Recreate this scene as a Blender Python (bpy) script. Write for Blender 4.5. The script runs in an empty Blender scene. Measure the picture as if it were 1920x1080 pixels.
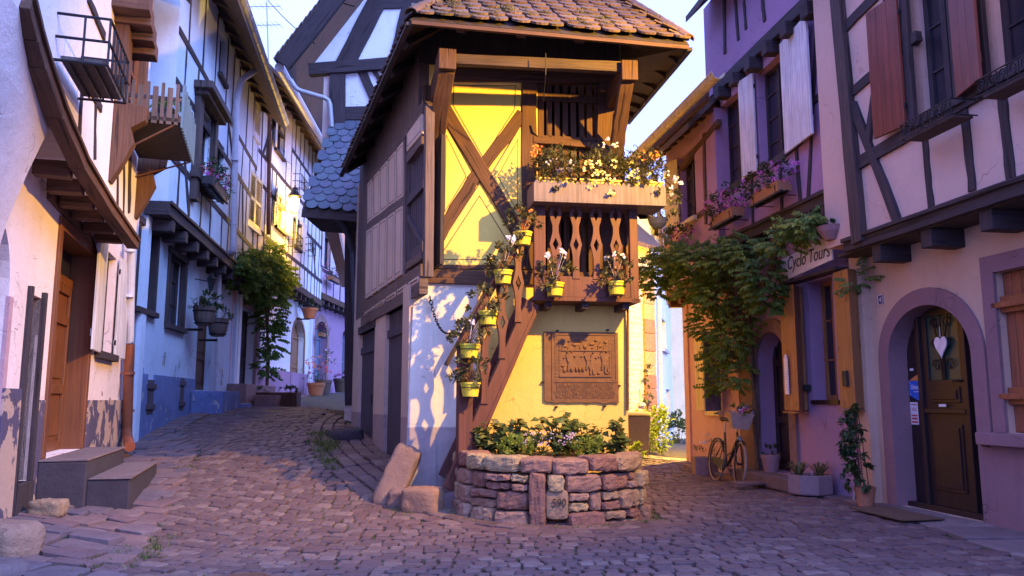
import bpy, bmesh, math, random
import numpy as np
from mathutils import Vector, Matrix, noise as mnoise
random.seed(7)
R = random.Random(11)
SC = bpy.context.scene
COL = SC.collection
# ---------------------------------------------------------------- camera
PITCH = math.radians(8.0); FPX = 1493.0; EYE = Vector((0, 0, 1.3))
cd = bpy.data.cameras.new('camera'); cam = bpy.data.objects.new('camera', cd); COL.objects.link(cam)
cam.location = EYE; cam.rotation_euler = (math.radians(90) + PITCH, 0, 0)
cd.sensor_width = 36; cd.lens = FPX / 1920 * 36; cd.clip_start = .05; cd.clip_end = 800
SC.camera = cam
# ---------------------------------------------------------------- sky and soft dusk light
SUN_EL = math.radians(3.0); SUN_AZ = math.radians(150)
w = bpy.data.worlds.new('World'); SC.world = w; w.use_nodes = True
nt = w.node_tree; nt.nodes.clear()
sky = nt.nodes.new('ShaderNodeTexSky'); sky.sky_type = 'NISHITA'; sky.sun_disc = False
sky.sun_elevation = SUN_EL; sky.sun_rotation = SUN_AZ; sky.air_density = 1.0; sky.ozone_density = 3.0; sky.dust_density = .3
tint = nt.nodes.new('ShaderNodeMix'); tint.data_type = 'RGBA'; tint.blend_type = 'MULTIPLY'; tint.inputs[0].default_value = 1
tint.inputs[7].default_value = (1.0, .8, 1.5, 1)
# a thin even veil of high cloud keeps the dusk sky pale
veil = nt.nodes.new('ShaderNodeMix'); veil.data_type = 'RGBA'; veil.inputs[0].default_value = .55
veil.inputs[7].default_value = (3.2, 4.1, 11.5, 1)
bg = nt.nodes.new('ShaderNodeBackground'); bg.inputs[1].default_value = .15
out = nt.nodes.new('ShaderNodeOutputWorld')
tc = nt.nodes.new('ShaderNodeTexCoord'); mp = nt.nodes.new('ShaderNodeMapping'); mp.inputs['Scale'].default_value = (1, 1, 4)
nz = nt.nodes.new('ShaderNodeTexNoise'); nz.inputs['Scale'].default_value = 1.6; nz.inputs['Detail'].default_value = 7
rmp = nt.nodes.new('ShaderNodeMapRange'); rmp.inputs[1].default_value = .38; rmp.inputs[2].default_value = .66
rmp.inputs[3].default_value = .86; rmp.inputs[4].default_value = 1.0
L = nt.links
L.new(tc.outputs['Generated'], mp.inputs[0]); L.new(mp.outputs[0], nz.inputs['Vector']); L.new(nz.outputs[0], rmp.inputs[0])
L.new(rmp.outputs[0], veil.inputs[0])
L.new(sky.outputs[0], tint.inputs[6]); L.new(tint.outputs[2], veil.inputs[6]); L.new(veil.outputs[2], bg.inputs[0]); L.new(bg.outputs[0], out.inputs[0])
sd = bpy.data.lights.new('afterglow', 'SUN'); sd.energy = 2.2; sd.angle = math.radians(40); sd.color = (.32, .50, 1.0)
so = bpy.data.objects.new('afterglow', sd); COL.objects.link(so)
so.rotation_euler = Vector((-.66, .45, -.62)).to_track_quat('-Z', 'Y').to_euler()
SC.view_settings.view_transform = 'Standard'; SC.view_settings.look = 'None'
SC.view_settings.exposure = 1.0; SC.view_settings.gamma = 1.0
SC.render.engine = 'CYCLES'

# ---------------------------------------------------------------- picking points at real depth
CP, SP = math.cos(PITCH), math.sin(PITCH)
def ray(px, py):
    a = (px - 960) / FPX; b = (540 - py) / FPX
    return Vector((a, CP - b * SP, SP + b * CP))
def at(px, py, y):
    r = ray(px, py); return EYE + r * (y / r.y)
def at_z(px, py, z):
    r = ray(px, py); return EYE + r * ((z - EYE.z) / r.z)
class Facade:
    """a vertical plane: O on the ground, d along it, n towards the street"""
    def __init__(s, o, d, off=0.0):
        s.O = Vector((o[0], o[1], 0)); s.d = Vector((d[0], d[1], 0)).normalized()
        s.n = Vector((s.d.y, -s.d.x, 0))
        if s.n.dot(EYE - s.O) < 0: s.n = -s.n
        s.O = s.O + s.n * off
    def shift(s, off):
        f = Facade((s.O.x, s.O.y), (s.d.x, s.d.y)); f.n = s.n.copy(); f.O = s.O + s.n * off; return f
    def P(s, u, z, a=0.0): return s.O + s.d * u + s.n * a + Vector((0, 0, z))
    def uv(s, px, py, a=0.0):
        r = ray(px, py); o = s.O + s.n * a
        t = (o - Vector((EYE.x, EYE.y, 0))).dot(s.n) / r.dot(s.n)
        p = EYE + r * t
        return ((p - o).dot(s.d), p.z)
    def W(s, px, py, a=0.0):
        u, z = s.uv(px, py, a); return s.P(u, z, a)
Z = Vector((0, 0, 1))
def jit(v, a): return v + Vector((R.uniform(-a, a), R.uniform(-a, a), R.uniform(-a, a)))

# ---------------------------------------------------------------- mesh builder
ORG = {}
SPLIT = {'plinth', 'eaves_bracket', 'balcony_post', 'balcony_rail', 'jetty_beam', 'bracket', 'bolt', 'clip', 'joist_ends', 'rafter_ends', 'rafter', 'joist', 'wheels', 'grip', 'hoops', 'support', 'screws', 'stay', 'purlin', 'strap', 'hinge', 'mudguard', 'end_wall', 'verge_board', 'barge_board', 'corner_post', 'timber'}
class MB:
    def __init__(s): s.v = []; s.f = []; s.uv = []; s.r = []; s.c = []
    def face(s, pts, uv=None, r=None):
        i = len(s.v); s.v += [tuple(p) for p in pts]; s.f.append(tuple(range(i, i + len(pts))))
        s.uv.append(uv); s.r.append(R.random() if r is None else r)
    def raw(s, vs, fs, r=None, uvs=None):
        i = len(s.v); s.c.append((i, len(s.f))); s.v += [tuple(p) for p in vs]
        rr = R.random() if r is None else r
        for k, f in enumerate(fs):
            s.f.append(tuple(i + j for j in f)); s.r.append(rr); s.uv.append(uvs[k] if uvs else None)
    def hexa(s, p, r=None):
        """8 points: bottom loop 0-3, top loop 4-7"""
        s.raw(p, [(3, 2, 1, 0), (4, 5, 6, 7), (0, 1, 5, 4), (1, 2, 6, 5), (2, 3, 7, 6), (3, 0, 4, 7)], r)
    def box(s, c, size, ax=None, r=None, j=0):
        c = Vector(c); X, Y, Zz = ax if ax else (Vector((1, 0, 0)), Vector((0, 1, 0)), Z)
        a, b, h = X * size[0] / 2, Y * size[1] / 2, Zz * size[2] / 2
        p = [c + i * a + k * b + l * h for l in (-1, 1) for i, k in ((-1, -1), (1, -1), (1, 1), (-1, 1))]
        if j: p = [jit(q, j) for q in p]
        s.hexa(p, r)
    def beam(s, p0, p1, w, h, side, segs=1, j=0.0, r=None):
        """bar from p0 to p1; side = direction of width w; uv runs along the length"""
        p0 = Vector(p0); p1 = Vector(p1); ax = (p1 - p0); Ln = ax.length; ax.normalize()
        sd_ = Vector(side); sd_ = (sd_ - ax * sd_.dot(ax)).normalized(); up = ax.cross(sd_).normalized()
        rings = []; n = segs + 1; o = R.random() * 7
        for k in range(n):
            t = k / segs; c = p0.lerp(p1, t)
            jw = R.uniform(-j, j); jh = R.uniform(-j, j) * .6
            c = c + sd_ * R.uniform(-j, j) * .5
            rings.append([c + sd_ * (i * (w / 2 + jw * .5)) + up * (l * (h / 2 + jh * .5)) for i, l in ((-1, -1), (1, -1), (1, 1), (-1, 1))])
        vs = [q for rg in rings for q in rg]; fs = []; uvs = []
        per = [0, w, w + h, 2 * w + h, 2 * w + 2 * h]
        for k in range(segs):
            for m in range(4):
                a = k * 4 + m; b = k * 4 + (m + 1) % 4
                fs.append((a, b, b + 4, a + 4)); t0, t1 = o + Ln * k / segs, o + Ln * (k + 1) / segs
                uvs.append([(t0, per[m] + o), (t0, per[m + 1] + o), (t1, per[m + 1] + o), (t1, per[m] + o)])
        fs += [(3, 2, 1, 0), tuple(4 * segs + q for q in range(4))]
        e = [(o, o), (o + .01, o + w), (o + h, o + w), (o + h, o)]; uvs += [e, e]
        s.raw(vs, fs, r, uvs)
    def prism(s, poly, vec, r=None):
        n = len(poly); poly = [Vector(p) for p in poly]; vec = Vector(vec)
        vs = poly + [p + vec for p in poly]
        fs = [tuple(range(n - 1, -1, -1)), tuple(range(n, 2 * n))] + [(k, (k + 1) % n, n + (k + 1) % n, n + k) for k in range(n)]
        s.raw(vs, fs, r)
    def tube(s, pts, rad, n=8, closed=False, r=None):
        pts = [Vector(p) for p in pts]; rings = []; m = len(pts); rads = rad if isinstance(rad, (list, tuple)) else [rad] * m
        prev = None
        for k in range(m):
            a = pts[(k - 1) % m] if (closed or k > 0) else pts[k]; b = pts[(k + 1) % m] if (closed or k < m - 1) else pts[k]
            t = (b - a).normalized() if (b - a).length > 1e-9 else Z
            if prev is None:
                ref = Z if abs(t.z) < .9 else Vector((1, 0, 0)); x = t.cross(ref).normalized()
            else:
                x = (prev - t * prev.dot(t)).normalized()
            prev = x; y = t.cross(x)
            rings += [pts[k] + (x * math.cos(q * 2 * math.pi / n) + y * math.sin(q * 2 * math.pi / n)) * rads[k] for q in range(n)]
        fs = []; kk = m if closed else m - 1
        for k in range(kk):
            for q in range(n):
                a = k * n + q; b = k * n + (q + 1) % n; k2 = ((k + 1) % m) * n
                fs.append((a, b, k2 + (q + 1) % n, k2 + q))
        if not closed: fs += [tuple(range(n - 1, -1, -1)), tuple((m - 1) * n + q for q in range(n))]
        s.raw(rings, fs, r)
    def lathe(s, c, prof, n=16, r=None, cap=True, ax=None):
        c = Vector(c); vs = []; X, Y, Zz = ax if ax else (Vector((1, 0, 0)), Vector((0, 1, 0)), Z)
        for (rad, z) in prof:
            vs += [c + X * (rad * math.cos(q * 2 * math.pi / n)) + Y * (rad * math.sin(q * 2 * math.pi / n)) + Zz * z for q in range(n)]
        fs = []
        for k in range(len(prof) - 1):
            for q in range(n): fs.append((k * n + q, k * n + (q + 1) % n, (k + 1) * n + (q + 1) % n, (k + 1) * n + q))
        if cap: fs += [tuple(range(n - 1, -1, -1)), tuple((len(prof) - 1) * n + q for q in range(n))]
        s.raw(vs, fs, r)
    def leaf(s, p, d, up, l, w, r=None, fold=.25):
        """a folded leaf: base p, direction d"""
        d = Vector(d).normalized(); sd_ = d.cross(up)
        if sd_.length < 1e-4: sd_ = Vector((1, 0, 0))
        sd_.normalize(); nn = sd_.cross(d)
        a = p; m = p + d * l * .5 + nn * l * .05; t = p + d * l - nn * l * .12
        s.raw([a, p + d * l * .38 + sd_ * w / 2 + nn * w * fold, t, p + d * l * .38 - sd_ * w / 2 + nn * w * fold, m],
              [(0, 1, 4), (1, 2, 4), (0, 4, 3), (4, 2, 3)], r)
    def bloom(s, p, n_, rad, r=None, k=5):
        n_ = Vector(n_).normalized(); x = n_.cross(Z)
        if x.length < .1: x = Vector((1, 0, 0))
        x.normalize(); y = n_.cross(x); vs = [p - n_ * rad * .25]; fs = []
        for q in range(k * 2):
            a = q * math.pi / k; rr = rad if q % 2 else rad * .55
            vs.append(p + (x * math.cos(a) + y * math.sin(a)) * rr + n_ * (rad * .1 if q % 2 else 0))
        for q in range(k * 2): fs.append((0, 1 + q, 1 + (q + 1) % (2 * k)))
        s.raw(vs, fs, r)
    def build(s, name, mat, parent=None, smooth=False, bevel=0, sub=0, origin=None, weld=False):
        if name in SPLIT and parent is not None and 1 < len(s.c) <= 60:
            o = None
            for a0, a1, f0, f1 in [(s.c[i][0], (s.c[i + 1][0] if i + 1 < len(s.c) else len(s.v)), s.c[i][1], (s.c[i + 1][1] if i + 1 < len(s.c) else len(s.f))) for i in range(len(s.c))]:
                q = MB(); q.v = s.v[a0:a1]; q.f = [tuple(i - a0 for i in f) for f in s.f[f0:f1]]; q.uv = s.uv[f0:f1]; q.r = s.r[f0:f1]
                o = q.build(name, mat, parent, smooth, bevel, sub, origin, weld)
            return o
        if parent is not None: o0 = ORG[parent.name]
        else: o0 = Vector(origin) if origin is not None else Vector((0, 0, 0))
        me = bpy.data.meshes.new(name)
        V = [(a - o0.x, b - o0.y, c - o0.z) for a, b, c in s.v]
        me.from_pydata(V, [], s.f)
        at_ = me.attributes.new('rnd', 'FLOAT', 'FACE'); at_.data.foreach_set('value', s.r)
        if True:
            ul = me.uv_layers.new(name='UVMap'); flat = []
            for f, u in zip(s.f, s.uv):
                if u is None: u = [(s.v[i][2], s.v[i][0] + s.v[i][1]) for i in f]
                for q in u: flat += [q[0], q[1]]
            ul.data.foreach_set('uv', flat)
        if weld or smooth or bevel:
            bm = bmesh.new(); bm.from_mesh(me)
            if weld: bmesh.ops.remove_doubles(bm, verts=bm.verts, dist=.0005)
            bmesh.ops.recalc_face_normals(bm, faces=bm.faces)
            bm.to_mesh(me); bm.free()
        if smooth: me.polygons.foreach_set('use_smooth', [True] * len(me.polygons))
        me.materials.append(mat); me.update()
        o = bpy.data.objects.new(name, me); COL.objects.link(o)
        if parent is not None: o.parent = parent
        else: o.location = o0
        ORG[o.name] = o0.copy()
        if bevel:
            m = o.modifiers.new('bevel', 'BEVEL'); m.width = bevel; m.segments = 2; m.limit_method = 'ANGLE'; m.angle_limit = math.radians(40)
        if sub:
            m = o.modifiers.new('sub', 'SUBSURF'); m.levels = sub; m.render_levels = sub
        return o

def tag(o, label=None, cat=None, group=None, kind=None):
    if label: o['label'] = label
    if cat: o['category'] = cat
    if group: o['group'] = group
    if kind: o['kind'] = kind
    return o
def thing(name, label, cat, loc, group=None):
    o = bpy.data.objects.new(name, None); COL.objects.link(o); o.location = loc; ORG[o.name] = Vector(loc)
    o.empty_display_size = .1
    return tag(o, label, cat, group)
def kids(o): return [c for c in bpy.data.objects if c.parent == o]
def copy_tree(o, parent=None, loc=None, rz=None):
    c = o.copy(); COL.objects.link(c)
    if parent is not None: c.parent = parent
    if loc is not None: c.location = loc
    if rz is not None: c.rotation_euler = (0, 0, rz)
    ORG[c.name] = Vector(c.location)
    for ch in kids(o): copy_tree(ch, c)
    return c
def relabel(o, label): o['label'] = label; return o

# ---------------------------------------------------------------- facade helpers
def wall(F, mb, u0, u1, z0, z1, holes=(), a=-.3, b=0.0, z0b=None):
    """plaster wall with rectangular holes (u0,u1,z0,z1), front at b, back at a; z0b lets the foot slope"""
    us = sorted({u0, u1, *[h[0] for h in holes if u0 < h[0] < u1], *[h[1] for h in holes if u0 < h[1] < u1]})
    zs = sorted({z0, z1, *[h[2] for h in holes if z0 < h[2] < z1], *[h[3] for h in holes if z0 < h[3] < z1]})
    def inh(u, z): return any(h[0] < u < h[1] and h[2] < z < h[3] for h in holes)
    nu, nz = len(us) - 1, len(zs) - 1
    H = [[inh((us[i] + us[i + 1]) / 2, (zs[k] + zs[k + 1]) / 2) for k in range(nz)] for i in range(nu)]
    for i in range(nu):
        for k in range(nz):
            if H[i][k]: continue
            q = [(us[i], zs[k]), (us[i + 1], zs[k]), (us[i + 1], zs[k + 1]), (us[i], zs[k + 1])]
            mb.face([F.P(*c, b) for c in q]); mb.face([F.P(*c, a) for c in reversed(q)])
            for (di, dk, e0, e1) in ((-1, 0, 0, 3), (1, 0, 1, 2), (0, -1, 0, 1), (0, 1, 3, 2)):
                ii, kk = i + di, k + dk
                if ii < 0 or kk < 0 or ii >= nu or kk >= nz or H[ii][kk]:
                    A, B = q[e0], q[e1]; mb.face([F.P(*A, b), F.P(*B, b), F.P(*B, a), F.P(*A, a)])
def fpoly(F, mb, pts, a, b, r=None, px=True):
    """extruded outline on a facade, pts as picture points on plane b or (u,z)"""
    q = [F.uv(x, y, b) for x, y in pts] if px else pts
    mb.prism([F.P(u, z, a) for u, z in q], F.n * (b - a), r)
def bar(F, mb, p, q, w_, a=0.0, b=.03, segs=5, j=.012, px=True):
    """timber on a facade from p to q, front face at b"""
    if px: p = F.uv(*p, b); q = F.uv(*q, b)
    A = F.P(p[0], p[1], (a + b) / 2); B = F.P(q[0], q[1], (a + b) / 2)
    ax = (B - A).normalized(); side = F.n.cross(ax)
    mb.beam(A, B, w_, abs(b - a), side, segs, j)
def rect(F, tl, br, a=0.0):
    """u0,u1,z0,z1 of the rectangle whose opposite picture corners are given"""
    p = F.uv(*tl, a); q = F.uv(*br, a)
    return (min(p[0], q[0]), max(p[0], q[0]), min(p[1], q[1]), max(p[1], q[1]))
def fbox(F, mb, u0, u1, z0, z1, a, b, r=None, j=0):
    c = F.P((u0 + u1) / 2, (z0 + z1) / 2, (a + b) / 2)
    mb.box(c, (abs(u1 - u0), abs(b - a), abs(z1 - z0)), (F.d, F.n, Z), r, j)
def window(F, host, rc, M_frame, M_glass, depth=.12, nx=2, nz=3, fw=.06, sill=None, curtain=None, mun=.025, b=0.0, surround=None, sw=.1):
    u0, u1, z0, z1 = rc; m = MB(); f = b - depth
    for x0, x1, y0, y1 in ((u0, u0 + fw, z0, z1), (u1 - fw, u1, z0, z1), (u0 + fw, u1 - fw, z0, z0 + fw), (u0 + fw, u1 - fw, z1 - fw, z1)):
        fbox(F, m, x0, x1, y0, y1, f - .05, f)
    c = (u0 + u1) / 2
    fbox(F, m, c - fw * .6, c + fw * .6, z0 + fw, z1 - fw, f - .05, f + .008)
    for k in range(1, nx):
        for h0, h1 in ((u0, c), (c, u1)):
            if nx > 1 and nx != 2: x = h0 + (h1 - h0) * k / nx; fbox(F, m, x - mun / 2, x + mun / 2, z0 + fw, z1 - fw, f - .04, f - .006)
    for k in range(1, nz):
        z = z0 + (z1 - z0) * k / nz; fbox(F, m, u0 + fw, u1 - fw, z - mun / 2, z + mun / 2, f - .04, f - .008)
    wf = m.build('window', M_frame, host)
    g = MB(); fbox(F, g, u0 + fw * .5, u1 - fw * .5, z0 + fw * .5, z1 - fw * .5, f - .035, f - .027); g.build('pane', M_glass, wf)
    if curtain:
        m = MB(); n = 14
        for (x0, x1) in ((u0 + .03, c - .04), (c + .04, u1 - .03)):
            for k in range(n):
                t0, t1 = k / n, (k + 1) / n
                o0 = -.09 - .02 * math.cos(k * 1.9); o1 = -.09 - .02 * math.cos((k + 1) * 1.9)
                m.face([F.P(x0 + (x1 - x0) * t0, z0 + .02, f + o0), F.P(x0 + (x1 - x0) * t1, z0 + .02, f + o1), F.P(x0 + (x1 - x0) * t1, z1 - .02, f + o1), F.P(x0 + (x1 - x0) * t0, z1 - .02, f + o0)], r=.5)
        m.build('curtain', curtain, wf)
    if surround:
        m = MB(); s_ = sw
        fbox(F, m, u0 - s_, u0 + .004, z0 - s_ * .3, z1 + .003, b - .1, b + .035); fbox(F, m, u1 - .004, u1 + s_, z0 - s_ * .3, z1 + .003, b - .1, b + .035)
        fbox(F, m, u0 - s_ * 1.25, u1 + s_ * 1.25, z1 - .003, z1 + s_ * 1.1, b - .1, b + .05); m.build('window_surround', surround, host, bevel=.006)
    if sill:
        m = MB(); fbox(F, m, u0 - .1, u1 + .1, z0 - .09, z0 + .005, b - .08, b + .1); m.build('sill', sill, host, bevel=.006)
    return wf
def shutter(F, host, u, z0, z1, wd, ang, mat, dr, b=0.02, name='shutter', slats=False, planks=3, hin=None, th=.035):
    """hinged at u on plane b; dr=+1/-1 direction along u; ang = degrees away from lying flat on the wall"""
    c, s_ = math.cos(math.radians(ang)), math.sin(math.radians(ang))
    X = F.d * (dr * c) + F.n * s_; Y = F.n * c - F.d * (dr * s_); O = F.P(u, (z0 + z1) / 2, b + .03)
    m = MB(); h = z1 - z0
    if slats:
        m.box(O + X * .035, (.07, th, h), (X, Y, Z)); m.box(O + X * (wd - .035), (.07, th, h), (X, Y, Z))
        for zz in (-h / 2 + .05, 0, h / 2 - .05): m.box(O + X * wd / 2 + Z * zz, (wd - .14, th, .1), (X, Y, Z))
        n = int(h / .05)
        for k in range(n):
            zz = -h / 2 + .1 + (h - .2) * (k + .5) / n
            if abs(zz) > .07: m.box(O + X * wd / 2 + Z * zz, (wd - .14, .008, .05), (X, (Y * .6 + Z * .8).normalized(), (Z * .6 - Y * .8).normalized()))
    else:
        pw = wd / planks
        for k in range(planks): m.box(O + X * (pw * (k + .5)), (pw - .004, th, h), (X, Y, Z))
        for zz in (-h * .36, h * .36): m.box(O + X * wd / 2 + Z * zz - Y * (th / 2 + .01), (wd - .06, .02, .09), (X, Y, Z))
    o = m.build(name, mat, host, bevel=.004)
    m = MB()
    for zz in (-h * .36, h * .36):
        m.box(O + Z * zz + X * .02, (.09, .02, .03), (X, Y, Z)); m.tube([O + Z * (zz - .03), O + Z * (zz + .04)], .012, 6)
    m.build('hinge', MT['iron'] if hin is None else hin, o)
    return o
# ---------------------------------------------------------------- materials
MT = {}
def newmat(name):
    m = bpy.data.materials.new(name); m.use_nodes = True; n = m.node_tree; n.nodes.clear()
    b = n.nodes.new('ShaderNodeBsdfPrincipled'); o = n.nodes.new('ShaderNodeOutputMaterial'); n.links.new(b.outputs[0], o.inputs[0])
    return m, n, b
def N(n, t, **k):
    x = n.nodes.new(t)
    for a, v in k.items(): setattr(x, a, v)
    return x
def noise_(n, vec, scale, detail=5, rough=.55, dist=0):
    x = N(n, 'ShaderNodeTexNoise'); x.inputs['Scale'].default_value = scale; x.inputs['Detail'].default_value = detail
    x.inputs['Roughness'].default_value = rough; x.inputs['Distortion'].default_value = dist
    if vec is not None: n.links.new(vec, x.inputs['Vector'])
    return x.outputs[0]
def ramp(n, fac, stops):
    x = N(n, 'ShaderNodeValToRGB'); e = x.color_ramp.elements
    while len(e) < len(stops): e.new(.5)
    for q, (p, c) in zip(e, stops): q.position = p; q.color = (*c, 1)
    n.links.new(fac, x.inputs[0]); return x.outputs[0]
def rmap(n, fac, a, b, c=0, d=1):
    x = N(n, 'ShaderNodeMapRange'); n.links.new(fac, x.inputs[0])
    for i, v in enumerate((a, b, c, d)): x.inputs[i + 1].default_value = v
    return x.outputs[0]
def mix(n, fac, a, b, mode='MIX'):
    x = N(n, 'ShaderNodeMix', data_type='RGBA', blend_type=mode)
    if isinstance(fac, (int, float)): x.inputs[0].default_value = fac
    else: n.links.new(fac, x.inputs[0])
    for i, v in ((6, a), (7, b)):
        if isinstance(v, tuple): x.inputs[i].default_value = (*v, 1)
        else: n.links.new(v, x.inputs[i])
    return x.outputs[2]
def bump(n, b, h, strength=.3, dist=.01, prev=None):
    x = N(n, 'ShaderNodeBump'); x.inputs['Strength'].default_value = strength; x.inputs['Distance'].default_value = dist
    n.links.new(h, x.inputs['Height'])
    if prev is not None: n.links.new(prev, x.inputs['Normal'])
    n.links.new(x.outputs[0], b.inputs['Normal']); return x.outputs[0]
def obj_co(n): return N(n, 'ShaderNodeTexCoord').outputs['Object']
def math_(n, op, a, b=0.0):
    x = N(n, 'ShaderNodeMath', operation=op)
    for i, v in enumerate((a, b)):
        if isinstance(v, (int, float)): x.inputs[i].default_value = v
        else: n.links.new(v, x.inputs[i])
    return x.outputs[0]
def rnd_(n):
    a = N(n, 'ShaderNodeAttribute', attribute_name='rnd'); return a.outputs['Fac']
def sc(c, k): return tuple(min(1, x * k) for x in c)
def plaster(name, col, dirt=.25, bmp=.35, band=None, peel=None, dirtcol=None):
    """lime plaster: broad stains, trowel bumps; band=(height, colour) painted plinth; peel=(threshold,colour) flaking"""
    m, n, b = newmat(name); co = obj_co(n)
    a = noise_(n, co, .9, 6, .6); c2 = noise_(n, co, 7, 6, .65); c3 = noise_(n, co, 60, 3)
    col0 = mix(n, rmap(n, a, .35, .7), col, sc(col, 1 - dirt))
    col0 = mix(n, rmap(n, c2, .45, .75, 0, .35), col0, sc(dirtcol or col, 1 - dirt * 1.3))
    # rain streaks: noise stretched along z
    mp = N(n, 'ShaderNodeMapping'); mp.inputs['Scale'].default_value = (9, 9, .35); n.links.new(co, mp.inputs[0])
    st = noise_(n, mp.outputs[0], 1, 4, .6); col0 = mix(n, rmap(n, st, .52, .78, 0, .4), col0, sc(col, 1 - dirt * 1.7))
    pt_ = noise_(n, co, 1.7, 8, .7, 1.5); col0 = mix(n, rmap(n, pt_, .56, .60, 0, .22), col0, sc(col, 1 - dirt * 1.4))
    vc = N(n, 'ShaderNodeTexVoronoi', feature='DISTANCE_TO_EDGE'); vc.inputs['Scale'].default_value = 1.1
    wv = N(n, 'ShaderNodeVectorMath', operation='ADD'); n.links.new(co, wv.inputs[0]); nv = N(n, 'ShaderNodeTexNoise'); nv.inputs['Scale'].default_value = 3; n.links.new(co, nv.inputs['Vector']); n.links.new(nv.outputs['Color'], wv.inputs[1]); n.links.new(wv.outputs[0], vc.inputs['Vector'])
    crk = math_(n, 'MULTIPLY', rmap(n, vc.outputs['Distance'], .0, .010, 1, 0), rmap(n, a, .5, .6)); col0 = mix(n, math_(n, 'MULTIPLY', crk, .55), col0, sc(col, .35))
    h = math_(n, 'SUBTRACT', math_(n, 'ADD', math_(n, 'ADD', c2, math_(n, 'MULTIPLY', c3, .3)), math_(n, 'MULTIPLY', a, 1.5)), crk); bs = bmp * 1.5
    sep = N(n, 'ShaderNodeSeparateXYZ'); n.links.new(co, sep.inputs[0])
    if band:
        zz = math_(n, 'ADD', sep.outputs[2], math_(n, 'MULTIPLY', c2, .03))
        for zt, bc in (band if isinstance(band, list) else [band]):
            col0 = mix(n, rmap(n, zz, zt - .008, zt + .008, 1, 0), col0, mix(n, rmap(n, c2, .4, .7, 0, .5), bc, sc(bc, .6)))
    if peel:
        thr, pc, zt = peel
        pn = noise_(n, co, 2.3, 7, .62, .4); pf = math_(n, 'SUBTRACT', pn, math_(n, 'MULTIPLY', math_(n, 'MAXIMUM', math_(n, 'SUBTRACT', sep.outputs[2], zt), 0), .35))
        pf = rmap(n, pf, thr, thr + .012)
        col0 = mix(n, pf, col0, mix(n, c3, sc(pc, .7), sc(pc, 1.2))); h = math_(n, 'SUBTRACT', h, pf)
    n.links.new(col0, b.inputs['Base Color']); b.inputs['Roughness'].default_value = .92
    bump(n, b, h, bs, .02); MT[name] = m; return m
def timber(name, col, col2=None, rough=.8, bmp=.6, worn=.4):
    m, n, b = newmat(name); uvn = N(n, 'ShaderNodeUVMap').outputs[0]; co = obj_co(n)
    mp = N(n, 'ShaderNodeMapping'); mp.inputs['Scale'].default_value = (1.6, 38, 1); n.links.new(uvn, mp.inputs[0])
    g = noise_(n, mp.outputs[0], 1, 6, .65, .6); a = noise_(n, co, 4, 5)
    mp2 = N(n, 'ShaderNodeMapping'); mp2.inputs['Scale'].default_value = (.9, 16, 1); n.links.new(uvn, mp2.inputs[0])
    crk = noise_(n, mp2.outputs[0], 1, 3, .5, .3)
    c = mix(n, rmap(n, g, .3, .7), sc(col, .5), col2 or sc(col, 1.35))
    c = mix(n, rmap(n, a, .4, .7, 0, worn), c, sc(col, .55))
    c = mix(n, rmap(n, crk, .62, .66, 0, .85), c, sc(col, .18))
    c = mix(n, rmap(n, rnd_(n), 0, 1, 0, .3), c, sc(col, .6))
    n.links.new(c, b.inputs['Base Color']); b.inputs['Roughness'].default_value = rough
    h = math_(n, 'SUBTRACT', g, math_(n, 'MULTIPLY', rmap(n, crk, .60, .68), 1.2)); bump(n, b, h, bmp, .012); MT[name] = m; return m
def wood(name, col, rough=.6, bmp=.35, zs=1.2, knots=False):
    """boards with upright grain in object space"""
    m, n, b = newmat(name); co = obj_co(n)
    mp = N(n, 'ShaderNodeMapping'); mp.inputs['Scale'].default_value = (26, 26, zs); n.links.new(co, mp.inputs[0])
    g = noise_(n, mp.outputs[0], 1, 5, .6, .8); a = noise_(n, co, 3, 4)
    c = mix(n, rmap(n, g, .3, .7), sc(col, .55), sc(col, 1.3)); c = mix(n, rmap(n, a, .4, .7, 0, .4), c, sc(col, .5))
    c = mix(n, rmap(n, rnd_(n), 0, 1, 0, .35), c, sc(col, .6))
    if knots:
        v = N(n, 'ShaderNodeTexVoronoi'); v.inputs['Scale'].default_value = 1
        mk = N(n, 'ShaderNodeMapping'); mk.inputs['Scale'].default_value = (5, 5, 2.6); n.links.new(co, mk.inputs[0]); n.links.new(mk.outputs[0], v.inputs['Vector'])
        c = mix(n, rmap(n, v.outputs['Distance'], .05, .16, .85, 0), c, sc(col, .2))
    n.links.new(c, b.inputs['Base Color']); b.inputs['Roughness'].default_value = rough; bump(n, b, g, bmp, .006); MT[name] = m; return m
def stone(name, cols, bmp=.7, scale=6, rough=.9, vary=1.0, fine=45):
    m, n, b = newmat(name); co = obj_co(n); a = noise_(n, co, scale, 7, .65); c3 = noise_(n, co, fine, 4, .7)
    k = len(cols); c = ramp(n, rnd_(n), [((i + .5) / k, q) for i, q in enumerate(cols)])
    c = mix(n, rmap(n, a, .35, .7, 0, .55), c, mix(n, 1.0, c, (.45, .43, .42), 'MULTIPLY'))
    c = mix(n, rmap(n, c3, .5, .75, 0, .5), c, mix(n, 1.0, c, (.5, .5, .5), 'MULTIPLY'))
    n.links.new(c, b.inputs['Base Color']); b.inputs['Roughness'].default_value = rough
    bump(n, b, math_(n, 'ADD', a, math_(n, 'MULTIPLY', c3, .35)), bmp, .03); MT[name] = m; return m
def flat(name, col, rough=.5, metal=0, bmp=0, trans=0, var=.15):
    m, n, b = newmat(name); co = obj_co(n); a = noise_(n, co, 12, 5)
    n.links.new(mix(n, rmap(n, a, .35, .7, 0, 1), col, sc(col, 1 - var)), b.inputs['Base Color'])
    n.links.new(rmap(n, a, .3, .7, max(0, rough - .1), min(1, rough + .12)), b.inputs['Roughness']); b.inputs['Metallic'].default_value = metal
    if bmp: bump(n, b, noise_(n, co, 40, 4), bmp, .004)
    MT[name] = m; return m
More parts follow.
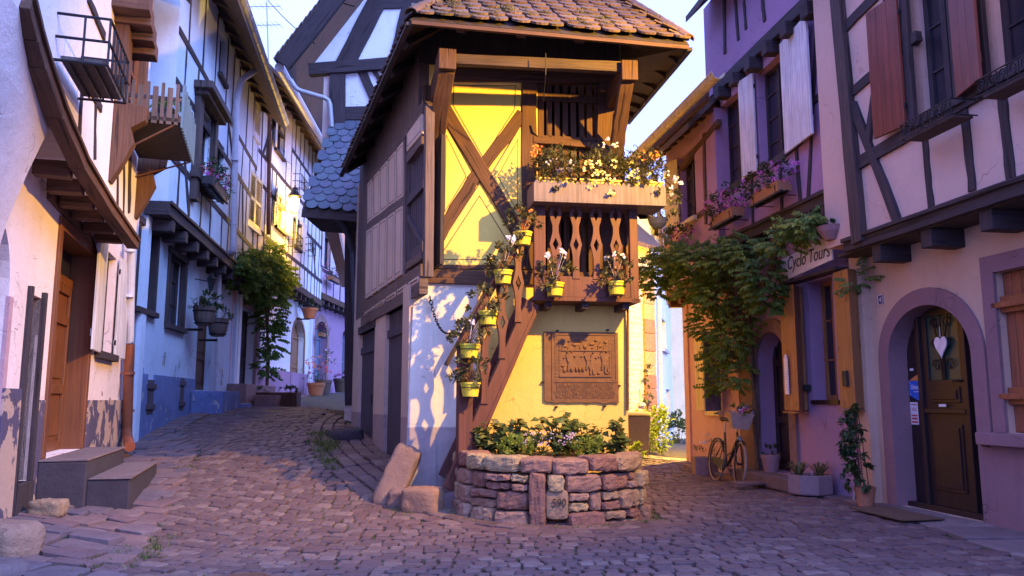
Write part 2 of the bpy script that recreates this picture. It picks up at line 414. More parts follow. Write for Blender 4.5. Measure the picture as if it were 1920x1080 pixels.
def leafm(name, c0, c1, c2=None, trans=.35):
    m, n, b = newmat(name); r = rnd_(n)
    st = [(.0, c0), (.6, c1), (1.0, c2 or sc(c1, 1.5))]
    c = ramp(n, r, st); n.links.new(c, b.inputs['Base Color']); b.inputs['Roughness'].default_value = .55
    t = N(n, 'ShaderNodeBsdfTranslucent'); n.links.new(c, t.inputs[0]); mx = N(n, 'ShaderNodeMixShader'); mx.inputs[0].default_value = trans
    o = [q for q in n.nodes if q.type == 'OUTPUT_MATERIAL'][0]
    n.links.new(b.outputs[0], mx.inputs[1]); n.links.new(t.outputs[0], mx.inputs[2]); n.links.new(mx.outputs[0], o.inputs[0]); MT[name] = m; return m
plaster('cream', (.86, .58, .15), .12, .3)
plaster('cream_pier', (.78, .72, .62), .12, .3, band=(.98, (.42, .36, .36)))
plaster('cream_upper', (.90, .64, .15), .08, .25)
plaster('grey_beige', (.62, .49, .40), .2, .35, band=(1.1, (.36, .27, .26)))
flat('panel_line', (.10, .06, .04), .9)
timber('oak', (.10, .043, .022), (.15, .07, .035))
timber('oak_dark', (.07, .042, .04), (.11, .07, .065))
timber('oak_violet', (.04, .026, .03), (.07, .046, .055))
timber('oak_flank', (.13, .085, .075), (.19, .13, .115))
timber('oak_red', (.12, .05, .03), (.17, .08, .045))
timber('soffit', (.045, .03, .026), (.075, .055, .047))
wood('stair_wood', (.12, .036, .024), .62, .3)
wood('door_orange', (.20, .068, .022), .5, .3)
wood('door_dark', (.024, .012, .013), .45, .2)
wood('shutter_orange', (.28, .085, .04), .5, .3)
wood('shutter_red', (.21, .05, .032), .45, .15)
wood('larch', (.34, .15, .055), .55, .3, 1.2, True)
wood('white_wood', (.74, .70, .72), .55, .15)
wood('cream_wood', (.70, .58, .33), .55, .15)
wood('grey_wood', (.12, .085, .075), .8, .5)
wood('slate_wood', (.075, .058, .075), .75, .4)
wood('trough_wood', (.19, .145, .145), .7, .3)
wood('blue_wood', (.10, .19, .30), .6, .3)
wood('box_wood', (.36, .16, .07), .6, .3)
wood('blue_grey_wood', (.16, .19, .30), .6, .3)
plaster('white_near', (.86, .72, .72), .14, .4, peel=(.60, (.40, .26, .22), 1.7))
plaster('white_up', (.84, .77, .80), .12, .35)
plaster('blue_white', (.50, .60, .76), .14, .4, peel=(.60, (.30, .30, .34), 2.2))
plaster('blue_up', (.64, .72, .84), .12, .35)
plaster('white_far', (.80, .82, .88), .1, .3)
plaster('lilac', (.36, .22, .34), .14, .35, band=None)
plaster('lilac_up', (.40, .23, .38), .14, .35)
plaster('pink', (.55, .33, .37), .18, .4)
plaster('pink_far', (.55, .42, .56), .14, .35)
plaster('peach', (.62, .49, .44), .14, .35)
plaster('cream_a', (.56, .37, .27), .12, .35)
plaster('cream_a_lit', (.64, .43, .36), .1, .35)  # lighter copy of cream_a, lamplight on the upper storey put into its colour
plaster('band_a', (.25, .135, .15), .16, .45)
plaster('alley_blue', (.60, .70, .78), .14, .35)
plaster('alley_green', (.60, .60, .42), .14, .35)
plaster('brown_old', (.24, .15, .14), .3, .6)
plaster('violet_paint', (.10, .08, .15), .3, .3, peel=(.50, (.46, .33, .27), 9))
plaster('plinth_blue', (.15, .20, .42), .3, .5, peel=(.63, (.38, .36, .40), 9))
stone('sandstone', [(.28, .14, .10), (.35, .20, .14), (.40, .28, .16), (.27, .13, .10), (.39, .24, .17), (.32, .18, .13), (.42, .31, .17)], 1.0, 13, fine=70)
stone('cobble', [(.12, .070, .072), (.15, .084, .084), (.17, .105, .10), (.12, .076, .082), (.23, .155, .14), (.13, .074, .076)], .8, 14, .7)
stone('flag', [(.17, .10, .105), (.22, .135, .125), (.13, .10, .125), (.19, .13, .14)], .8, 5)
stone('slab', [(.17, .12, .125), (.21, .15, .15), (.25, .18, .17)], .8, 4)
stone('pale_stone', [(.21, .13, .11), (.25, .165, .135)], .7, 4)
stone('dark_step', [(.042, .032, .045), (.055, .042, .055)], .5, 5)
stone('pink_step', [(.34, .20, .19), (.30, .18, .17)], .5, 5)
stone('rubble', [(.50, .45, .43), (.62, .56, .54), (.36, .30, .30), (.55, .48, .46)], .7, 8)
stone('roof_tile', [(.12, .07, .055), (.16, .10, .078), (.10, .06, .052), (.19, .13, .10), (.14, .095, .085)], .6, 14)
stone('slate_tile', [(.09, .12, .16), (.12, .13, .19), (.08, .10, .14), (.14, .13, .19), (.10, .14, .17)], .35, 10, .55)
stone('bronze', [(.17, .078, .028), (.19, .09, .034)], .35, 12, .6, fine=120)
flat('mortar', (.50, .45, .42), .95, bmp=.5)
flat('soil', (.07, .04, .03), 1, bmp=.8)
flat('iron', (.025, .022, .025), .5, .6)
flat('black_paint', (.018, .018, .022), .3, .1)
flat('zinc', (.42, .42, .46), .5, .25)
flat('pipe_white', (.62, .62, .70), .45)
flat('pipe_orange', (.30, .085, .035), .5)
flat('pipe_dark', (.06, .07, .10), .5)
flat('terracotta', (.40, .16, .08), .8, bmp=.3)
flat('yellow_pot', (.78, .66, .05), .4)
flat('yellow_box', (.80, .58, .08), .45)
flat('black_pot', (.03, .03, .035), .5)
flat('lilac_pot', (.30, .17, .18), .6)
flat('concrete_pot', (.25, .17, .18), .9, bmp=.4)
flat('bin', (.16, .13, .11), .5)
flat('rubber', (.27, .20, .18), .7)
flat('chrome', (.3, .28, .28), .35, .9)
flat('basket', (.34, .25, .21), .8, bmp=.8)
flat('blue_sign', (.03, .12, .55), .4)
flat('orange_sign', (.62, .22, .06), .4)
flat('white_sign', (.75, .70, .74), .5)
flat('red_sign', (.55, .05, .06), .5)
flat('ink', (.02, .018, .02), .6)
flat('number_blue', (.035, .03, .11), .4)
flat('curtain', (.30, .22, .42), .9)
flat('mat_brush', (.11, .06, .035), 1, bmp=1)
flat('rust', (.16, .07, .04), .8, .3)
flat('gravel', (.42, .34, .22), 1, bmp=.8)
def glass(name, col, rough=.3):
    m, n, b = newmat(name); b.inputs['Base Color'].default_value = (*col, 1); b.inputs['Roughness'].default_value = rough
    b.inputs['Specular IOR Level'].default_value = .6; bump(n, b, noise_(n, obj_co(n), 3, 2), .08, .02); MT[name] = m
glass('glass', (.02, .018, .03)); glass('glass_green', (.015, .05, .04))
leafm('leaf_wist', (.05, .12, .02), (.13, .23, .04), (.28, .34, .06), .45)
leafm('leaf_dark', (.022, .045, .018), (.045, .085, .028), (.09, .13, .03))
leafm('leaf_bright', (.12, .20, .02), (.24, .34, .04), (.40, .44, .06))
leafm('leaf_box', (.05, .055, .022), (.10, .105, .04), (.20, .19, .07))
leafm('leaf_berg', (.05, .09, .02), (.12, .17, .035), (.26, .22, .06))
leafm('grass', (.05, .08, .014), (.11, .15, .025), (.20, .24, .05))
leafm('fl_white', (.6, .55, .62), (.8, .75, .8), (.9, .85, .85), .2)
leafm('fl_pink', (.45, .08, .38), (.62, .16, .55), (.78, .3, .68), .2)
leafm('fl_red', (.5, .03, .08), (.62, .06, .14), (.7, .15, .25), .2)
leafm('fl_orange', (.7, .16, .02), (.85, .25, .03), (.9, .4, .05), .2)
leafm('fl_yellow', (.75, .6, .15), (.85, .75, .3), (.9, .85, .5), .2)
leafm('fl_lilac', (.45, .35, .55), (.6, .45, .65), (.7, .55, .7), .2)
flat('twig', (.12, .07, .04), .9)
def emis(name, col, s):
    m, n, b = newmat(name); b.inputs['Base Color'].default_value = (1, .8, .5, 1); b.inputs['Emission Color'].default_value = (*col, 1); b.inputs['Emission Strength'].default_value = s; MT[name] = m
emis('lamp_glow', (1, .50, .10), 26)
# moss patches on the old roof tiles
def mossy():
    m = MT['roof_tile']; n = m.node_tree; b = [q for q in n.nodes if q.type == 'BSDF_PRINCIPLED'][0]
    src = b.inputs['Base Color'].links[0].from_socket; co = obj_co(n); a = noise_(n, co, 2.6, 6, .7)
    n.links.new(mix(n, rmap(n, a, .56, .66, 0, .85), src, (.10, .085, .02)), b.inputs['Base Color'])
mossy()
# ---------------------------------------------------------------- lines of the fronts
FR = Facade((4.98, 8.0), (-.148, 1))                    # houses on the right
FC = Facade((-1.25, 10.0), (1, .15))                    # narrow front of the corner house
FCL = Facade((-1.25, 10.0), (-.35, 1))                  # its left flank
F1 = Facade((-4.9, 8.7), (-.308, 1))
def x1(y): return -2.22 - .308 * y
y12 = 13.4; X12 = x1(y12)
F2 = Facade((X12, y12), (-.16, 1)); y23 = 22.3; X23 = X12 - .16 * (y23 - y12)
F3 = Facade((X23, y23), (-.06, 1)); y34 = 33.2; X34 = X23 - .06 * (y34 - y23)
F4 = Facade((X34, y34), (.05, 1))
def xl(y):
    if y < y12: return x1(y)
    if y < y23: return X12 - .16 * (y - y12)
    if y < y34: return X23 - .06 * (y - y23)
    return X34 + .05 * (y - y34)
def xr(y): return 6.164 - .148 * y
# ---------------------------------------------------------------- terrain
CTL = [(0, 0, 0), (-4, 0, .1), (4, 0, -.05), (0, 6, 0), (2.5, 6, 0), (-3.9, 5.5, .17), (-4.4, 7.2, .26), (-4.7, 8.6, .26), (-5.2, 10.5, .34), (-6.3, 13.4, .56), (-7.0, 16.5, .9),
       (-7.8, 22.3, 1.1), (-6.6, 22.5, 1.1), (-8.1, 28, 1.35), (-8.4, 33.2, 1.5), (-8, 41, 1.62), (-5, 41, 1.62), (-3.2, 34, 1.5), (-3, 7, .04), (-2.2, 9.3, .1), (-1.35, 9.95, .2), (-1.75, 11.1, .46),
       (-2.9, 14.4, .80), (-4.2, 20, 1.05), (0.5, 8.5, 0), (1.6, 9.5, 0), (1.8, 14, 0), (4.98, 8, 0), (4.6, 10.4, 0), (3.65, 17, .02), (3, 24, .06), (2.6, 34, .12), (1, 24, .1),
       (-14, 8, .3), (-16, 25, 1.2), (-16, 42, 1.7), (12, 8, 0), (12, 30, .1), (0, 55, 1.2), (-30, 60, 2), (30, 60, .5), (-30, -10, .3), (30, -10, 0)]
_P = np.array([c[:2] for c in CTL]); _V = np.array([c[2] for c in CTL])
def _k(r): return np.where(r > 0, r * r * np.log(r + 1e-9), 0)
_D = np.linalg.norm(_P[:, None] - _P[None], axis=2); _n = len(CTL)
_A = np.zeros((_n + 3, _n + 3)); _A[:_n, :_n] = _k(_D) + np.eye(_n) * .02; _A[:_n, _n] = 1; _A[:_n, _n + 1] = _P[:, 0]; _A[:_n, _n + 2] = _P[:, 1]
_A[_n, :_n] = 1; _A[_n + 1, :_n] = _P[:, 0]; _A[_n + 2, :_n] = _P[:, 1]
_S = np.linalg.solve(_A, np.concatenate([_V, [0, 0, 0]]))
def gz(x, y):
    xx = min(30, max(-30, x)); yy = min(60, max(-10, y))
    r = np.hypot(_P[:, 0] - xx, _P[:, 1] - yy)
    return float(_k(r) @ _S[:_n] + _S[_n] + _S[_n + 1] * xx + _S[_n + 2] * yy)
gm = MB(); xs = [-150, -80, -40] + [-22 + i * .75 for i in range(50)] + [16, 20, 26, 40, 80, 150]; ys = [-60, -20, -6] + [-2 + i * .75 for i in range(66)] + [52, 60, 90, 200]
gv = [(x, y, gz(x, y) - .012) for y in ys for x in xs]; nx_ = len(xs)
gm.raw(gv, [(k * nx_ + i, k * nx_ + i + 1, (k + 1) * nx_ + i + 1, (k + 1) * nx_ + i) for k in range(len(ys) - 1) for i in range(nx_ - 1)], .5)
m, n, b = newmat('street_earth'); co = obj_co(n); a = noise_(n, co, 2.2, 6, .65); c_ = noise_(n, co, 30, 4)
cc = mix(n, rmap(n, a, .42, .6), (.04, .03, .03), (.06, .07, .02)); cc = mix(n, rmap(n, c_, .4, .7, 0, .6), cc, (.10, .07, .07))
n.links.new(cc, b.inputs['Base Color']); b.inputs['Roughness'].default_value = 1; bump(n, b, c_, .8, .02)
tag(gm.build('ground', m, smooth=True), kind='structure')
# ---------------------------------------------------------------- cobbles
QL = [(-4.1, 18), (-3.75, 15), (-2.98, 11.8), (-2.2, 10.25), (-1.32, 9.1), (-.6, 8.4), (.3, 7.95), (1.3, 7.9), (2.1, 8.6)]
def poly_pt(Q, t):
    """point and direction at arc length t"""
    for a, b_ in zip(Q, Q[1:]):
        l = math.dist(a, b_)
        if t <= l: return (a[0] + (b_[0] - a[0]) * t / l, a[1] + (b_[1] - a[1]) * t / l), ((b_[0] - a[0]) / l, (b_[1] - a[1]) / l)
        t -= l
    return None
def smooth_line(Q, it=2):
    for _ in range(it):
        q = [Q[0]]
        for a, b_ in zip(Q, Q[1:]): q += [(a[0] * .75 + b_[0] * .25, a[1] * .75 + b_[1] * .25), (a[0] * .25 + b_[0] * .75, a[1] * .25 + b_[1] * .75)]
        Q = q + [Q[-1]]
    return Q
QL = smooth_line(QL)
def side_of(Q, x, y):
    """signed distance (positive on the building's side)"""
    best = 9e9; sg = 1
    for a, b_ in zip(Q, Q[1:]):
        dx, dy = b_[0] - a[0], b_[1] - a[1]; L2 = dx * dx + dy * dy; t = max(0, min(1, ((x - a[0]) * dx + (y - a[1]) * dy) / L2))
        d = math.hypot(x - a[0] - dx * t, y - a[1] - dy * t)
        if d < best: best = d; sg = 1 if (dx * (y - a[1]) - dy * (x - a[0])) > 0 else -1
    return best * sg
def in_house(x, y):
    if y < 9.9: return False
    return (-1.2 - .35 * (y - 10) < x < 1.45 - .13 * (y - 10)) and y < 30
def swl(y): return xl(y) + (1.25 if y < 12 else 1.25 - .75 * min(1, (y - 12) / 3))
def swr(y): return xr(y) - (.95 if y < 7 else max(.33, .95 - .2 * (y - 7)))
def stone_top(mb, pts, h, r=None, inset=.013, round_=.009):
    """a sett from its outline on the ground: skirt, bevel and a slightly tilted crown"""
    cx = sum(p[0] for p in pts) / len(pts); cy = sum(p[1] for p in pts) / len(pts); k = len(pts)
    tx, ty = R.uniform(-.022, .022), R.uniform(-.022, .022); dz = R.uniform(-.006, .008); vs = []
    zc = gz(cx, cy); gx = (gz(cx + .3, cy) - zc) / .3; gy = (gz(cx, cy + .3) - zc) / .3
    for lvl, sh, hh in ((0, 0, -.03), (1, 0, h - round_), (2, inset, h)):
        for (x, y) in pts:
            d = math.hypot(x - cx, y - cy); f = 1 - sh / max(d, .03)
            X, Y = cx + (x - cx) * f, cy + (y - cy) * f
            vs.append((X, Y, zc + (X - cx) * (gx + tx) + (Y - cy) * (gy + ty) + hh + (dz if lvl else 0)))
    fs = []
    for l in range(2):
        for q in range(k): fs.append((l * k + q, l * k + (q + 1) % k, (l + 1) * k + (q + 1) % k, (l + 1) * k + q))
    vs.append((cx, cy, zc + dz + h + R.uniform(.0, .003)))
    fs += [(2 * k + q, 2 * k + (q + 1) % k, 3 * k) for q in range(k)]
    mb.raw(vs, fs, R.random() if r is None else r)
def rquad(cx, cy, ux, uy, w_, d_, j=.012):
    vx, vy = -uy, ux; c = .24; out_ = []
    for (i, k) in ((-1, -1), (1, -1), (1, 1), (-1, 1)):
        # two points per corner: rounded setts
        for (e, f) in (((i * (1 - c), k), (i, k * (1 - c))) if i * k < 0 else ((i, k * (1 - c)), (i * (1 - c), k))):
            a, b_ = e * w_ / 2 + R.uniform(-j, j), f * d_ / 2 + R.uniform(-j, j)
            out_.append((cx + ux * a + vx * b_, cy + uy * a + vy * b_))
    s_ = sum(p[0] * q[1] - q[0] * p[1] for p, q in zip(out_, out_[1:] + out_[:1]))
    return out_ if s_ > 0 else out_[::-1]
cb = MB(); grass_spots = []
y = 4.4
while y < 42:
    dep = .152 if y < 17 else .25; x = -9.5 + R.random() * .2
    while x < 5:
        wd = R.uniform(.11, .205) * (1 if y < 17 else 1.5); xm = x + wd / 2
        ym = y + .045 * (xm + 1.2) ** 2 * (1 if xm < -1 else .35) - .3 + .03 * math.sin(xm * 1.7 + y)
        if swl(ym) < xm < swr(ym) and not in_house(xm, ym) and (side_of(QL, xm, ym) < .0 if xm < 1.5 else ((xm - .46) / 1.25) ** 2 + ((ym - 9.42) / 1.05) ** 2 > 1) and ym < 44 and not (xm > 1 and ym > 17.5) and not (ym > 17.4 and -1.2 - .35 * (ym - 10) < xm < 1.5):
            g = R.uniform(.010, .024)
            sl = .09 * (xm + 1.2) * (1 if xm < -1 else .35); l_ = math.hypot(1, sl)
            stone_top(cb, rquad(xm, ym, 1 / l_, sl / l_, wd - g, dep - g), .012 + R.uniform(0, .008))
            if R.random() < (.5 if ym < 9.5 else .25): grass_spots.append((x, ym + R.uniform(-.1, .1)))
        x += wd
    y += dep
for k in range(5):                                      # courses that follow the flank of the corner house
    t = 0
    while True:
        wd = R.uniform(.2, .36); q = poly_pt(QL, t + wd / 2)
        if not q: break
        (px_, py_), (dx, dy) = q; nx2, ny2 = -dy, dx; o_ = .10 + k * .2
        X, Y = px_ + nx2 * o_, py_ + ny2 * o_
        if not in_house(X, Y): stone_top(cb, rquad(X, Y, dx, dy, wd - .02, .18), .014 + .006 * (k % 2))
        if R.random() < .8: grass_spots.append((px_ + nx2 * (o_ - .1), py_ + ny2 * (o_ - .1)))
        t += wd
tag(cb.build('cobbled_street', MT['cobble'], origin=(0, 10, 0)), kind='structure')
# pavement of rough flagstones on the left
fm = MB(); y = 4.6
while y < 32:
    dep = R.uniform(.22, .4) if y < 16 else .5; x0_, x1_ = xl(y) - .02, swl(y) - .03; x = x0_
    while x < x1_ - .08:
        wd = min(R.uniform(.16, .42), x1_ - x)
        if x1_ - x - wd < .12: wd = x1_ - x
        stone_top(fm, rquad(x + wd / 2, y + dep / 2 + R.uniform(-.03, .03), 1, .05, wd - .02, dep - .02, .03), .03 + R.uniform(-.008, .02), inset=.03)
        if R.random() < .25: grass_spots.append((x, y))
        x += wd
    grass_spots += [(x1_ + R.uniform(-.05, .05), y + R.uniform(0, dep)) for _ in range(2)]
    y += dep
tag(fm.build('pavement', MT['flag'], origin=(-5, 10, 0)), kind='structure')
# smoother slabs before the houses on the right
sm = MB(); y = 5.5
while y < 16.8:
    dep = R.uniform(.4, .95); X = [swr(y) + .02, xr(y) + .01, xr(y + dep) + .01, swr(y + dep) + .02]; g = .015
    ps = [(X[0], y + g), (X[1], y + g), (X[2], y + dep - g), (X[3], y + dep - g)]
    stone_top(sm, ps, .03, inset=.02); grass_spots += [(X[0] - .03, y + R.uniform(0, dep)) for _ in range(4)]
    y += dep
tag(sm.build('kerb_slabs', MT['slab'], origin=(4.5, 10, 0)), kind='structure')
# grass growing in the joints
gr = MB()
def tuft(x, y, k, h, sp, mb=gr):
    z = gz(x, y)
    for _ in range(k):
        a = R.uniform(0, 6.283); r_ = R.uniform(0, sp); p = Vector((x + r_ * math.cos(a), y + r_ * math.sin(a), z - .01)); hh = h * R.uniform(.5, 1.2)
        d = Vector((R.uniform(-.6, .6), R.uniform(-.6, .6), 1)).normalized(); s_ = Vector((math.cos(a), math.sin(a), 0)) * R.uniform(.003, .006)
        mpt = p + d * hh * .55; tp = p + d * hh + Vector((d.x, d.y, -.2)) * hh * .4; rr = R.random()
        mb.face([p - s_, p + s_, mpt + s_ * .7], r=rr); mb.face([p - s_, mpt + s_ * .7, mpt - s_ * .7], r=rr); mb.face([mpt - s_ * .7, mpt + s_ * .7, tp], r=rr)
for (x, y) in grass_spots:
    if y < 17 and mnoise.noise(Vector((x * .8, y * .8, 3))) > -.22: tuft(x, y, 12 if y < 12 else 7, .03, .055)
for _ in range(46): tuft(swl(6.4) - .12 + R.gauss(0, .10), 6.6 + R.gauss(0, .6), 12, .08, .09)
for _ in range(60):
    t = R.random(); tuft(-2.2 - 2.4 * t * .35 - R.uniform(.0, .35), 10.6 + 3 * t, 16, .13, .1)
for _ in range(46):
    a = R.uniform(2.6, 6.2); tuft(.45 + 1.18 * math.cos(a), 9.35 + .98 * math.sin(a), 14, .06, .06)
for _ in range(30): tuft(-1.0 + R.uniform(-.4, .5), 9.0 + R.uniform(-.2, .25), 14, .05, .07)
for _ in range(60):
    t = R.uniform(10.5, 17.5); tuft(swl(t) + R.uniform(-.15, .1), t, 12, .07, .08)
for _ in range(240): tuft(1.7 + R.random() ** 1.6 * 1.1, 16.5 + R.uniform(0, 7), 14, .16, .14)
for _ in range(160): tuft(2.9 + R.uniform(-.7, .5), 23 + R.uniform(0, 3), 14, .2, .2)
tag(gr.build('grass', MT['grass'], origin=(0, 10, 0)), label='tufts of grass in the joints of the cobbles and along the walls', cat='grass', kind='stuff')
al = MB()   # gravel alley on the right
pl = [(1.2, 16.9), (3.9, 16.9), (3.4, 22), (3.3, 34), (.6, 34), (.7, 22)]
al.prism([Vector((x, y, gz(x, y) - .004)) for x, y in pl], (0, 0, .012)); tag(al.build('gravel_lane', MT['gravel']), kind='structure')
# ================================================================ the corner house
CH = thing('corner_house', 'narrow half timbered corner house with yellow lamplit front, steep outside stair and balcony', 'house', (0, 12, 0))
BO = .45                                                # balcony stands this far from the front
SO = .80                                                # outer stringer of the stair
zt_low = FC.uv(785, 530)[1]; zEave = 5.75
UR = FC.uv(1174, 600)[0]                                # right end of the front
# body: battered stone foot, plaster walls
mb = MB()
zf = 5.35
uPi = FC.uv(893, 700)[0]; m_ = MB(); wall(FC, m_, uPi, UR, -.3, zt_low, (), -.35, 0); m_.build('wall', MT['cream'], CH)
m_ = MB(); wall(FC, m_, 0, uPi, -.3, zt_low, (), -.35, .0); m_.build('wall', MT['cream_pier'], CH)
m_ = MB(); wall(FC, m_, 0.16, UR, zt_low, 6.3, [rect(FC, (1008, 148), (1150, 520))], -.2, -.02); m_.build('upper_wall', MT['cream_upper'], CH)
# left flank
LL = 5.2
m_ = MB(); fl = FCL
d1 = rect(fl, (723, 590), (762, 868)); d2 = rect(fl, (674, 628), (698, 832)); d1 = (d1[0], d1[1], .1, d1[3]); d2 = (d2[0], d2[1], .3, d2[3])
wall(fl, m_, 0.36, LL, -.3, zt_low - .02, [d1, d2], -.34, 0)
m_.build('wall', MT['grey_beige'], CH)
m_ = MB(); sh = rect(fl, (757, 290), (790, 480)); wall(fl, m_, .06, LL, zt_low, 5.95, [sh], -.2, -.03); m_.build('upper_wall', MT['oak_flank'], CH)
m_ = MB(); fbox(fl, m_, sh[0] - .1, sh[1] + .1, sh[2] - .1, sh[3] + .1, -.26, -.21); m_.build('inner_wall', MT['soffit'], CH)
# thick lighter corner pier at the foot of the front
m_ = MB(); fpoly(fl, m_, [(-.02, -.3), (.4, -.3), (.4, zt_low - .02), (.0, zt_low - .02)], -.34, .05, px=False)
m_.build('corner_pier', MT['grey_beige'], CH)
m_ = MB(); m_.prism([FC.P(-.08, -.2, .004), FC.P(.34, -.2, .004), FC.P(.24, zt_low - .3, .004), FC.P(.0, zt_low - .3, .004)], FC.n * .03); m_.build('pier_face', MT['cream_pier'], CH)
# right flank and back
FCR = Facade((FC.P(UR, 0).x, FC.P(UR, 0).y), (-.13, 1)); FCR.n = Vector((FCR.d.y, -FCR.d.x, 0))
m_ = MB(); wall(FCR, m_, 0.02, 6.2, -.3, 6.0, (), -.3, 0); m_.build('wall', MT['cream'], CH)
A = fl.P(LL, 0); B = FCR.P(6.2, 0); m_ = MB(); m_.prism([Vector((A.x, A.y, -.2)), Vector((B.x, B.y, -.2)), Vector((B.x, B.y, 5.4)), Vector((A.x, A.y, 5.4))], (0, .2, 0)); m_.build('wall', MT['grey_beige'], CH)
# ---- timber frame of the front
t = MB()
def fb(p, q, w_, b_=.035, a_=-.06, j=.014, segs=6): bar(FC, t, p, q, w_, a_, b_, segs, j)
fb((785, 518), (1172, 524), .18, .05, -.05)             # bressumer
fb((806, 500), (812, 160), .25, .07, -.1)               # corner post
fb((993, 505), (993, 150), .20, .04)
fb((1160, 505), (1160, 150), .17, .04)
fb((1136, 505), (1136, 150), .22, .03)
fb((822, 138), (1172, 142), .2, .05)                    # top plate
fb((831, 200), (985, 452), .18, .045)                   # brace over
fb((981, 212), (884, 340), .165, .03); fb((886, 340), (822, 444), .165, .03)
fb((820, 500), (985, 500), .05, .02)
fb((1000, 262), (1120, 270), .10, .05)
t.build('timber_frame', MT['oak'], CH, bevel=.008)
m_ = MB(); ztp = FC.uv(1000, 132)[1]; fbox(FC, m_, .02, UR - .02, ztp, 6.28, -.02, .02); m_.build('eave_shade_board', MT['soffit'], CH)  # dark board added over the wall top, standing for the eaves' shade
# plaster fields between the timbers, each with a painted dark line
def field(F, host, pts, mat, b0=.0, inset=.075, b=.018):
    q = [Vector(F.uv(x, y, b)) for x, y in pts]; c = sum(q, Vector((0, 0))) / len(q)
    m_ = MB(); n_ = len(q)
    def ins(k):
        o_ = []
        for i in range(n_):
            p0, p1, p2 = q[i - 1], q[i], q[(i + 1) % n_]; e0 = (p1 - p0).normalized(); e1 = (p2 - p1).normalized()
            n0 = Vector((-e0.y, e0.x)); n1_ = Vector((-e1.y, e1.x))
            if n0.dot(c - p1) < 0: n0 = -n0
            if n1_.dot(c - p1) < 0: n1_ = -n1_
            bs = (n0 + n1_).normalized(); o_.append(p1 + bs * (k / max(.35, bs.dot(n0))))
        return o_
    a_, e = q, ins(.016)
    vs = [F.P(p.x, p.y, b0 - .03) for p in a_] + [F.P(p.x, p.y, b - .006) for p in a_] + [F.P(p.x, p.y, b) for p in e]
    fs = [tuple(2 * n_ + i for i in range(n_))] + [(l * n_ + i, l * n_ + (i + 1) % n_, (l + 1) * n_ + (i + 1) % n_, (l + 1) * n_ + i) for l in range(2) for i in range(n_)]
    m_.raw(vs, fs); m_.build('plaster_panel', mat, host)
    o1, o2 = ins(inset), ins(inset + .011); l_ = MB()
    for i in range(n_):
        k = (i + 1) % n_; l_.prism([F.P(o1[i].x, o1[i].y, b + .0004), F.P(o1[k].x, o1[k].y, b + .0004), F.P(o2[k].x, o2[k].y, b + .0004), F.P(o2[i].x, o2[i].y, b + .0004)], F.n * .0015)
    l_.build('painted_line', MT['panel_line'], host)
cu = MT['cream_upper']
field(FC, CH, [(840, 150), (978, 150), (976, 208), (906, 318), (838, 200)], cu)
field(FC, CH, [(829, 222), (884, 325), (884, 338), (824, 428)], cu)
field(FC, CH, [(979, 232), (979, 428), (920, 330)], cu)
field(FC, CH, [(899, 346), (982, 480), (982, 498), (814, 498), (818, 470)], cu)
# ---- timber of the flank
t = MB()
def lb(p, q, w_, b_=.02, a_=-.08, j=.01, segs=5): bar(fl, t, p, q, w_, a_, b_, segs, j)
lb((786, 536), (676, 604), .20, .03); lb((788, 506), (678, 580), .16, .025)
lb((757, 375), (690, 424), .14); lb((793, 200), (692, 340), .16)
lb((757, 250), (757, 530), .13); lb((797, 200), (794, 520), .11, .03)
lb((762, 300), (790, 262), .1, .03); lb((760, 500), (790, 478), .1, .03)
t.build('timber', MT['oak_flank'], CH, bevel=.006)
yM = lambda x: 375 + (757 - x) * .73; yS = lambda x: 498 + (788 - x) * .68; yB = lambda x: 538 + (786 - x) * .62; yE = lambda x: 262 + (757 - x) * 1.2
for (x0, x1) in ((688, 698), (700, 711), (713, 726), (728, 741), (743, 756)):
    field(fl, CH, [(x0, yE(x0)), (x1, yE(x1)), (x1, yM(x1) - 6), (x0, yM(x0) - 6)], MT['grey_beige'], -.03, .05, .022)
    field(fl, CH, [(x0 - 2, yM(x0) + 8), (x1 - 2, yM(x1) + 8), (x1 - 4, yS(x1) - 5), (x0 - 4, yS(x0) - 5)], MT['grey_beige'], -.03, .05, .022)
for (x0, x1) in ((682, 700), (702, 720), (723, 741), (744, 762), (765, 784)):
    field(fl, CH, [(x0, yS(x0) + 16), (x1, yS(x1) + 16), (x1, yB(x1) - 10), (x0, yB(x0) - 10)], MT['grey_beige'], -.03, .04, .035)
field(fl, CH, [(762, 244), (791, 190), (791, 250), (762, 284)], MT['grey_beige'], -.03, .05, .022)
# shuttered hatch with vertical slats
m_ = MB(); u0, u1, z0, z1 = sh; nn = 9
for k in range(nn):
    a_ = u0 + (u1 - u0) * (k + .5) / nn; fbox(fl, m_, a_ - (u1 - u0) / nn * .38, a_ + (u1 - u0) / nn * .38, z0, z1, -.08, -.05)
for zz in (z0 + .12, (z0 + z1) / 2 + .1, z1 - .1): fbox(fl, m_, u0, u1, zz - .06, zz + .06, -.05, -.005)
bar(fl, m_, (u0 + .05, z0 + .15), (u1 - .05, (z0 + z1) / 2), .07, -.05, -.015, px=False); m_.build('hatch', MT['slate_wood'], CH, bevel=.003)
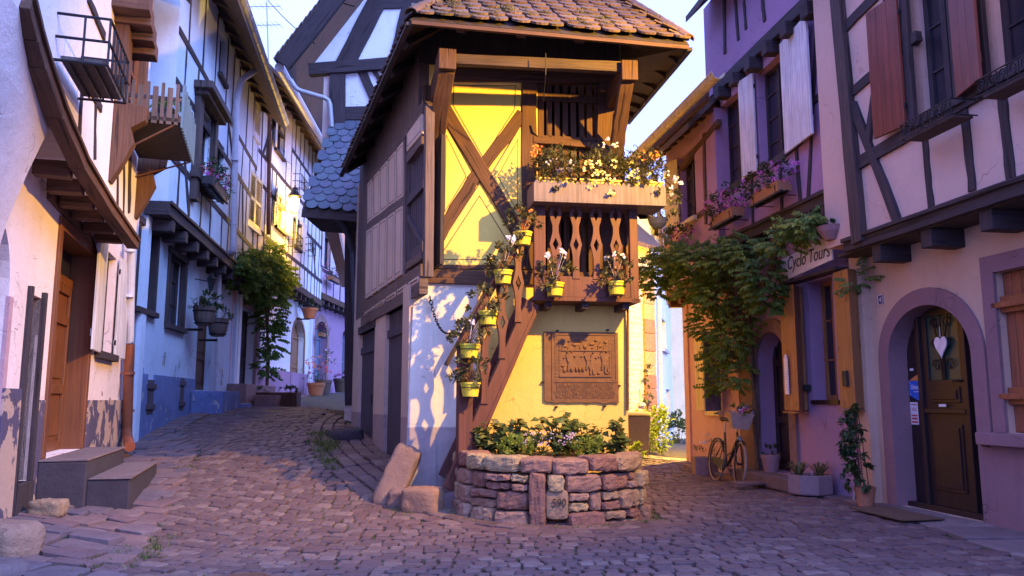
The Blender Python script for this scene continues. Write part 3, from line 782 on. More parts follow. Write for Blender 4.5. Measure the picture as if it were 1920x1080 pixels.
# doors of the flank
for (u0, u1, z0, z1), nm, nn in ((d1, 'plank_door', 7), (d2, 'plank_door', 5)):
    m_ = MB()
    for k in range(nn):
        a_ = u0 + (u1 - u0) * (k + .5) / nn; fbox(fl, m_, a_ - (u1 - u0) / nn * .47, a_ + (u1 - u0) / nn * .47, z0, z1, -.10, -.06)
    for zz in (z0 + .35, z1 - .3): fbox(fl, m_, u0, u1, zz - .06, zz + .06, -.06, -.03)
    dd = m_.build(nm, MT['slate_wood'], CH, bevel=.003)
    m_ = MB(); c_ = fl.P(u0 + .1, (z0 + z1) / 2, -.02); m_.tube([c_, c_ + fl.n * .03, c_ + fl.n * .03 - Z * .12, c_ - Z * .12], .01, 6); m_.build('handle', MT['iron'], dd)
    m_ = MB(); fbox(fl, m_, u0 - .06, u1 + .06, z1, z1 + .13, -.1, .02); m_.build('lintel', MT['oak_violet'], CH)
# ---- eaves: purlin ends, brackets, plates
E0 = at(768, 38, 8.62); E1 = at(1293, 86, 9.22)         # the two corners of the front eave
ed = (E1 - E0).normalized(); eo = Vector((ed.y, -ed.x, 0)).normalized()
t = MB()
PB = [at(838, 112, 8.98), at(1180, 133, 9.38)]          # bracket heads
for k, P_ in enumerate(PB):
    ctr = P_; bk = ctr + Vector((-.30 if k == 0 else -.12, 1.6, 0))
    t.beam(ctr + (ctr - bk).normalized() * .04, bk, .2, .25, Vector((1, 0, 0)), 5, .012)
foot = [FC.W(812, 305, .07), FC.W(1152, 300, .07)]
t.beam(PB[0] + Vector((-.02, .10, -.08)), foot[0] + Vector((.0, -.03, 0)), .2, .16, Vector((1, 0, 0)), 8, .015)
t.beam(PB[1] + Vector((-.02, .10, -.08)), foot[1] + Vector((.0, -.03, 0)), .17, .15, Vector((1, 0, 0)), 8, .015)
t.build('eaves_bracket', MT['oak'], CH, bevel=.01)
X0, Y0 = Vector((1, 0, 0)), Vector((0, 1, 0)); t = MB(); dz = Vector((0, 0, .17)); t.beam(PB[0] + dz * .25 + Y0 * .1, PB[1] + dz * .45 + Y0 * .1, .1, .13, Vector((0, 1, 0)), 8, .01)
t.build('purlin', MT['oak_dark'], CH, bevel=.006)
# ---- roof: hipped front, slopes left and right
AP = Vector((.55, 11.9, 8.35)); RB = Vector((-.55, 17.4, 8.35))     # ridge
LR = at(640, 326, 14.2); RR = at(1178, 228, 16.2)       # rear ends of the side eaves
def tiled(name, e0, e1, r0, r1, wd, ex, mat, host, th=.016, jr=.012, scallop=True, start=0, tl=None):
    """rows of round-ended tiles laid on the quad e0 e1 (eave) r1 r0 (ridge)"""
    m_ = MB(); e0, e1, r0, r1 = map(Vector, (e0, e1, r0, r1)); H = ((r0 + r1) / 2 - (e0 + e1) / 2).length
    nrm = (e1 - e0).cross((r0 + r1) - (e0 + e1)).normalized()
    if nrm.z < 0: nrm = -nrm
    rows = int(H / ex); tl = tl or ex * 1.75
    for k in range(start, rows):
        f0 = k / rows; A_ = e0.lerp(r0, f0); B_ = e1.lerp(r1, f0); L_ = (B_ - A_).length
        if L_ < wd * .6: continue
        x = (B_ - A_).normalized(); up = (e0.lerp(r0, min(1, f0 + .1)) + e1.lerp(r1, min(1, f0 + .1)) - A_ - B_); up = (up - x * up.dot(x)).normalized()
        nt_ = max(1, int(L_ / wd)); off = (k % 2) * .5
        for i in range(nt_ + 1):
            s_ = (i + off - .25) * wd + R.uniform(-jr, jr)
            if s_ < -.02 or s_ > L_ + .02: continue
            w2 = wd * .485; dn = R.uniform(-jr, jr); o_ = A_ + x * s_ - up * dn + nrm * R.uniform(0, .006); tw = R.uniform(-.05, .05)
            xx = (x + up * tw).normalized(); uu = (up - x * tw).normalized()
            if scallop: pr = [(-w2, 1), (-w2, .32), (-w2 * .86, .16), (-w2 * .5, .045), (0, 0), (w2 * .5, .045), (w2 * .86, .16), (w2, .32), (w2, 1)]
            else: pr = [(-w2, 1), (-w2, 0), (w2, 0), (w2, 1)]
            lift = .03 + R.uniform(0, .012)
            pts = [o_ + xx * a_ + uu * (b_ * tl) + nrm * (lift * (1 - b_) + .006) for a_, b_ in pr]
            m_.prism(pts, nrm * th)
    return m_.build(name, mat, host)
zz_ = Vector((0, 0, .05))
tiled('roof_tiles', E0 + zz_, E1 + zz_, AP, AP + Vector((.01, 0, 0)), .225, .155, MT['roof_tile'], CH, jr=.022, th=.026)
tiled('roof_tiles', LR + zz_, E0 + zz_, RB, AP, .165, .16, MT['roof_tile'], CH)
tiled('roof_tiles', E1 + zz_, RR + zz_, AP, RB, .165, .16, MT['roof_tile'], CH)
m_ = MB()                                               # boarding under the tiles
for q in ((E0, E1, AP), (LR, E0, AP, RB), (E1, RR, RB, AP)):
    c_ = sum(q, Vector()) / len(q); nn = (q[1] - q[0]).cross(q[2] - q[0]).normalized()
    if nn.z < 0: nn = -nn
    m_.prism([p + Vector((0, 0, .015)) for p in q], -nn * .03)
m_.build('roof_boarding', MT['soffit'], CH)
m_ = MB()
for (a_, b_) in ((E0, AP), (E1, AP)):                   # hip tiles
    for k in range(18):
        p = a_.lerp(b_, (k + .1) / 18) + Vector((0, 0, .07)); q = a_.lerp(b_, (k + 1.25) / 18) + Vector((0, 0, .10))
        sd_ = (b_ - a_).normalized().cross(Z).normalized(); up = sd_.cross((b_ - a_).normalized())
        vs = []; ns = 6
        for (c_, rr) in ((p, .095), (q, .075)):
            for i in range(ns + 1): an = math.pi * i / ns; vs.append(c_ + sd_ * math.cos(an) * rr + up * math.sin(an) * rr * .8)
            for i in range(ns + 1): an = math.pi * (ns - i) / ns; vs.append(c_ + sd_ * math.cos(an) * rr * .85 + up * (math.sin(an) * rr * .66))
        n2 = 2 * (ns + 1); m_.raw(vs, [(i, (i + 1) % n2, n2 + (i + 1) % n2, n2 + i) for i in range(n2)] + [tuple(range(n2 - 1, -1, -1)), tuple(range(n2, 2 * n2))])
m_.build('hip_tiles', MT['roof_tile'], CH)
m_ = MB()                                               # moss cushions on the lower courses
for _ in range(46):
    f0 = R.random() ** 1.5 * .35; p = (E0.lerp(AP, f0)).lerp(E1.lerp(AP, f0), R.choice((R.uniform(0, 1), R.gauss(.3, .12), R.gauss(.2, .1)))) + Z * .08; rr = R.uniform(.03, .10)
    for _2 in range(int(90 * rr / .08)):
        v = Vector((R.gauss(0, 1), R.gauss(0, .8), abs(R.gauss(0, .5)))) * rr * .6; m_.leaf(p + v, v + Z * rr * .5, Z, .022, .014)
m_.build('moss', MT['leaf_box'], CH)
m_ = MB()                                               # rafters showing under the eaves
for k in range(4):
    p = E0.lerp(E1, (k + .75) / 4.6); d_ = (AP - p).normalized(); m_.beam(p - Z * .07 + d_ * .1, p - Z * .07 + d_ * 1.7, .11, .11, ed, 3, .006)
m_.beam(E0 - Z * .03 + ed * .02, E1 - Z * .03 - ed * .02, .05, .045, Vector((0, 1, 0)), 8, .004)
m_.build('rafter', MT['oak'], CH, bevel=.004)
m_ = MB()
for (a_, b_, r_) in ((E0, LR, 7), (E1, RR, 7)):
    for k in range(r_):
        p = a_.lerp(b_, (k + .6) / r_); q = AP.lerp(RB, (k + .6) / r_); d_ = (q - p).normalized(); m_.beam(p - Z * .07 + d_ * .08, p - Z * .07 + d_ * 1.5, .1, .1, (b_ - a_), 3, .006)
    m_.beam(a_ - Z * .04, b_ - Z * .04, .04, .07, Z, 6, .004)
m_.build('rafter', MT['soffit'], CH)
m_ = MB(); m_.tube([at(1023, 100, 9.05), at(1023, 140, 9.06), at(1019, 190, 9.3)], .006, 5); m_.build('hook_wire', MT['iron'], CH)
# ---- door with open slats behind the balcony
u0, u1, z0, z1 = rect(FC, (1008, 148), (1150, 520)); m_ = MB(); nn = 9; zb = FC.uv(1060, 262)[1]
for k in range(nn):
    a_ = u0 + (u1 - u0) * (k + .5) / nn; fbox(FC, m_, a_ - .038, a_ + .038, z0, z1, -.08, -.055)
zr = (FC.uv(1060, 182)[1], zb, FC.uv(1060, 400)[1])
for zz in zr: fbox(FC, m_, u0, u1, zz - .055, zz + .055, -.055, -.02)
dr = m_.build('slatted_door', MT['oak'], CH, bevel=.003)
m_ = MB(); m_.tube([FC.W(995, 235, .05), FC.W(999, 248, .06), FC.W(1008, 256, .03)], .012, 6); m_.build('latch', MT['iron'], dr)
m_ = MB(); wall(FC, m_, .25, UR - .2, zt_low, 6.3, (), -1.5, -1.4); fbox(FC, m_, .1, UR - .1, zt_low - .1, zt_low, -3, -.2); m_.build('inner_wall', MT['soffit'], CH)
# ---- balcony
FBc = FC.shift(BO); BAL = MB()
z_top = FBc.uv(1090, 380)[1]; z_bot = FBc.uv(1090, 558)[1]; z_rl = FBc.uv(1090, 519)[1]
uL = FBc.uv(1000, 450)[0]; uR = FBc.uv(1195, 450)[0]
m_ = MB(); fbox(FBc, m_, uL - .02, uR + .02, z_bot - .05, z_bot, -BO + .02, .03)
for k in range(6): fbox(FBc, m_, uL + .02, uR - .01, z_bot + .001, z_bot + .03, -.02 - BO * (k + 1) / 6 + .02, -.02 - BO * k / 6)
m_.build('balcony_floor', MT['stair_wood'], CH, bevel=.004)
m_ = MB(); fbox(FBc, m_, uL + .12, uR - .09, z_bot + .001, z_rl, -.02, .02); fbox(FBc, m_, uL, uR, z_top - .0, z_top + .06, -.04, .045)
FBs = Facade((FBc.P(uR, 0).x, FBc.P(uR, 0).y), (-FC.n.x, -FC.n.y)); FBs.n = FC.d.copy()
fbox(FBs, m_, .07, BO - .02, z_bot, z_rl, -.035, .0); fbox(FBs, m_, .05, BO - .02, z_top, z_top + .06, -.05, .02)
m_.build('balcony_rail', MT['stair_wood'], CH, bevel=.005)
def baluster(F, u, z0_, z1_, wmax, lean=0.0, th=.032, mat='stair_wood', host=CH, diamonds=2):
    """flat sawn baluster with a waist and diamond holes; the holes are real"""
    H_ = z1_ - z0_; prof = [(0, .62), (.05, .55), (.12, .5), (.26, .5), (.36, .72), (.44, 1), (.52, .72), (.60, .5), (.68, .5), (.76, .8), (.84, 1), (.92, .78), (1, .62)]
    def hw(t_):
        for (a_, wa), (b_, wb) in zip(prof, prof[1:]):
            if a_ <= t_ <= b_: return (wa + (wb - wa) * (t_ - a_) / (b_ - a_)) * wmax / 2
    hol = [(.44, .085, .24 * wmax), (.84, .085, .24 * wmax)][:diamonds]
    ts = sorted({0, 1, *[p[0] for p in prof], *[c_ + s_ for c_, h_, _ in hol for s_ in (-h_, -h_ / 2, 0, h_ / 2, h_)]})
    def hole(t_):
        for c_, h_, w_ in hol:
            if abs(t_ - c_) < h_: return w_ * (1 - abs(t_ - c_) / h_)
        return 0
    m_ = MB()
    def P_(x, t_, a_): return F.P(u + x + lean * t_ * H_, z0_ + t_ * H_, a_)
    for t0, t1 in zip(ts, ts[1:]):
        a0, a1, h0, h1 = hw(t0), hw(t1), hole(t0), hole(t1)
        for sg in (-1, 1):
            q = [P_(sg * h0, t0, 0), P_(sg * a0, t0, 0), P_(sg * a1, t1, 0), P_(sg * h1, t1, 0)]
            m_.prism(q, F.n * th)
    return m_.build('baluster', MT[mat], host, weld=True)
for px_ in (1041, 1079, 1117, 1154): baluster(FBc, FBc.uv(px_, 450)[0], z_rl - .03, z_top, .155)
for d_ in (.3, .55): baluster(FBs, d_, z_rl - .03, z_top, .15)
m_ = MB(); fbox(FBc, m_, uL, uL + .15, z_bot - .02, z_top + .01, -.03, .035); fbox(FBc, m_, uR - .11, uR, z_bot - .06, z_top + .02, -.05, .03)
m_.build('balcony_post', MT['stair_wood'], CH, bevel=.008)
m_ = MB()                                               # joists that carry the balcony
for u_ in (uL + .2, (uL + uR) / 2, uR - .15): m_.beam(FBc.P(u_, z_bot - .09, -.06), FC.P(u_, z_bot - .09, -.02), .09, .08, FC.d, 2, .004)
m_.build('joist', MT['oak_dark'], CH)
# trough shelf on top of the rail
FT = FC.shift(BO + .26); ua, za = FT.uv(1001, 374); ub, _ = FT.uv(1249, 374); zt = FT.uv(1120, 347)[1]
m_ = MB(); fbox(FT, m_, ua, ub, za, zt, -.03, 0)
nz_ = 23
for k in range(nz_):                                    # sawtooth top edge
    a_ = ua + (ub - ua) * k / nz_; b_ = ua + (ub - ua) * (k + 1) / nz_
    m_.prism([FT.P(a_, zt - .001, -.03), FT.P(b_, zt - .001, -.03), FT.P((a_ + b_) / 2, zt + .045, -.03)], FT.n * .03)
fbox(FT, m_, ua, ub, za - .02, za + .001, -.5, .0); fbox(FT, m_, ub - .03, ub, za, zt + .02, -.5, -.03); fbox(FT, m_, ua, ua + .03, za, zt + .02, -.5, -.03)
fbox(FT, m_, ua + .03, ub - .03, za, zt, -.5, -.47)
m_.build('flower_shelf', MT['trough_wood'], CH, bevel=.003)
# ---- outside stair
_b = FC.W(838, 915, SO); _t = FC.W(1003, 568, BO + .01); FS = Facade((_b.x, _b.y), (_t.x - _b.x, _t.y - _b.y)); s0 = FS.uv(846, 920); s1 = FS.uv(1000, 568)
def f2c(u_): q = FS.P(u_, 0) - FC.O; return q.dot(FC.d), q.dot(FC.n)
FI = FC.shift(.16)
m_ = MB(); bar(FS, m_, s0, s1, .20, -.05, .012, 6, .004, px=False); bar(FS, m_, (s0[0] + .055, s0[1] - .02), (s1[0] + .055, s1[1] - .02), .03, .012, .024, 6, .002, px=False)
m_.build('stringer', MT['stair_wood'], CH, bevel=.006)
m_ = MB(); bar(FI, m_, (f2c(s0[0])[0] - .02, s0[1] + .08), (f2c(s1[0])[0] - .02, s1[1] + .08), .2, -.05, .0, 6, .004, px=False); m_.build('stringer', MT['stair_wood'], CH, bevel=.006)
for k in range(11):
    f_ = (k + .6) / 11.3; u_ = s0[0] + (s1[0] - s0[0]) * f_; z_ = s0[1] + (s1[1] - s0[1]) * f_
    m_ = MB(); uc_, oc_ = f2c(u_); c_ = FC.P(uc_, z_, (oc_ + .16) / 2 - .03); m_.box(c_ - FC.d * .0, (.19, max(.16, oc_ - .2), .035), (FC.d, FC.n, Z)); m_.build('tread', MT['oak_dark'], CH, bevel=.004)
dz_du = (s1[1] - s0[1]) / (s1[0] - s0[0])
def zs(u_): return s0[1] + (u_ - s0[0]) * dz_du
m_ = MB(); un = FS.uv(872, 800)[0]; fbox(FS, m_, un - .1, un + .08, s0[1] - .1, FS.uv(872, 640)[1], -.045, .045); m_.build('newel_post', MT['stair_wood'], CH, bevel=.008)
for px_, yb, yt in ((907, 757, 600), (940, 672, 520), (970, 604, 440)):
    u_, zb_ = FS.uv(px_, yb); zt_ = FS.uv(px_, yt)[1]; baluster(FS, u_, zb_, zt_, .155, diamonds=2)
hr0 = FS.uv(862, 648); hr1 = FS.uv(1003, 392)
m_ = MB(); bar(FS, m_, hr0, hr1, .07, -.03, .05, 3, .002, px=False); m_.build('handrail', MT['stair_wood'], CH, bevel=.006)
m_ = MB(); bar(FI, m_, FI.uv(836, 685), FI.uv(968, 440), .055, -.02, .02, 3, .002, px=False); m_.build('handrail', MT['oak_dark'], CH, bevel=.005)
m_ = MB()
for px_, py_ in ((1010, 415), (1010, 505), (1186, 405), (1186, 498)):
    c_ = FBc.W(px_, py_, .036); m_.lathe(c_ , [(.012, 0), (.012, .006), (.006, .01)], 8, ax=(FC.d, Z, FC.n))
m_.build('bolt', MT['iron'], CH)
# rain pipe on the right corner
m_ = MB(); m_.tube([FC.W(1177, y_, .05) for y_ in (560, 640, 720, 770)], .018, 8); m_.build('drain_pipe', MT['rust'], CH)

# ---- plaque with relief
PQ = FC.W(1088, 690, .0); u0, u1, z0, z1 = rect(FC, (1019, 622), (1159, 756)); F_ = FC
pq = thing('relief_plaque', 'bronze coloured relief plaque with vintage figures and lettering fixed under the balcony', 'plaque', FC.P(u0, z0, 0))
m_ = MB(); edge = [(u0, z1), (u0, z0 + .03), (u0 + .05, z0 + .01)]
k = 0; xx = u0 + .09
while xx < u1 - .08: edge.append((xx, z0 + R.uniform(-.008, .016))); xx += .06
edge += [(u1, z0 + .0), (u1 + .004, z1)]
fpoly(F_, m_, edge, .005, .035, px=False); m_.build('slab', MT['bronze'], pq)
m_ = MB(); W_, H_ = u1 - u0, z1 - z0
def U(x): return u0 + x * W_
def V(y_): return z0 + y_ * H_
# frame mouldings
for (a_, b_, c_, d_, h) in ((.10, .98, .955, .975, .045), (.10, .12, .05, .975, .045), (.96, .98, .30, .975, .045), (.12, .96, .29, .31, .046), (.20, .90, .365, .385, .05), (.20, .22, .385, .9, .043), (.88, .90, .385, .9, .043), (.0, .012, .04, .99, .04), (.2, .9, .73, .745, .048)):
    fbox(F_, m_, U(a_), U(b_), V(c_), V(d_), .034, h)
for k in range(26):                                     # leafy border
    for sx in (.16, .925): 
        z_ = V(.33 + .62 * k / 26); bar(F_, m_, (U(sx - .02), z_), (U(sx + .02), z_ + .012 * (1 if k % 2 else -1)), .010, .034, .041, 1, 0, px=False)
def blob(x, y_, rx, ry, h=.02):
    c_ = F_.P(U(x), V(y_), .034); vs = [c_ + F_.n * h]; n_ = 8
    for rg, hh in ((.55, .75), (1, 0)):
        for q in range(n_): a_ = q * 2 * math.pi / n_; vs.append(c_ + F_.d * (rx * W_ * rg * math.cos(a_)) + Z * (ry * H_ * rg * math.sin(a_)) + F_.n * (h * hh))
    m_.raw(vs, [(0, 1 + q, 1 + (q + 1) % n_) for q in range(n_)] + [(1 + q, 1 + n_ + q, 1 + n_ + (q + 1) % n_, 1 + (q + 1) % n_) for q in range(n_)])
def limb(x0_, y0_, x1_, y1_, w0): bar(F_, m_, (U(x0_), V(y0_)), (U(x1_), V(y1_)), w0 * W_, .034, .052, 2, .002, px=False)
for (x, y_, s_, ln) in ((.31, .62, 1, .03), (.37, .63, .9, -.02), (.55, .64, 1, .04), (.66, .60, 1.15, -.02), (.78, .64, 1, .02), (.84, .62, 1.1, 0)):
    blob(x, y_ + .09 * s_, .018, .02, .024); limb(x, y_ + .07 * s_, x + ln, y_ - .04 * s_, .05); limb(x + ln, y_ - .03 * s_, x + ln - .02, y_ - .17 * s_, .026); limb(x + ln, y_ - .03 * s_, x + ln + .03, y_ - .17 * s_, .026)
    limb(x, y_ + .05 * s_, x - .05, y_ + .01 * s_, .018); limb(x, y_ + .05 * s_, x + .055, y_ + .03 * s_, .018)
for x in (.37, .43, .475, .52): blob(x, .47, .022, .045, .026)
for (x, y_, rx, ry) in ((.25, .52, .035, .02), (.27, .46, .03, .05), (.73, .42, .025, .025), (.84, .42, .04, .02), (.28, .80, .04, .03), (.42, .82, .06, .035), (.55, .79, .03, .04), (.64, .83, .05, .03), (.75, .80, .045, .03), (.83, .86, .03, .025), (.48, .87, .05, .02), (.34, .87, .03, .02), (.70, .88, .03, .02)): blob(x, y_, rx, ry)
for k in range(8): limb(.24 + k * .08, .75 + .02 * (k % 2), .28 + k * .08, .86 - .03 * (k % 3), .012)
m_.build('relief', MT['bronze'], pq)
def text(s_, F, u, z, size, mat, host, off, depth=.003, name='lettering', shear=0, squeeze=1.0, align='CENTER', flip=False, rot=0.0):
    c_ = bpy.data.curves.new('t', 'FONT'); c_.body = s_; c_.size = size; c_.extrude = depth; c_.align_x = align; c_.shear = shear
    o = bpy.data.objects.new('t', c_); COL.objects.link(o); bpy.context.view_layer.update()
    me = bpy.data.meshes.new_from_object(o.evaluated_get(bpy.context.evaluated_depsgraph_get())); bpy.data.objects.remove(o)
    X = F.d * (-1 if flip else 1); cr, sr = math.cos(rot), math.sin(rot); o0 = ORG[host.name]
    for v in me.vertices:
        a_, b_ = v.co.x * squeeze, v.co.y; a_, b_ = a_ * cr - b_ * sr, a_ * sr + b_ * cr
        p = F.P(u, z, off) + X * a_ + Z * b_ + F.n * (v.co.z + depth) - o0; v.co = p
    me.materials.clear(); me.materials.append(mat); ob = bpy.data.objects.new(name, me); COL.objects.link(ob); ob.parent = host; ORG[ob.name] = o0.copy(); return ob
for k, s_ in enumerate(('TASKAGARHERISRAMVMERT', 'DASRVNSDARSTELLENFEST', 'VHLLSTORCHENNONNENAN', 'INORFCNVOINDANDERTEN')):
    text(s_, F_, U(.54), V(.222 - k * .052), .072, MT['bronze'], pq, .034, .004, 'inscription', squeeze=.84 - (.0 if k else .0))
for (x, y_) in ((1045, 619), (1139, 618), (1016, 716), (1162, 723), (1043, 762), (1133, 761)):
    pass
m_ = MB()
for (x, y_) in ((1045, 620), (1139, 619), (1017, 716), (1161, 723), (1043, 763), (1133, 762)):
    c_ = F_.W(x, y_, .02); m_.box(c_, (.03, .05, .018), (F_.d, F_.n, Z), j=.004)
m_.build('clip', MT['iron'], pq)
# ---- chain on the pier
c0 = FC.W(806, 556, .05); c1 = FS.W(858, 618, -.02); chn = thing('chain', 'dark iron chain hanging in a curve from the white wall to the stair newel', 'chain', c0)
m_ = MB(); nl = 30
def cat_(t_): return c0.lerp(c1, t_) - Z * .30 * 4 * t_ * (1 - t_) * (.55 + .45 * (1 - t_)) 
for k in range(nl):
    p = cat_((k + .5) / nl); d_ = (cat_((k + 1) / nl) - cat_(k / nl)); ln = d_.length; d_.normalize(); s_ = d_.cross(FC.n).normalized(); s_ = s_ if k % 2 else d_.cross(s_)
    m_.tube([p + d_ * (math.cos(q * math.pi / 4) * ln * .72) + s_ * (math.sin(q * math.pi / 4) * ln * .38) for q in range(8)], .0065, 5, True)
m_.build('links', MT['iron'], chn)
# ================================================================ raised stone bed
PC = Vector((.43, 9.42, 0)); PR = 1.045; PRY = .86; PH = .69
SP_ = thing('stone_planter', 'round raised bed of rough reddish sandstone blocks before the yellow wall', 'planter', PC)
def rim(a, k=1.0): return Vector((PC.x + PR * k * math.cos(a), PC.y + PRY * k * math.sin(a), 0))
def rock(mb, c, ax, size, j=.018, bul=.02, r=None, n=7):
    """rough hewn block: subdivided box with worn corners"""
    X, Y, Zz = ax; c = Vector(c); idx = {}; vs = []; fs = []; seed = Vector((R.uniform(-50, 50), R.uniform(-50, 50), R.uniform(-50, 50)))
    def vert(i, k, l):
        if (i, k, l) in idx: return idx[(i, k, l)]
        a, b_, h = i / n * 2 - 1, k / n * 2 - 1, l / n * 2 - 1; q = Vector((a, b_, h))
        m3 = sorted((abs(a), abs(b_), abs(h)))[1]; f = 1 - .06 * (m3 ** 5) - .08 * (m3 ** 5) * min(abs(a), abs(b_), abs(h))
        nz3 = mnoise.noise_vector(seed + Vector((a * size[0], b_ * size[1], h * size[2])) * 4.2)
        p = c + X * (a * size[0] / 2 * f) + Y * (b_ * size[1] / 2 * f) + Zz * (h * size[2] / 2 * f) + nz3 * j * 1.5 + mnoise.noise_vector(seed + Vector((a * size[0], b_ * size[1], h * size[2])) * 13) * j * 1.3 + (X * a + Y * b_ + Zz * h) * R.uniform(-.3, .3) * j
        idx[(i, k, l)] = len(vs); vs.append(p); return idx[(i, k, l)]
    for i in range(n):
        for k in range(n):
            for (fa, fb_) in ((0, 1), (n, -1)):
                for mk in (lambda x, y_, q: (q, x, y_), lambda x, y_, q: (y_, q, x), lambda x, y_, q: (x, y_, q)):
                    q = [vert(*mk(*p, fa)) for p in ((i, k), (i + 1, k), (i + 1, k + 1), (i, k + 1))]; fs.append(tuple(q if fb_ < 0 else q[::-1]))
    mb.raw(vs, fs, r)
Rk = MB()
zrow = [(-.06, .14), (.14, .34), (.34, .52), (.52, PH)]
for li, (za_, zb_) in enumerate(zrow):
    segs_ = [(156 + li * 2, 390)] if li == 3 else ([(154, 256.5), (266.5, 392)] if li == 2 else [(154, 256.5), (278, 392)])
    for (d0, d1) in segs_:
        tot = math.radians(d1 - d0); ws = []
        while sum(ws) < tot: ws.append(R.choice((R.uniform(.16, .28), R.uniform(.3, .52))) if li < 3 else R.uniform(.26, .56))
        k_ = tot / sum(ws); a = math.radians(d0)
        for ww in ws:
            da = ww * k_; am = a + da / 2; a += da; w3 = da * math.hypot(PR * math.sin(am), PRY * math.cos(am)) * 1.03
            p = rim(am, 1.0 - .012 * li); tng = (rim(am + .02) - rim(am - .02)).normalized(); nr = Vector((tng.y, -tng.x, 0)); h_ = zb_ - za_
            zlo = za_ + (gz(p.x, p.y) * (1 - li / 4)) + (R.uniform(-.02, .03) if li == 3 else 0)
            if R.random() < .3 and li < 3:
                for zz in (0, 1): rock(Rk, p + Z * (zlo + h_ * (.25 + .5 * zz)) - nr * R.uniform(.08, .12), (tng, nr, Z), (w3 - .022, .32 + R.uniform(-.03, .03), h_ / 2 - .02), .010)
            else: rock(Rk, p + Z * (zlo + h_ / 2) - nr * R.uniform(.07, .13), (tng, nr, Z), (w3 - .022, .33 + R.uniform(-.05, .06), h_ - .018 + R.uniform(0, .02)), .009)
Rk.build('boulder_wall', MT['sandstone'], SP_, bevel=0, smooth=False, weld=False)
m_ = MB(); am = math.radians(261.5); p = rim(am, 1.06); tng = (rim(am + .02) - rim(am - .02)).normalized(); nr = Vector((tng.y, -tng.x, 0))
rock(m_, p + Z * .26 - nr * .06, (tng, nr, Z), (.17, .2, .58), .01, r=.02); m_.build('upright_slab', MT['sandstone'], SP_)
m_ = MB(); am = math.radians(272); p = rim(am, 1.04); tng = (rim(am + .02) - rim(am - .02)).normalized(); nr = Vector((tng.y, -tng.x, 0))
rock(m_, p + Z * .22 - nr * .06, (tng, nr, Z), (.24, .2, .30), .004, r=.4); ds = m_.build('date_stone', MT['sandstone'], SP_)
FD = Facade((p.x, p.y), (tng.x, tng.y)); FD.n = nr
text('590', FD, .01, .20, .125, MT['ink'], ds, .052, .002, 'carved_number', shear=.2, squeeze=.8)
m_ = MB(); m_.prism([rim(math.radians(a_), .9) + Z * (PH - .08) for a_ in range(0, 360, 15)], (0, 0, .05)); m_.build('soil', MT['soil'], SP_)
m_ = MB(); m_.lathe(PC + Z * -.1, [(.8, 0), (.8, PH)], 24); 
# guard stone, block and wedge by the corner
def boulder(name, label, cat, c, ax, size, mat, j=.03, n=9, r=None):
    m_ = MB(); rock(m_, c, ax, size, j, r=r, n=n); o = m_.build(name, MT[mat], None, smooth=True, origin=(c[0], c[1], c[2] - size[2] / 2)); return tag(o, label, cat)
X0, Y0 = Vector((1, 0, 0)), Vector((0, 1, 0))
lean = Vector((.42, .25, 1)).normalized(); lx = Vector((1, 0, -.42)).normalized(); ly = lean.cross(lx).normalized()
g_ = MB(); gp = [at_z(712, 952, .08), at_z(762, 962, .05), FC.W(768, 862, .1), FC.W(742, 862, .12)]
c_ = Vector((-1.36, 9.62, .38)); boulder('guard_stone', 'tall pale guard stone leaning against the corner of the dovecote house', 'guard stone', c_, (lx, ly, lean), (.32, .36, .80), 'pale_stone', .012)
boulder('stone_block', 'squared sandstone block at the foot of the outside stair', 'stone block', Vector((-1.0, 9.22, .17)), (Vector((.97, -.25, 0)), Vector((.25, .97, 0)), Z), (.42, .38, .31), 'sandstone', .008, r=.45)
boulder('foot_rock', 'low rounded rock wedged between guard stone and squared block', 'rock', Vector((-1.22, 9.5, .14)), (X0, Y0, Z), (.42, .42, .30), 'pale_stone', .016)
boulder('stair_footing', 'grey mortared rubble footing under the outside stair', 'footing', Vector((-.72, 9.55, .12)), (X0, Y0, Z), (.55, .55, .3), 'flag', .014)
boulder('loose_slab', 'flat dark stone slab lying by the rear flank door of the corner house', 'stone', Vector((-2.75, 13.2, .66)), (Vector((.9, .4, .1)).normalized(), Vector((-.4, .9, 0)).normalized(), Z), (.5, .9, .34), 'dark_step', .02)
# ---------------------------------------------------------------- house helpers
def rect2(F, l, r_, t_, b_, a=0.0):
    return (F.uv(*l, a)[0], F.uv(*r_, a)[0], F.uv(*b_, a)[1], F.uv(*t_, a)[1])
def shell(F, host, mat, u0, u1, z0, z1, depth=6.0, roof=None, rise=3.2, over=.6, a0=-.3):
    """end walls, back wall and a pitched roof behind a front"""
    m_ = MB(); fbox(F, m_, u0, u0 + .25, z0, z1, -depth, a0); fbox(F, m_, u1 - .25, u1, z0, z1, -depth, a0); fbox(F, m_, u0, u1, z0, z1, -depth - .25, -depth)
    for u_ in (u0, u1 - .25): m_.prism([F.P(u_, z1, 0 + a0), F.P(u_, z1 + rise, -depth / 2), F.P(u_, z1, -depth)], F.d * .25)
    m_.build('end_wall', mat, host)
    m_ = MB(); th = .12
    for s_ in (0, 1):
        e = over if s_ == 0 else -depth - over; ze = z1 - rise * ((over - a0 * 0) / (depth / 2)) * .9
        q = [F.P(u0 - .1, ze, e), F.P(u1 + .1, ze, e), F.P(u1 + .1, z1 + rise, -depth / 2), F.P(u0 - .1, z1 + rise, -depth / 2)]
        m_.prism(q, (0, 0, th))
    m_.build('roof', roof or MT['roof_tile'], host); return ze
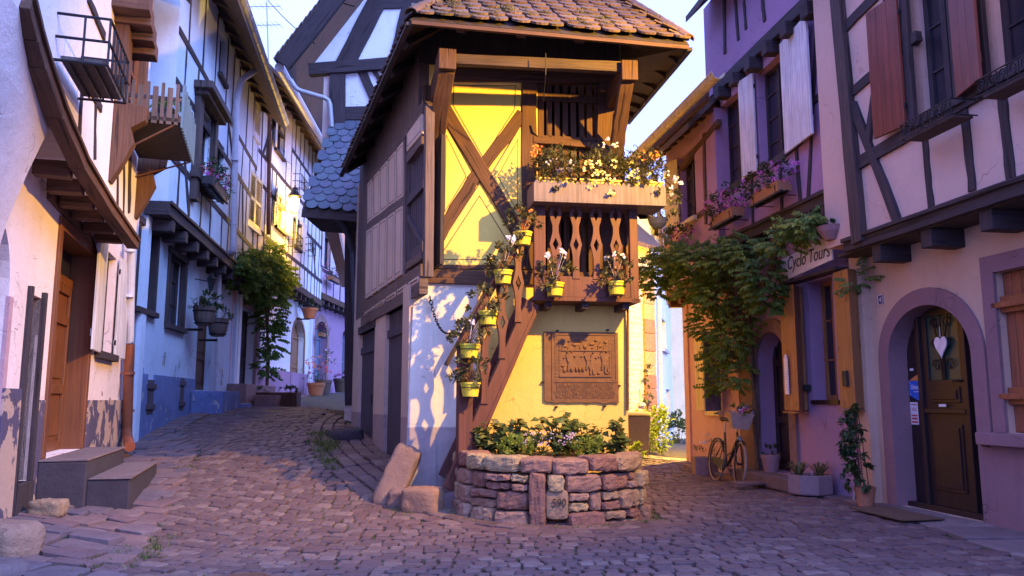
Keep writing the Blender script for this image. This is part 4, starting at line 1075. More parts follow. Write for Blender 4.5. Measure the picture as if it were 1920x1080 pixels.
def joists(F, host, pts, a0, a1, w_, h_, mat, segs=3):
    m_ = MB()
    for (x, y) in pts:
        u_, z_ = F.uv(x, y, a1); m_.beam(F.P(u_, z_, a0), F.P(u_, z_, a1), w_ * R.uniform(.9, 1.1), h_ * R.uniform(.9, 1.1), F.d, segs, .012)
    return m_.build('joist_ends', mat, host, bevel=.008)
def joists_u(F, host, us, z_, a0, a1, w_, h_, mat):
    m_ = MB()
    for u_ in us: m_.beam(F.P(u_, z_ + R.uniform(-.02, .02), a0), F.P(u_, z_ + R.uniform(-.02, .02), a1), w_ * R.uniform(.85, 1.15), h_, F.d, 3, .012)
    return m_.build('joist_ends', mat, host, bevel=.008)
def bars(F, host, lst, mat, b=.02, a=-.06, name='timber_frame', j=.012):
    m_ = MB()
    for q in lst: bar(F, m_, q[0], q[1], q[2], a, q[3] if len(q) > 3 else b, 6, j)
    return m_.build(name, mat, host, bevel=.006)
def gutter(F, host, u0, u1, z, a, rad, mat, n=9):
    """half round gutter with bead and joint collars"""
    m_ = MB(); pr = [(math.cos(t), math.sin(t)) for t in [math.pi + math.pi * k / n for k in range(n + 1)]]
    A_ = [F.P(u0, z + s_ * rad, a + c_ * rad) for c_, s_ in pr]; B_ = [F.P(u1, z + s_ * rad, a + c_ * rad) for c_, s_ in pr]
    Ai = [F.P(u0, z + s_ * rad * .9, a + c_ * rad * .9) for c_, s_ in pr]; Bi = [F.P(u1, z + s_ * rad * .9, a + c_ * rad * .9) for c_, s_ in pr]
    for k in range(n): m_.face([A_[k], A_[k + 1], B_[k + 1], B_[k]]); m_.face([Ai[k + 1], Ai[k], Bi[k], Bi[k + 1]]); m_.face([A_[k], Ai[k], Ai[k + 1], A_[k + 1]]); m_.face([B_[k + 1], Bi[k + 1], Bi[k], B_[k]])
    m_.tube([F.P(u0, z, a + rad), F.P(u1, z, a + rad)], rad * .13, 6)
    k = 0; L_ = abs(u1 - u0); nn = max(2, int(L_ / .55))
    for k in range(nn + 1):
        u_ = u0 + (u1 - u0) * k / nn; m_.tube([F.P(u_, z + s_ * rad * 1.03, a + c_ * rad * 1.03) for c_, s_ in pr], rad * .07, 5)
    return m_.build('gutter', mat, host)
def pipe(host, pts, rad, mat, name='downpipe', collars=()):
    m_ = MB(); q = [Vector(p) for p in pts]
    # rounded bends
    o_ = [q[0]]
    for a_, b_, c_ in zip(q, q[1:], q[2:]):
        r_ = min(.12, (b_ - a_).length * .4, (c_ - b_).length * .4); p0 = b_ + (a_ - b_).normalized() * r_; p1 = b_ + (c_ - b_).normalized() * r_
        o_ += [p0, p0.lerp(b_, .5).lerp(b_.lerp(p1, .5), .5), p1]
    o_.append(q[-1]); m_.tube(o_, rad, 12)
    for c_ in collars: c_ = Vector(c_); m_.tube([c_ - Z * .02, c_ + Z * .02], rad * 1.22, 12)
    return m_.build(name, mat, host, smooth=False)
def plank_door(F, host, rc, mat, depth=.22, style='panel', arch=False, glassy=None):
    u0, u1, z0, z1 = rc; m_ = MB(); fbox(F, m_, u0, u1, z0, z1, -depth - .06, -depth)
    w_ = u1 - u0
    for x0, x1 in ((u0, u0 + .1), (u1 - .1, u1)): fbox(F, m_, x0, x1, z0, z1, -depth, -depth + .035)
    for zz in (z0, z0 + (z1 - z0) * .34, z0 + (z1 - z0) * .76, z1 - .1): fbox(F, m_, u0 + .1, u1 - .1, zz, zz + .11, -depth, -depth + .035)
    c_ = (u0 + u1) / 2
    for (b0, b1) in ((z0 + .18, z0 + (z1 - z0) * .34 - .07), (z0 + (z1 - z0) * .34 + .18, z0 + (z1 - z0) * .76 - .07)):
        fbox(F, m_, u0 + .17, u1 - .17, b0, b1, -depth, -depth + .02)
    d_ = m_.build('door', mat, host, bevel=.006)
    m_ = MB(); p = F.P(u0 + .06, z0 + 1.0, -depth + .035); m_.tube([p, p + F.n * .05, p + F.n * .05 + F.d * .1], .011, 6); m_.build('handle', MT['iron'], d_)
    return d_
def arch_fill(F, mb, rc, a, b, spring, n=12, outer=None):
    """plaster filling the corners of a rectangular hole above an arch"""
    u0, u1, z0, z1 = rc; c_ = (u0 + u1) / 2; rx = (u1 - u0) / 2; rz = z1 - spring
    pts = [(c_ + rx * math.cos(math.pi * k / n), spring + rz * math.sin(math.pi * k / n)) for k in range(n + 1)]
    for (p, q) in zip(pts, pts[1:]):
        mb.prism([F.P(p[0], p[1], a), F.P(q[0], q[1], a), F.P(q[0], z1 + .002, a), F.P(p[0], z1 + .002, a)], F.n * (b - a))
def arch_band(F, rc, w_, a, b, spring, mat, host, name='door_surround', n=18, bot=0.0):
    u0, u1, z0, z1 = rc; c_ = (u0 + u1) / 2; rx = (u1 - u0) / 2; rz = z1 - spring; m_ = MB()
    i_ = [(u1, z0)] + [(c_ + rx * math.cos(math.pi * k / n), spring + rz * math.sin(math.pi * k / n)) for k in range(n + 1)] + [(u0, z0)]
    o_ = [(u1 + w_, z0 - bot)] + [(c_ + (rx + w_) * math.cos(math.pi * k / n), spring + (rz + w_) * math.sin(math.pi * k / n)) for k in range(n + 1)] + [(u0 - w_, z0 - bot)]
    for k in range(len(i_) - 1): m_.prism([F.P(*i_[k], a), F.P(*o_[k], a), F.P(*o_[k + 1], a), F.P(*i_[k + 1], a)], F.n * (b - a))
    return m_.build(name, mat, host)
# ================================================================ near white house on the left
H1 = thing('white_house', 'near white plastered house on the left with orange wooden door and peeling violet plinth', 'house', (-6.5, 9, 0))
F1u = F1.shift(.45); uE = F1.uv(246, 640)[0]; uN = -4.6
dA = rect2(F1, (92, 640), (168, 640), (135, 425), (118, 850)); dB = rect2(F1, (40, 720), (64, 720), (52, 548), (38, 905)); dC = rect2(F1, (-60, 640), (9, 640), (-10, 400), (-2, 985)); wA = rect2(F1, (187, 560), (214, 560), (200, 468), (198, 664))
m_ = MB(); wall(F1, m_, uN, uE, -.3, 8.8, [dA, dB, dC, wA], -.35, 0); arch_fill(F1, m_, dC, -.35, 0, dC[3] - .6); m_.build('wall', MT['white_near'], H1)
shell(F1, H1, MT['white_near'], uN, uE, -.3, 8.8)
up = [F1u.uv(*p) for p in ((45, 0), (60, 60), (75, 110), (108, 205), (150, 300), (200, 382), (252, 455))]
m_ = MB(); uEu = up[-1][0] + .1; pts = up + [(uEu, up[-1][1]), (uEu, 8.7), (up[0][0], 8.7)]; m_.prism([F1u.P(u_, z_, -.44) for u_, z_ in pts], F1u.n * .44); m_.build('upper_wall', MT['white_up'], H1)
m_ = MB()
for p, q in zip(up, up[1:]): bar(F1u, m_, p, q, .17, -.08, .05, 3, .008, px=False); bar(F1u, m_, (p[0], p[1] + .03), (q[0], q[1] + .03), .04, .05, .075, 3, .003, px=False)
m_.build('jetty_beam', MT['oak_red'], H1, bevel=.006)
joists(F1, H1, [(134, 318), (156, 352), (176, 378), (194, 402), (212, 424), (229, 444)], .06, .36, .15, .16, MT['oak_red'])
m_ = MB(); zl = [(1.9, 0.0), (2.3, .03), (2.7, .10), (3.1, .21), (3.5, .34), (3.9, .43)]; ur_ = F1u.uv(112, 330)[0]
for (a_, oa), (b_, ob) in zip(zl, zl[1:]):
    rr_ = [min(ur_, dA[0] - .02)] * 2; m_.hexa([F1.P(uN, a_, .002), F1.P(rr_[0], a_, .002), F1.P(rr_[0], a_, oa + .003), F1.P(uN, a_, oa + .003), F1.P(uN, b_, .002), F1.P(rr_[0], b_, .002), F1.P(rr_[0], b_, ob + .003), F1.P(uN, b_, ob + .003)])
m_.prism([F1.P(u_, z_, .003) for u_, z_ in [(uN, 3.9), (min(ur_, dA[0] - .02), 3.9)] + [p for p in reversed(up[:5])] + [(up[0][0], 8.7), (uN, 8.7)]], F1.n * .43); m_.build('bulging_wall', MT['white_near'], H1)
m_ = MB(); q = [F1.uv(*p) for p in ((88, 360), (165, 445), (250, 520))]; bar(F1, m_, q[0], q[1], .14, -.02, .04, 4, .01, px=False); m_.build('lintel', MT['oak_red'], H1)
bars(F1u, H1, [((158, 148), (150, 268), .05), ((182, 190), (180, 300), .025), ((168, -5), (198, 70), .09), ((162, 148), (192, 205), .09), ((246, 230), (244, 400), .1), ((225, 200), (222, 390), .03), ((235, 260), (234, 420), .03), ((104, 130), (102, 190), .03)], MT['oak_violet'])
# plinth paint
m_ = MB(); zb_ = F1.uv(200, 750)[1]
for (a_, b_) in ((uN, dC[0]), (dC[1], dB[0] - .06), (dB[1] + .05, dA[0] - .08), (dA[1] + .04, uE)):
    if b_ > a_: fbox(F1, m_, a_, b_, -.1, zb_ + .1 * (a_ < -1), -.01, .03)
m_.build('plinth', MT['violet_paint'], H1, bevel=.004)
# main door with deep reveal
m_ = MB(); u0, u1, z0, z1 = dA
for x0, x1, y0, y1 in ((u0, u0 + .12, z0, z1), (u1 - .12, u1, z0, z1), (u0 + .12, u1 - .12, z1 - .13, z1)): fbox(F1, m_, x0, x1, y0, y1, -.26, .03)
m_.build('door_frame', MT['door_orange'], H1, bevel=.008)
dd = plank_door(F1, H1, (u0 + .12, u1 - .12, z0, z1 - .55), MT['door_orange'], .24)
m_ = MB(); fbox(F1, m_, u0 + .12, u1 - .12, z1 - .55, z1 - .45, -.27, -.2); m_.build('transom', MT['door_orange'], dd, bevel=.004)
m_ = MB(); fbox(F1, m_, u0 + .16, u1 - .16, z1 - .45, z1 - .13, -.28, -.25); m_.build('pane', MT['glass'], dd)
m_ = MB(); c_ = F1.P(u0 + .3, z0 + 1.5, -.2); pts = []
for k in range(3):
    zc = z0 + 1.25 + .22 * k; m_.tube([F1.P(u0 + .36 + .05 * math.sin(t * .6), zc + t * .02, -.17) for t in range(12)], .01, 5)
m_.build('door_grille', MT['iron'], dd)
for (rc, dp, mt_) in ((dB, .12, 'shutter_red'), (dC, .25, 'door_orange')):
    plank_door(F1, H1, rc, MT[mt_], dp)
m_ = MB(); u0, u1, z0, z1 = dC; fbox(F1, m_, u1 - .002, u1 + .10, -.1, z1 - .6, -.02, .012); m_.build('door_surround', MT['pink'], H1)
m_ = MB(); u0, u1, z0, z1 = dB; fbox(F1, m_, u0 - .06, u0, z0, z1 + .06, -.1, .045); fbox(F1, m_, u1, u1 + .06, z0, z1 + .06, -.1, .045); fbox(F1, m_, u0 - .05, u1 + .05, z0 - .3, z0, -.1, .06); m_.build('door_surround', MT['oak_violet'], H1, bevel=.005)
window(F1, H1, wA, MT['oak_violet'], MT['glass'], .1, 2, 3, .05, sill=MT['oak_violet'])
u0, u1, z0, z1 = wA
shutter(F1, H1, u0 - .02, z0 - .02, z1 + .08, (u1 - u0) * .8, 4, MT['white_wood'], -1); shutter(F1, H1, u1 + .02, z0 - .02, z1 + .02, (u1 - u0) * .6, 3, MT['white_wood'], 1)
# window with arched timber surround and a small picket balcony
rc = rect2(F1u, (222, 90), (252, 90), (235, -40), (228, 172)); u0, u1, z0, z1 = rc
m_ = MB(); fbox(F1u, m_, u0 - .28, u0, z0 - .05, z1 + .4, .0, .14); fbox(F1u, m_, u1, u1 + .2, z0 - .05, z1 + .4, .0, .14); fbox(F1u, m_, u0, u1, z1, z1 + .4, .0, .14)
arch_fill(F1u, m_, rc, .0, .12, z1 - .25, 8); m_.build('window_surround', MT['oak_red'], H1, bevel=.008)
m_ = MB(); fbox(F1u, m_, u0, u1, z0, z1, .005, .015); wf = m_.build('pane', MT['glass'], H1)
m_ = MB()
for k in range(4): fbox(F1u, m_, u0, u1, z0 + (z1 - z0) * k / 4, z0 + (z1 - z0) * k / 4 + .05, .02, .05)
fbox(F1u, m_, u0, u0 + .06, z0, z1, .02, .06); fbox(F1u, m_, u1 - .06, u1, z0, z1, .02, .06); fbox(F1u, m_, (u0 + u1) / 2 - .03, (u0 + u1) / 2 + .03, z0, z1, .021, .06); m_.build('casement', MT['door_orange'], H1)
nb = F1u.uv(216, 210); fb_ = F1u.uv(256, 300)[0]; zf_ = nb[1]
bo = thing('picket_balcony', 'small weathered picket balcony hanging from the near white house above the orange door', 'balcony', F1u.P(nb[0], zf_, .3))
m_ = MB(); fbox(F1u, m_, nb[0], fb_, zf_ - .05, zf_, .02, .66); m_.build('floor', MT['soffit'], bo, bevel=.004)
m_ = MB(); nk = 8
for k in range(nk):
    a_ = .05 + .6 * (k + .5) / nk; hh = .42 + .05 * (k % 2); w_ = .055 - .02 * (k % 2); c_ = F1u.P(nb[0] + .01, zf_ + hh / 2 - .08, a_); m_.box(c_, (.02, w_, hh), (F1u.d, F1u.n, Z)); 
m_.box(F1u.P(nb[0] + .03, zf_ + .02, .35), (.02, .64, .05), (F1u.d, F1u.n, Z)); m_.box(F1u.P(nb[0] + .03, zf_ + .22, .35), (.02, .64, .04), (F1u.d, F1u.n, Z)); m_.build('pickets', MT['grey_wood'], bo)
m_ = MB(); nk = 14
for k in range(nk):
    u_ = nb[0] + (fb_ - nb[0]) * (k + .5) / nk; fbox(F1u, m_, u_ - .04, u_ + .04, zf_ - .1, zf_ + .4 + .04 * (k % 2), .66, .68)
for z_ in (.02, .25): fbox(F1u, m_, nb[0], fb_, zf_ + z_, zf_ + z_ + .05, .64, .66)
m_.build('pickets', MT['blue_wood'], bo)
m_ = MB(); m_.tube([F1u.P(nb[0] + .02, zf_ - .06, .62), F1u.P(nb[0] + .1, zf_ - .45, .0)], .012, 5); m_.tube([F1u.P(fb_ - .05, zf_ - .06, .64), F1u.P(fb_ - .02, zf_ - .3, .0)], .012, 5); m_.build('stay', MT['rust'], bo)
m_ = MB()                                               # carved brackets either side
for u_ in (nb[0] - .12, fb_ + .1):
    pr = [(0, .1), (.34, .05), (.32, -.1), (.18, -.2), (.22, -.36), (.12, -.6), (.02, -.8), (0, -.8)]
    m_.prism([F1u.P(u_, zf_ + b_, a_) for a_, b_ in pr], F1u.d * .16)
m_.build('bracket', MT['oak_red'], H1, bevel=.006)
joists(F1u, H1, [(283, 12), (287, 40), (291, 70), (294, 98)], 0, .36, .2, .18, MT['oak_red'])
bars(F1u, H1, [((258, 0), (270, 120), .12, .1)], MT['oak_red'], name='corner_post')
# iron flower guard
gb = thing('window_guard', 'empty black iron window guard with mossy board high on the near white house', 'window guard', F1u.W(150, 100)); Fg = F1u
u0_, zt_ = Fg.uv(113, 25, .02); _, zb2 = Fg.uv(126, 145, .02); u1_ = u0_ + .85
m_ = MB()
for z_ in (zb2, (zb2 + zt_) / 2, zt_): m_.tube([Fg.P(u0_, z_, 0), Fg.P(u0_, z_, .38), Fg.P(u1_, z_, .38), Fg.P(u1_, z_, 0)], .012, 6)
for u_, a_ in [(u0_, .2), (u0_, .38), (u1_, .38), (u1_, .2)] + [(u0_ + (u1_ - u0_) * k / 5, .38) for k in range(1, 5)]: m_.tube([Fg.P(u_, zb2, a_), Fg.P(u_, zt_, a_)], .009, 6)
for k in range(3): m_.tube([Fg.P(u0_, zb2, .1 + .09 * k), Fg.P(u1_, zb2, .1 + .09 * k)], .009, 5)
m_.build('rails', MT['iron'], gb); m_ = MB(); fbox(Fg, m_, u0_ + .03, u1_ - .03, zb2 + .015, zb2 + .05, .04, .35); m_.build('board', MT['grey_wood'], gb)
# downpipe: white above, orange cast shoe below
pp = [F1u.W(272, 60, .12), F1u.W(263, 340, .12), F1.W(247, 372, .12), F1.W(245, 645, .12)]
pp = [F1.W(276, 60, .25), F1.W(266, 335, .25), F1.W(248, 368, .14), F1.W(243, 640, .12)]
pipe(H1, pp, .06, MT['pipe_white'], collars=[F1.W(243, 470, .13), F1.W(242, 555, .12)])
pipe(H1, [F1.W(243, 645, .12), F1.W(238, 815, .12), F1.W(243, 838, .28)], .075, MT['pipe_orange'], collars=[F1.W(241, 700, .12), F1.W(240, 770, .12)])
# steps
st = thing('door_steps', 'two dark stone steps with worn pale edges below the orange door', 'steps', F1.P(dA[0], .3, 0)); m_ = MB(); zA = dA[2]
fbox(F1, m_, dA[0] - .18, dA[1] + .12, .0, zA - .01, .03, .46, j=.008); m_.build('step', MT['dark_step'], st, bevel=.015)
m_ = MB(); fbox(F1, m_, dA[0] - .12, dA[1] + .08, -.05, zA - .20, .462, .86, j=.008); m_.build('step', MT['dark_step'], st, bevel=.015)
for (a_, b_, zt_, n0_, n1_) in ((dA[0] - .19, dA[1] + .13, zA - .01, .03, .475), (dA[0] - .13, dA[1] + .09, zA - .20, .478, .875)):
    m_ = MB(); fbox(F1, m_, a_, b_, zt_ - .002, zt_ + .016, n0_, n1_, j=.004); m_.build('worn_tread', MT['slab'], st, bevel=.006)
p = F1.P(dB[0] + .1, gz(-4.6, 8.0) + .06, .28); boulder('doorway_rock', 'small reddish rock on the flagstones beside the dark steps', 'rock', p, (X0, Y0, Z), (.28, .2, .16), 'sandstone', .009, r=.3)
p = at_z(20, 1052, .17); boulder('kerb_block', 'large pinkish stone block at the lower left edge of the street', 'stone block', Vector((-3.92, 6.2, .25)), (Vector((.95, -.3, 0)), Vector((.3, .95, 0)), Z), (.72, .38, .28), 'sandstone', .009, r=.64)
boulder('grey_step', 'smooth grey stone step in the bottom left corner', 'stone step', Vector((-3.68, 5.55, .06)), (Vector((.95, -.3, 0)), Vector((.3, .95, 0)), Z), (.75, .5, .34), 'slab', .006)

# ================================================================ blue-white house
H2 = thing('blue_house', 'bluish white half timbered house with blue painted plinth, second on the left', 'house', (X12 - 1, 18, 0))
F2u = F2.shift(.38); u2 = (y23 - y12) / F2.d.y
w1 = rect2(F2, (257, 500), (291, 500), (275, 428), (272, 582)); w2 = rect2(F2, (314, 545), (345, 545), (330, 482), (326, 612)); w3 = rect2(F2, (369, 650), (395, 650), (382, 560), (383, 732))
c1_ = rect2(F2, (272, 745), (285, 745), (278, 712), (278, 778)); c2_ = rect2(F2, (334, 740), (342, 740), (338, 708), (338, 770))
zj2 = F2u.uv(352, 425)[1]
m_ = MB(); wall(F2, m_, 0.02, u2, 0, zj2 + .2, [w1, w2, w3, c1_, c2_], -.35, 0); m_.build('wall', MT['blue_white'], H2)
ze2 = F2.shift(1.0).uv(487, 112)[1]
m_ = MB()
top1 = rect2(F2u, (368, 260), (394, 260), (380, 205), (378, 345)); top2 = rect2(F2u, (403, 300), (420, 300), (410, 262), (410, 350)); top3 = rect2(F2u, (411, 110), (422, 110), (416, 62), (416, 150))
wall(F2u, m_, .02, u2, zj2, ze2 + .3, [top1, top2, top3], -.3, 0); m_.build('upper_wall', MT['blue_up'], H2)
shell(F2u, H2, MT['blue_up'], .02, u2, 0, ze2 + .35, over=.75)
gutter(F2u, H2, -1, u2 + .1, ze2 - .12, .75, .1, MT['zinc'])
m_ = MB()
for k in range(13): u_ = .3 + (u2 - .4) * k / 12; m_.beam(F2u.P(u_, ze2 + .28, -.1), F2u.P(u_, ze2 - .02, .68), .1, .12, F2u.d, 2, .004)
m_.build('rafter_ends', MT['oak_dark'], H2)
m_ = MB(); bar(F2u, m_, (-.05, zj2), (u2, zj2), .26, -.36, .06, 14, .02, px=False); bar(F2u, m_, (-.05, zj2 + .1), (u2, zj2 + .1), .06, .06, .09, 12, .006, px=False); m_.build('jetty_beam', MT['oak_violet'], H2, bevel=.008)
joists_u(F2, H2, [.35 + (u2 - .5) * k / 9 for k in range(10)], zj2 - .24, -.1, .42, .2, .2, MT['oak_violet'])
def frame_grid(F, host, u0, u1, z0, z1, mat, rails, step=.75, diag=(), w_=.1, skip=(), b=.018):
    m_ = MB()
    for z_ in rails: bar(F, m_, (u0, z_), (u1, z_ + R.uniform(-.03, .03)), .13, -.05, b, 10, .014, px=False)
    zz = [z0] + list(rails) + [z1]
    for k in range(len(zz) - 1):
        u_ = u0 + step * R.uniform(.4, .8)
        while u_ < u1:
            if not any(s_[0] - .05 < u_ < s_[1] + .05 and s_[2] < (zz[k] + zz[k + 1]) / 2 < s_[3] + .4 for s_ in skip):
                l_ = R.uniform(-.05, .05); bar(F, m_, (u_ - l_, zz[k]), (u_ + l_, zz[k + 1]), w_ * R.uniform(.7, 1.2), -.05, b - .004, 5, .012, px=False)
            u_ += step * R.uniform(.75, 1.25)
    for p, q in diag: bar(F, m_, p, q, .12, -.05, b + .004, 7, .012, px=False)
    return m_.build('timber_frame', mat, host, bevel=.005)
frame_grid(F2u, H2, .05, u2, zj2 + .1, ze2 + .2, MT['oak_violet'], [zj2 + .95, zj2 + 2.35, zj2 + 3.3], 1.0, [((.3, zj2 + 2.3), (1.5, zj2 + .2)), ((4.6, zj2 + 3.3), (5.6, zj2 + 2.4)), ((7.6, zj2 + .1), (6.9, zj2 + 2.3))], skip=[top1, top2, top3], w_=.08)
window(F2, H2, w1, MT['oak_violet'], MT['glass'], .12, 2, 3, .06, MT['oak_violet'], surround=MT['oak_violet'], sw=.11)
window(F2, H2, w2, MT['oak_violet'], MT['glass'], .12, 2, 3, .06, MT['oak_violet'], surround=MT['oak_violet'], sw=.11)
plank_door(F2, H2, w3, MT['oak_red'], .15)
for c_ in (c1_, c2_):
    m_ = MB(); fbox(F2, m_, c_[0], c_[1], c_[2], c_[3], -.04, .03)
    for z_ in (c_[2] + .1, c_[3] - .16): fbox(F2, m_, c_[0] - .06, c_[1] + .06, z_, z_ + .09, .03, .06)
    m_.build('cellar_shutter', MT['slate_wood'], H2, bevel=.004)
m_ = MB(); zpb = F2.uv(300, 704)[1]
for a_, b_ in ((0.03, c1_[0]), (c1_[1], c2_[0]), (c2_[1], w3[0] - .1)): fbox(F2, m_, a_, b_, -.1, zpb, -.01, .035)
for c_ in (c1_, c2_): fbox(F2, m_, c_[0], c_[1], -.1, c_[2], -.01, .03)
m_.build('plinth', MT['plinth_blue'], H2, bevel=.004)
for rc in (top1, top2, top3): window(F2u, H2, rc, MT['oak_violet'], MT['glass'], .1, 2, 3, .05, MT['oak_violet'])
m_ = MB(); u0, u1, z0, z1 = top1
fbox(F2u, m_, u0 - .3, u0, z0 - .55, z1 + .2, -.05, .12); fbox(F2u, m_, u1, u1 + .22, z0 - .1, z1 + .2, -.05, .12); fbox(F2u, m_, u0 - .35, u1 + .28, z0 - .12, z0, -.05, .16)
m_.prism([F2u.P(u0 - .45, z1 + .15, .0), F2u.P(u1 + .4, z1 + .15, .0), F2u.P(u1 + .4, z1 + .3, .0), F2u.P(u0 - .45, z1 + .3, .0)], F2u.n * .36); fbox(F2u, m_, u0 - .35, u1 + .3, z1 + .05, z1 + .16, 0, .26); m_.build('window_hood', MT['oak_dark'], H2, bevel=.012)
pipe(H2, [F2.shift(1.0).W(500, 118), F2u.W(452, 150, .2), F2u.W(443, 190, .12), F2u.W(437, 470, .12), F2.W(424, 492, .12)], .075, MT['pipe_white'], collars=[F2u.W(440, 300, .12), F2u.W(438, 420, .12)])
pipe(H2, [F2.W(411, 515, .12), F2.W(407, 735, .12)], .06, MT['pipe_white'], collars=[F2.W(409, 600, .12), F2.W(408, 680, .12)])
st2 = thing('blue_stair', 'blue painted stone side wall and steps by the barrel pots', 'steps', F2.P(w3[0], 1, 0)); m_ = MB(); fbox(F2, m_, w3[0] - .5, w3[1] + .2, .4, w3[2] - .02, .04, .7, j=.02); m_.build('landing', MT['plinth_blue'], st2, bevel=.02)
m_ = MB(); fbox(F2, m_, w3[1] + .2, w3[1] + 1.6, .4, w3[2] - .3, .04, .75, j=.03); m_.build('step', MT['plinth_blue'], st2, bevel=.02)
# ================================================================ third house with the vine and the lantern
H3 = thing('vine_house', 'tall white half timbered house with vine covered portal, carrying the lit lantern', 'house', (X23 - 1, 28, 1))
F3u = F3.shift(.4); u3 = (y34 - y23) / F3.d.y
por = rect2(F3, (430, 640), (479, 640), (455, 575), (452, 722)); ar3 = rect2(F3, (546, 670), (569, 670), (557, 600), (557, 736)); zj3 = F3u.uv(531, 522)[1]
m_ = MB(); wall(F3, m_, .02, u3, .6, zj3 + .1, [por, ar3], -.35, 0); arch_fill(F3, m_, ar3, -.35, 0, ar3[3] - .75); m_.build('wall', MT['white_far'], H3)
arch_band(F3, ar3, .14, -.02, .03, ar3[3] - .75, MT['sandstone'], H3)
plank_door(F3, H3, (ar3[0], ar3[1], ar3[2], ar3[3]), MT['larch'], .25); plank_door(F3, H3, por, MT['door_dark'], .3)
m_ = MB(); fbox(F3, m_, por[0] - .35, por[0], .9, por[3] + .3, -.05, .06); fbox(F3, m_, por[1], por[1] + .3, .9, por[3] + .3, -.05, .06); fbox(F3, m_, por[0], por[1], por[3], por[3] + .35, -.05, .06); m_.build('door_surround', MT['pink'], H3)
m_ = MB(); fbox(F3, m_, por[1] + .3, u3, .9, F3.uv(560, 700)[1], -.01, .03); m_.build('plinth', MT['lilac'], H3)
ze3 = F3.shift(1.1).uv(600, 262)[1]
S3 = [rect2(F3u, (459, 200), (486, 200), (472, 152), (470, 248)), rect2(F3u, (459, 380), (487, 380), (473, 325), (472, 425)), rect2(F3u, (517, 240), (532, 240), (525, 190), (524, 290)), rect2(F3u, (517, 400), (533, 400), (525, 362), (524, 430)), rect2(F3u, (553, 440), (563, 440), (558, 410), (557, 465))]
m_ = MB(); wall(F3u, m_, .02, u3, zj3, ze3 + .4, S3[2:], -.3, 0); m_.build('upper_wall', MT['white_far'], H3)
shell(F3u, H3, MT['white_far'], .02, u3, .5, ze3 + .45, over=.75)
gutter(F3u, H3, -.4, u3, ze3 - .1, .72, .1, MT['zinc'])
m_ = MB()
for k in range(15): u_ = .3 + (u3 - .4) * k / 14; m_.beam(F3u.P(u_, ze3 + .35, -.1), F3u.P(u_, ze3 + .02, .66), .1, .12, F3u.d, 2, .004)
m_.build('rafter_ends', MT['oak_dark'], H3)
m_ = MB(); bar(F3u, m_, (0, zj3), (u3, zj3), .24, -.36, .06, 12, .015, px=False); m_.build('jetty_beam', MT['oak'], H3, bevel=.008)
joists_u(F3, H3, [.4 + (u3 - .5) * k / 13 for k in range(14)], zj3 - .22, -.1, .42, .18, .18, MT['oak_violet'])
frame_grid(F3u, H3, .05, u3, zj3 + .1, ze3 + .3, MT['oak_violet'], [zj3 + .9, zj3 + 2.3, zj3 + 3.2, zj3 + 4.6], .7, [((.5, zj3 + 3.2), (1.6, zj3 + 4.6)), ((9.5, zj3 + .9), (8.5, zj3 + 2.3))], skip=S3, w_=.09)
for k, rc in enumerate(S3[:2]):
    m_ = MB(); fbox(F3u, m_, rc[0] - .06, rc[1] + .06, rc[2] - .1, rc[2], -.02, .08); m_.build('sill', MT['white_wood'], H3)
    c_ = (rc[0] + rc[1]) / 2
    shutter(F3u, H3, rc[0], rc[2], rc[3], c_ - rc[0] - .01, 1, MT['cream_wood' if k else 'white_wood'], 1, slats=True); shutter(F3u, H3, rc[1], rc[2], rc[3], c_ - rc[0] - .01, 1, MT['cream_wood' if k else 'white_wood'], -1, slats=True)  # lower pair cream instead of white: the lantern's yellow light put into the colour
for rc in S3[2:]:
    window(F3u, H3, rc, MT['oak_violet'], MT['glass'], .1, 2, 3, .05, MT['oak_violet']); w_ = (rc[1] - rc[0]) * .55
    shutter(F3u, H3, rc[0] - .02, rc[2], rc[3], w_, 12, MT['white_wood'], -1); shutter(F3u, H3, rc[1] + .02, rc[2], rc[3], w_, 8, MT['white_wood'], 1)
pipe(H3, [F3u.W(506, 160, .1), F3u.W(503, 440, .1)], .06, MT['rust'], collars=[F3u.W(504, 300, .1)])
for (x, y_) in ((548, 352), (566, 470), (538, 462)):
    u_, z_ = F3u.uv(x, y_); g_ = thing('window_guard', {548: 'small empty iron window guard just right of the lit lantern', 566: 'lower right iron window guard of the vine house, nearest the bend', 538: 'iron window guard below the lit lantern on the vine house'}[x], 'window guard', F3u.P(u_, z_, .1), 'iron window guards on the vine house'); m_ = MB()
    for zz in (0, .25, .5): m_.tube([F3u.P(u_, z_ + zz, 0), F3u.P(u_, z_ + zz, .3), F3u.P(u_ + 1.1, z_ + zz, .3), F3u.P(u_ + 1.1, z_ + zz, 0)], .014, 5)
    for k in range(8): m_.tube([F3u.P(u_ + 1.1 * k / 7, z_, .3), F3u.P(u_ + 1.1 * k / 7, z_ + .5, .3)], .01, 5)
    m_.build('rails', MT['iron'], g_)
st3 = thing('portal_steps', 'pinkish stone steps leading to the dark vine framed portal', 'steps', F3.P(por[0], 1, 0)); m_ = MB()
fbox(F3, m_, por[0] - .3, por[1] + .3, .6, por[2], .03, .6, j=.015); m_.build('step', MT['pink_step'], st3, bevel=.02); m_ = MB(); fbox(F3, m_, por[0] + .1, por[1] + .7, .6, por[2] - .3, .702, 1.3, j=.015); m_.build('step', MT['pink_step'], st3, bevel=.02)
nb_ = thing('house_notice', 'small white notice plate beside the arched door of the vine house', 'sign', F3.W(500, 596)); m_ = MB(); u_, z_ = F3.uv(548, 596); fbox(F3, m_, u_ - 1.1, u_ - .8, z_ - .1, z_ + .1, .0, .02); m_.build('plate', MT['white_sign'], nb_)
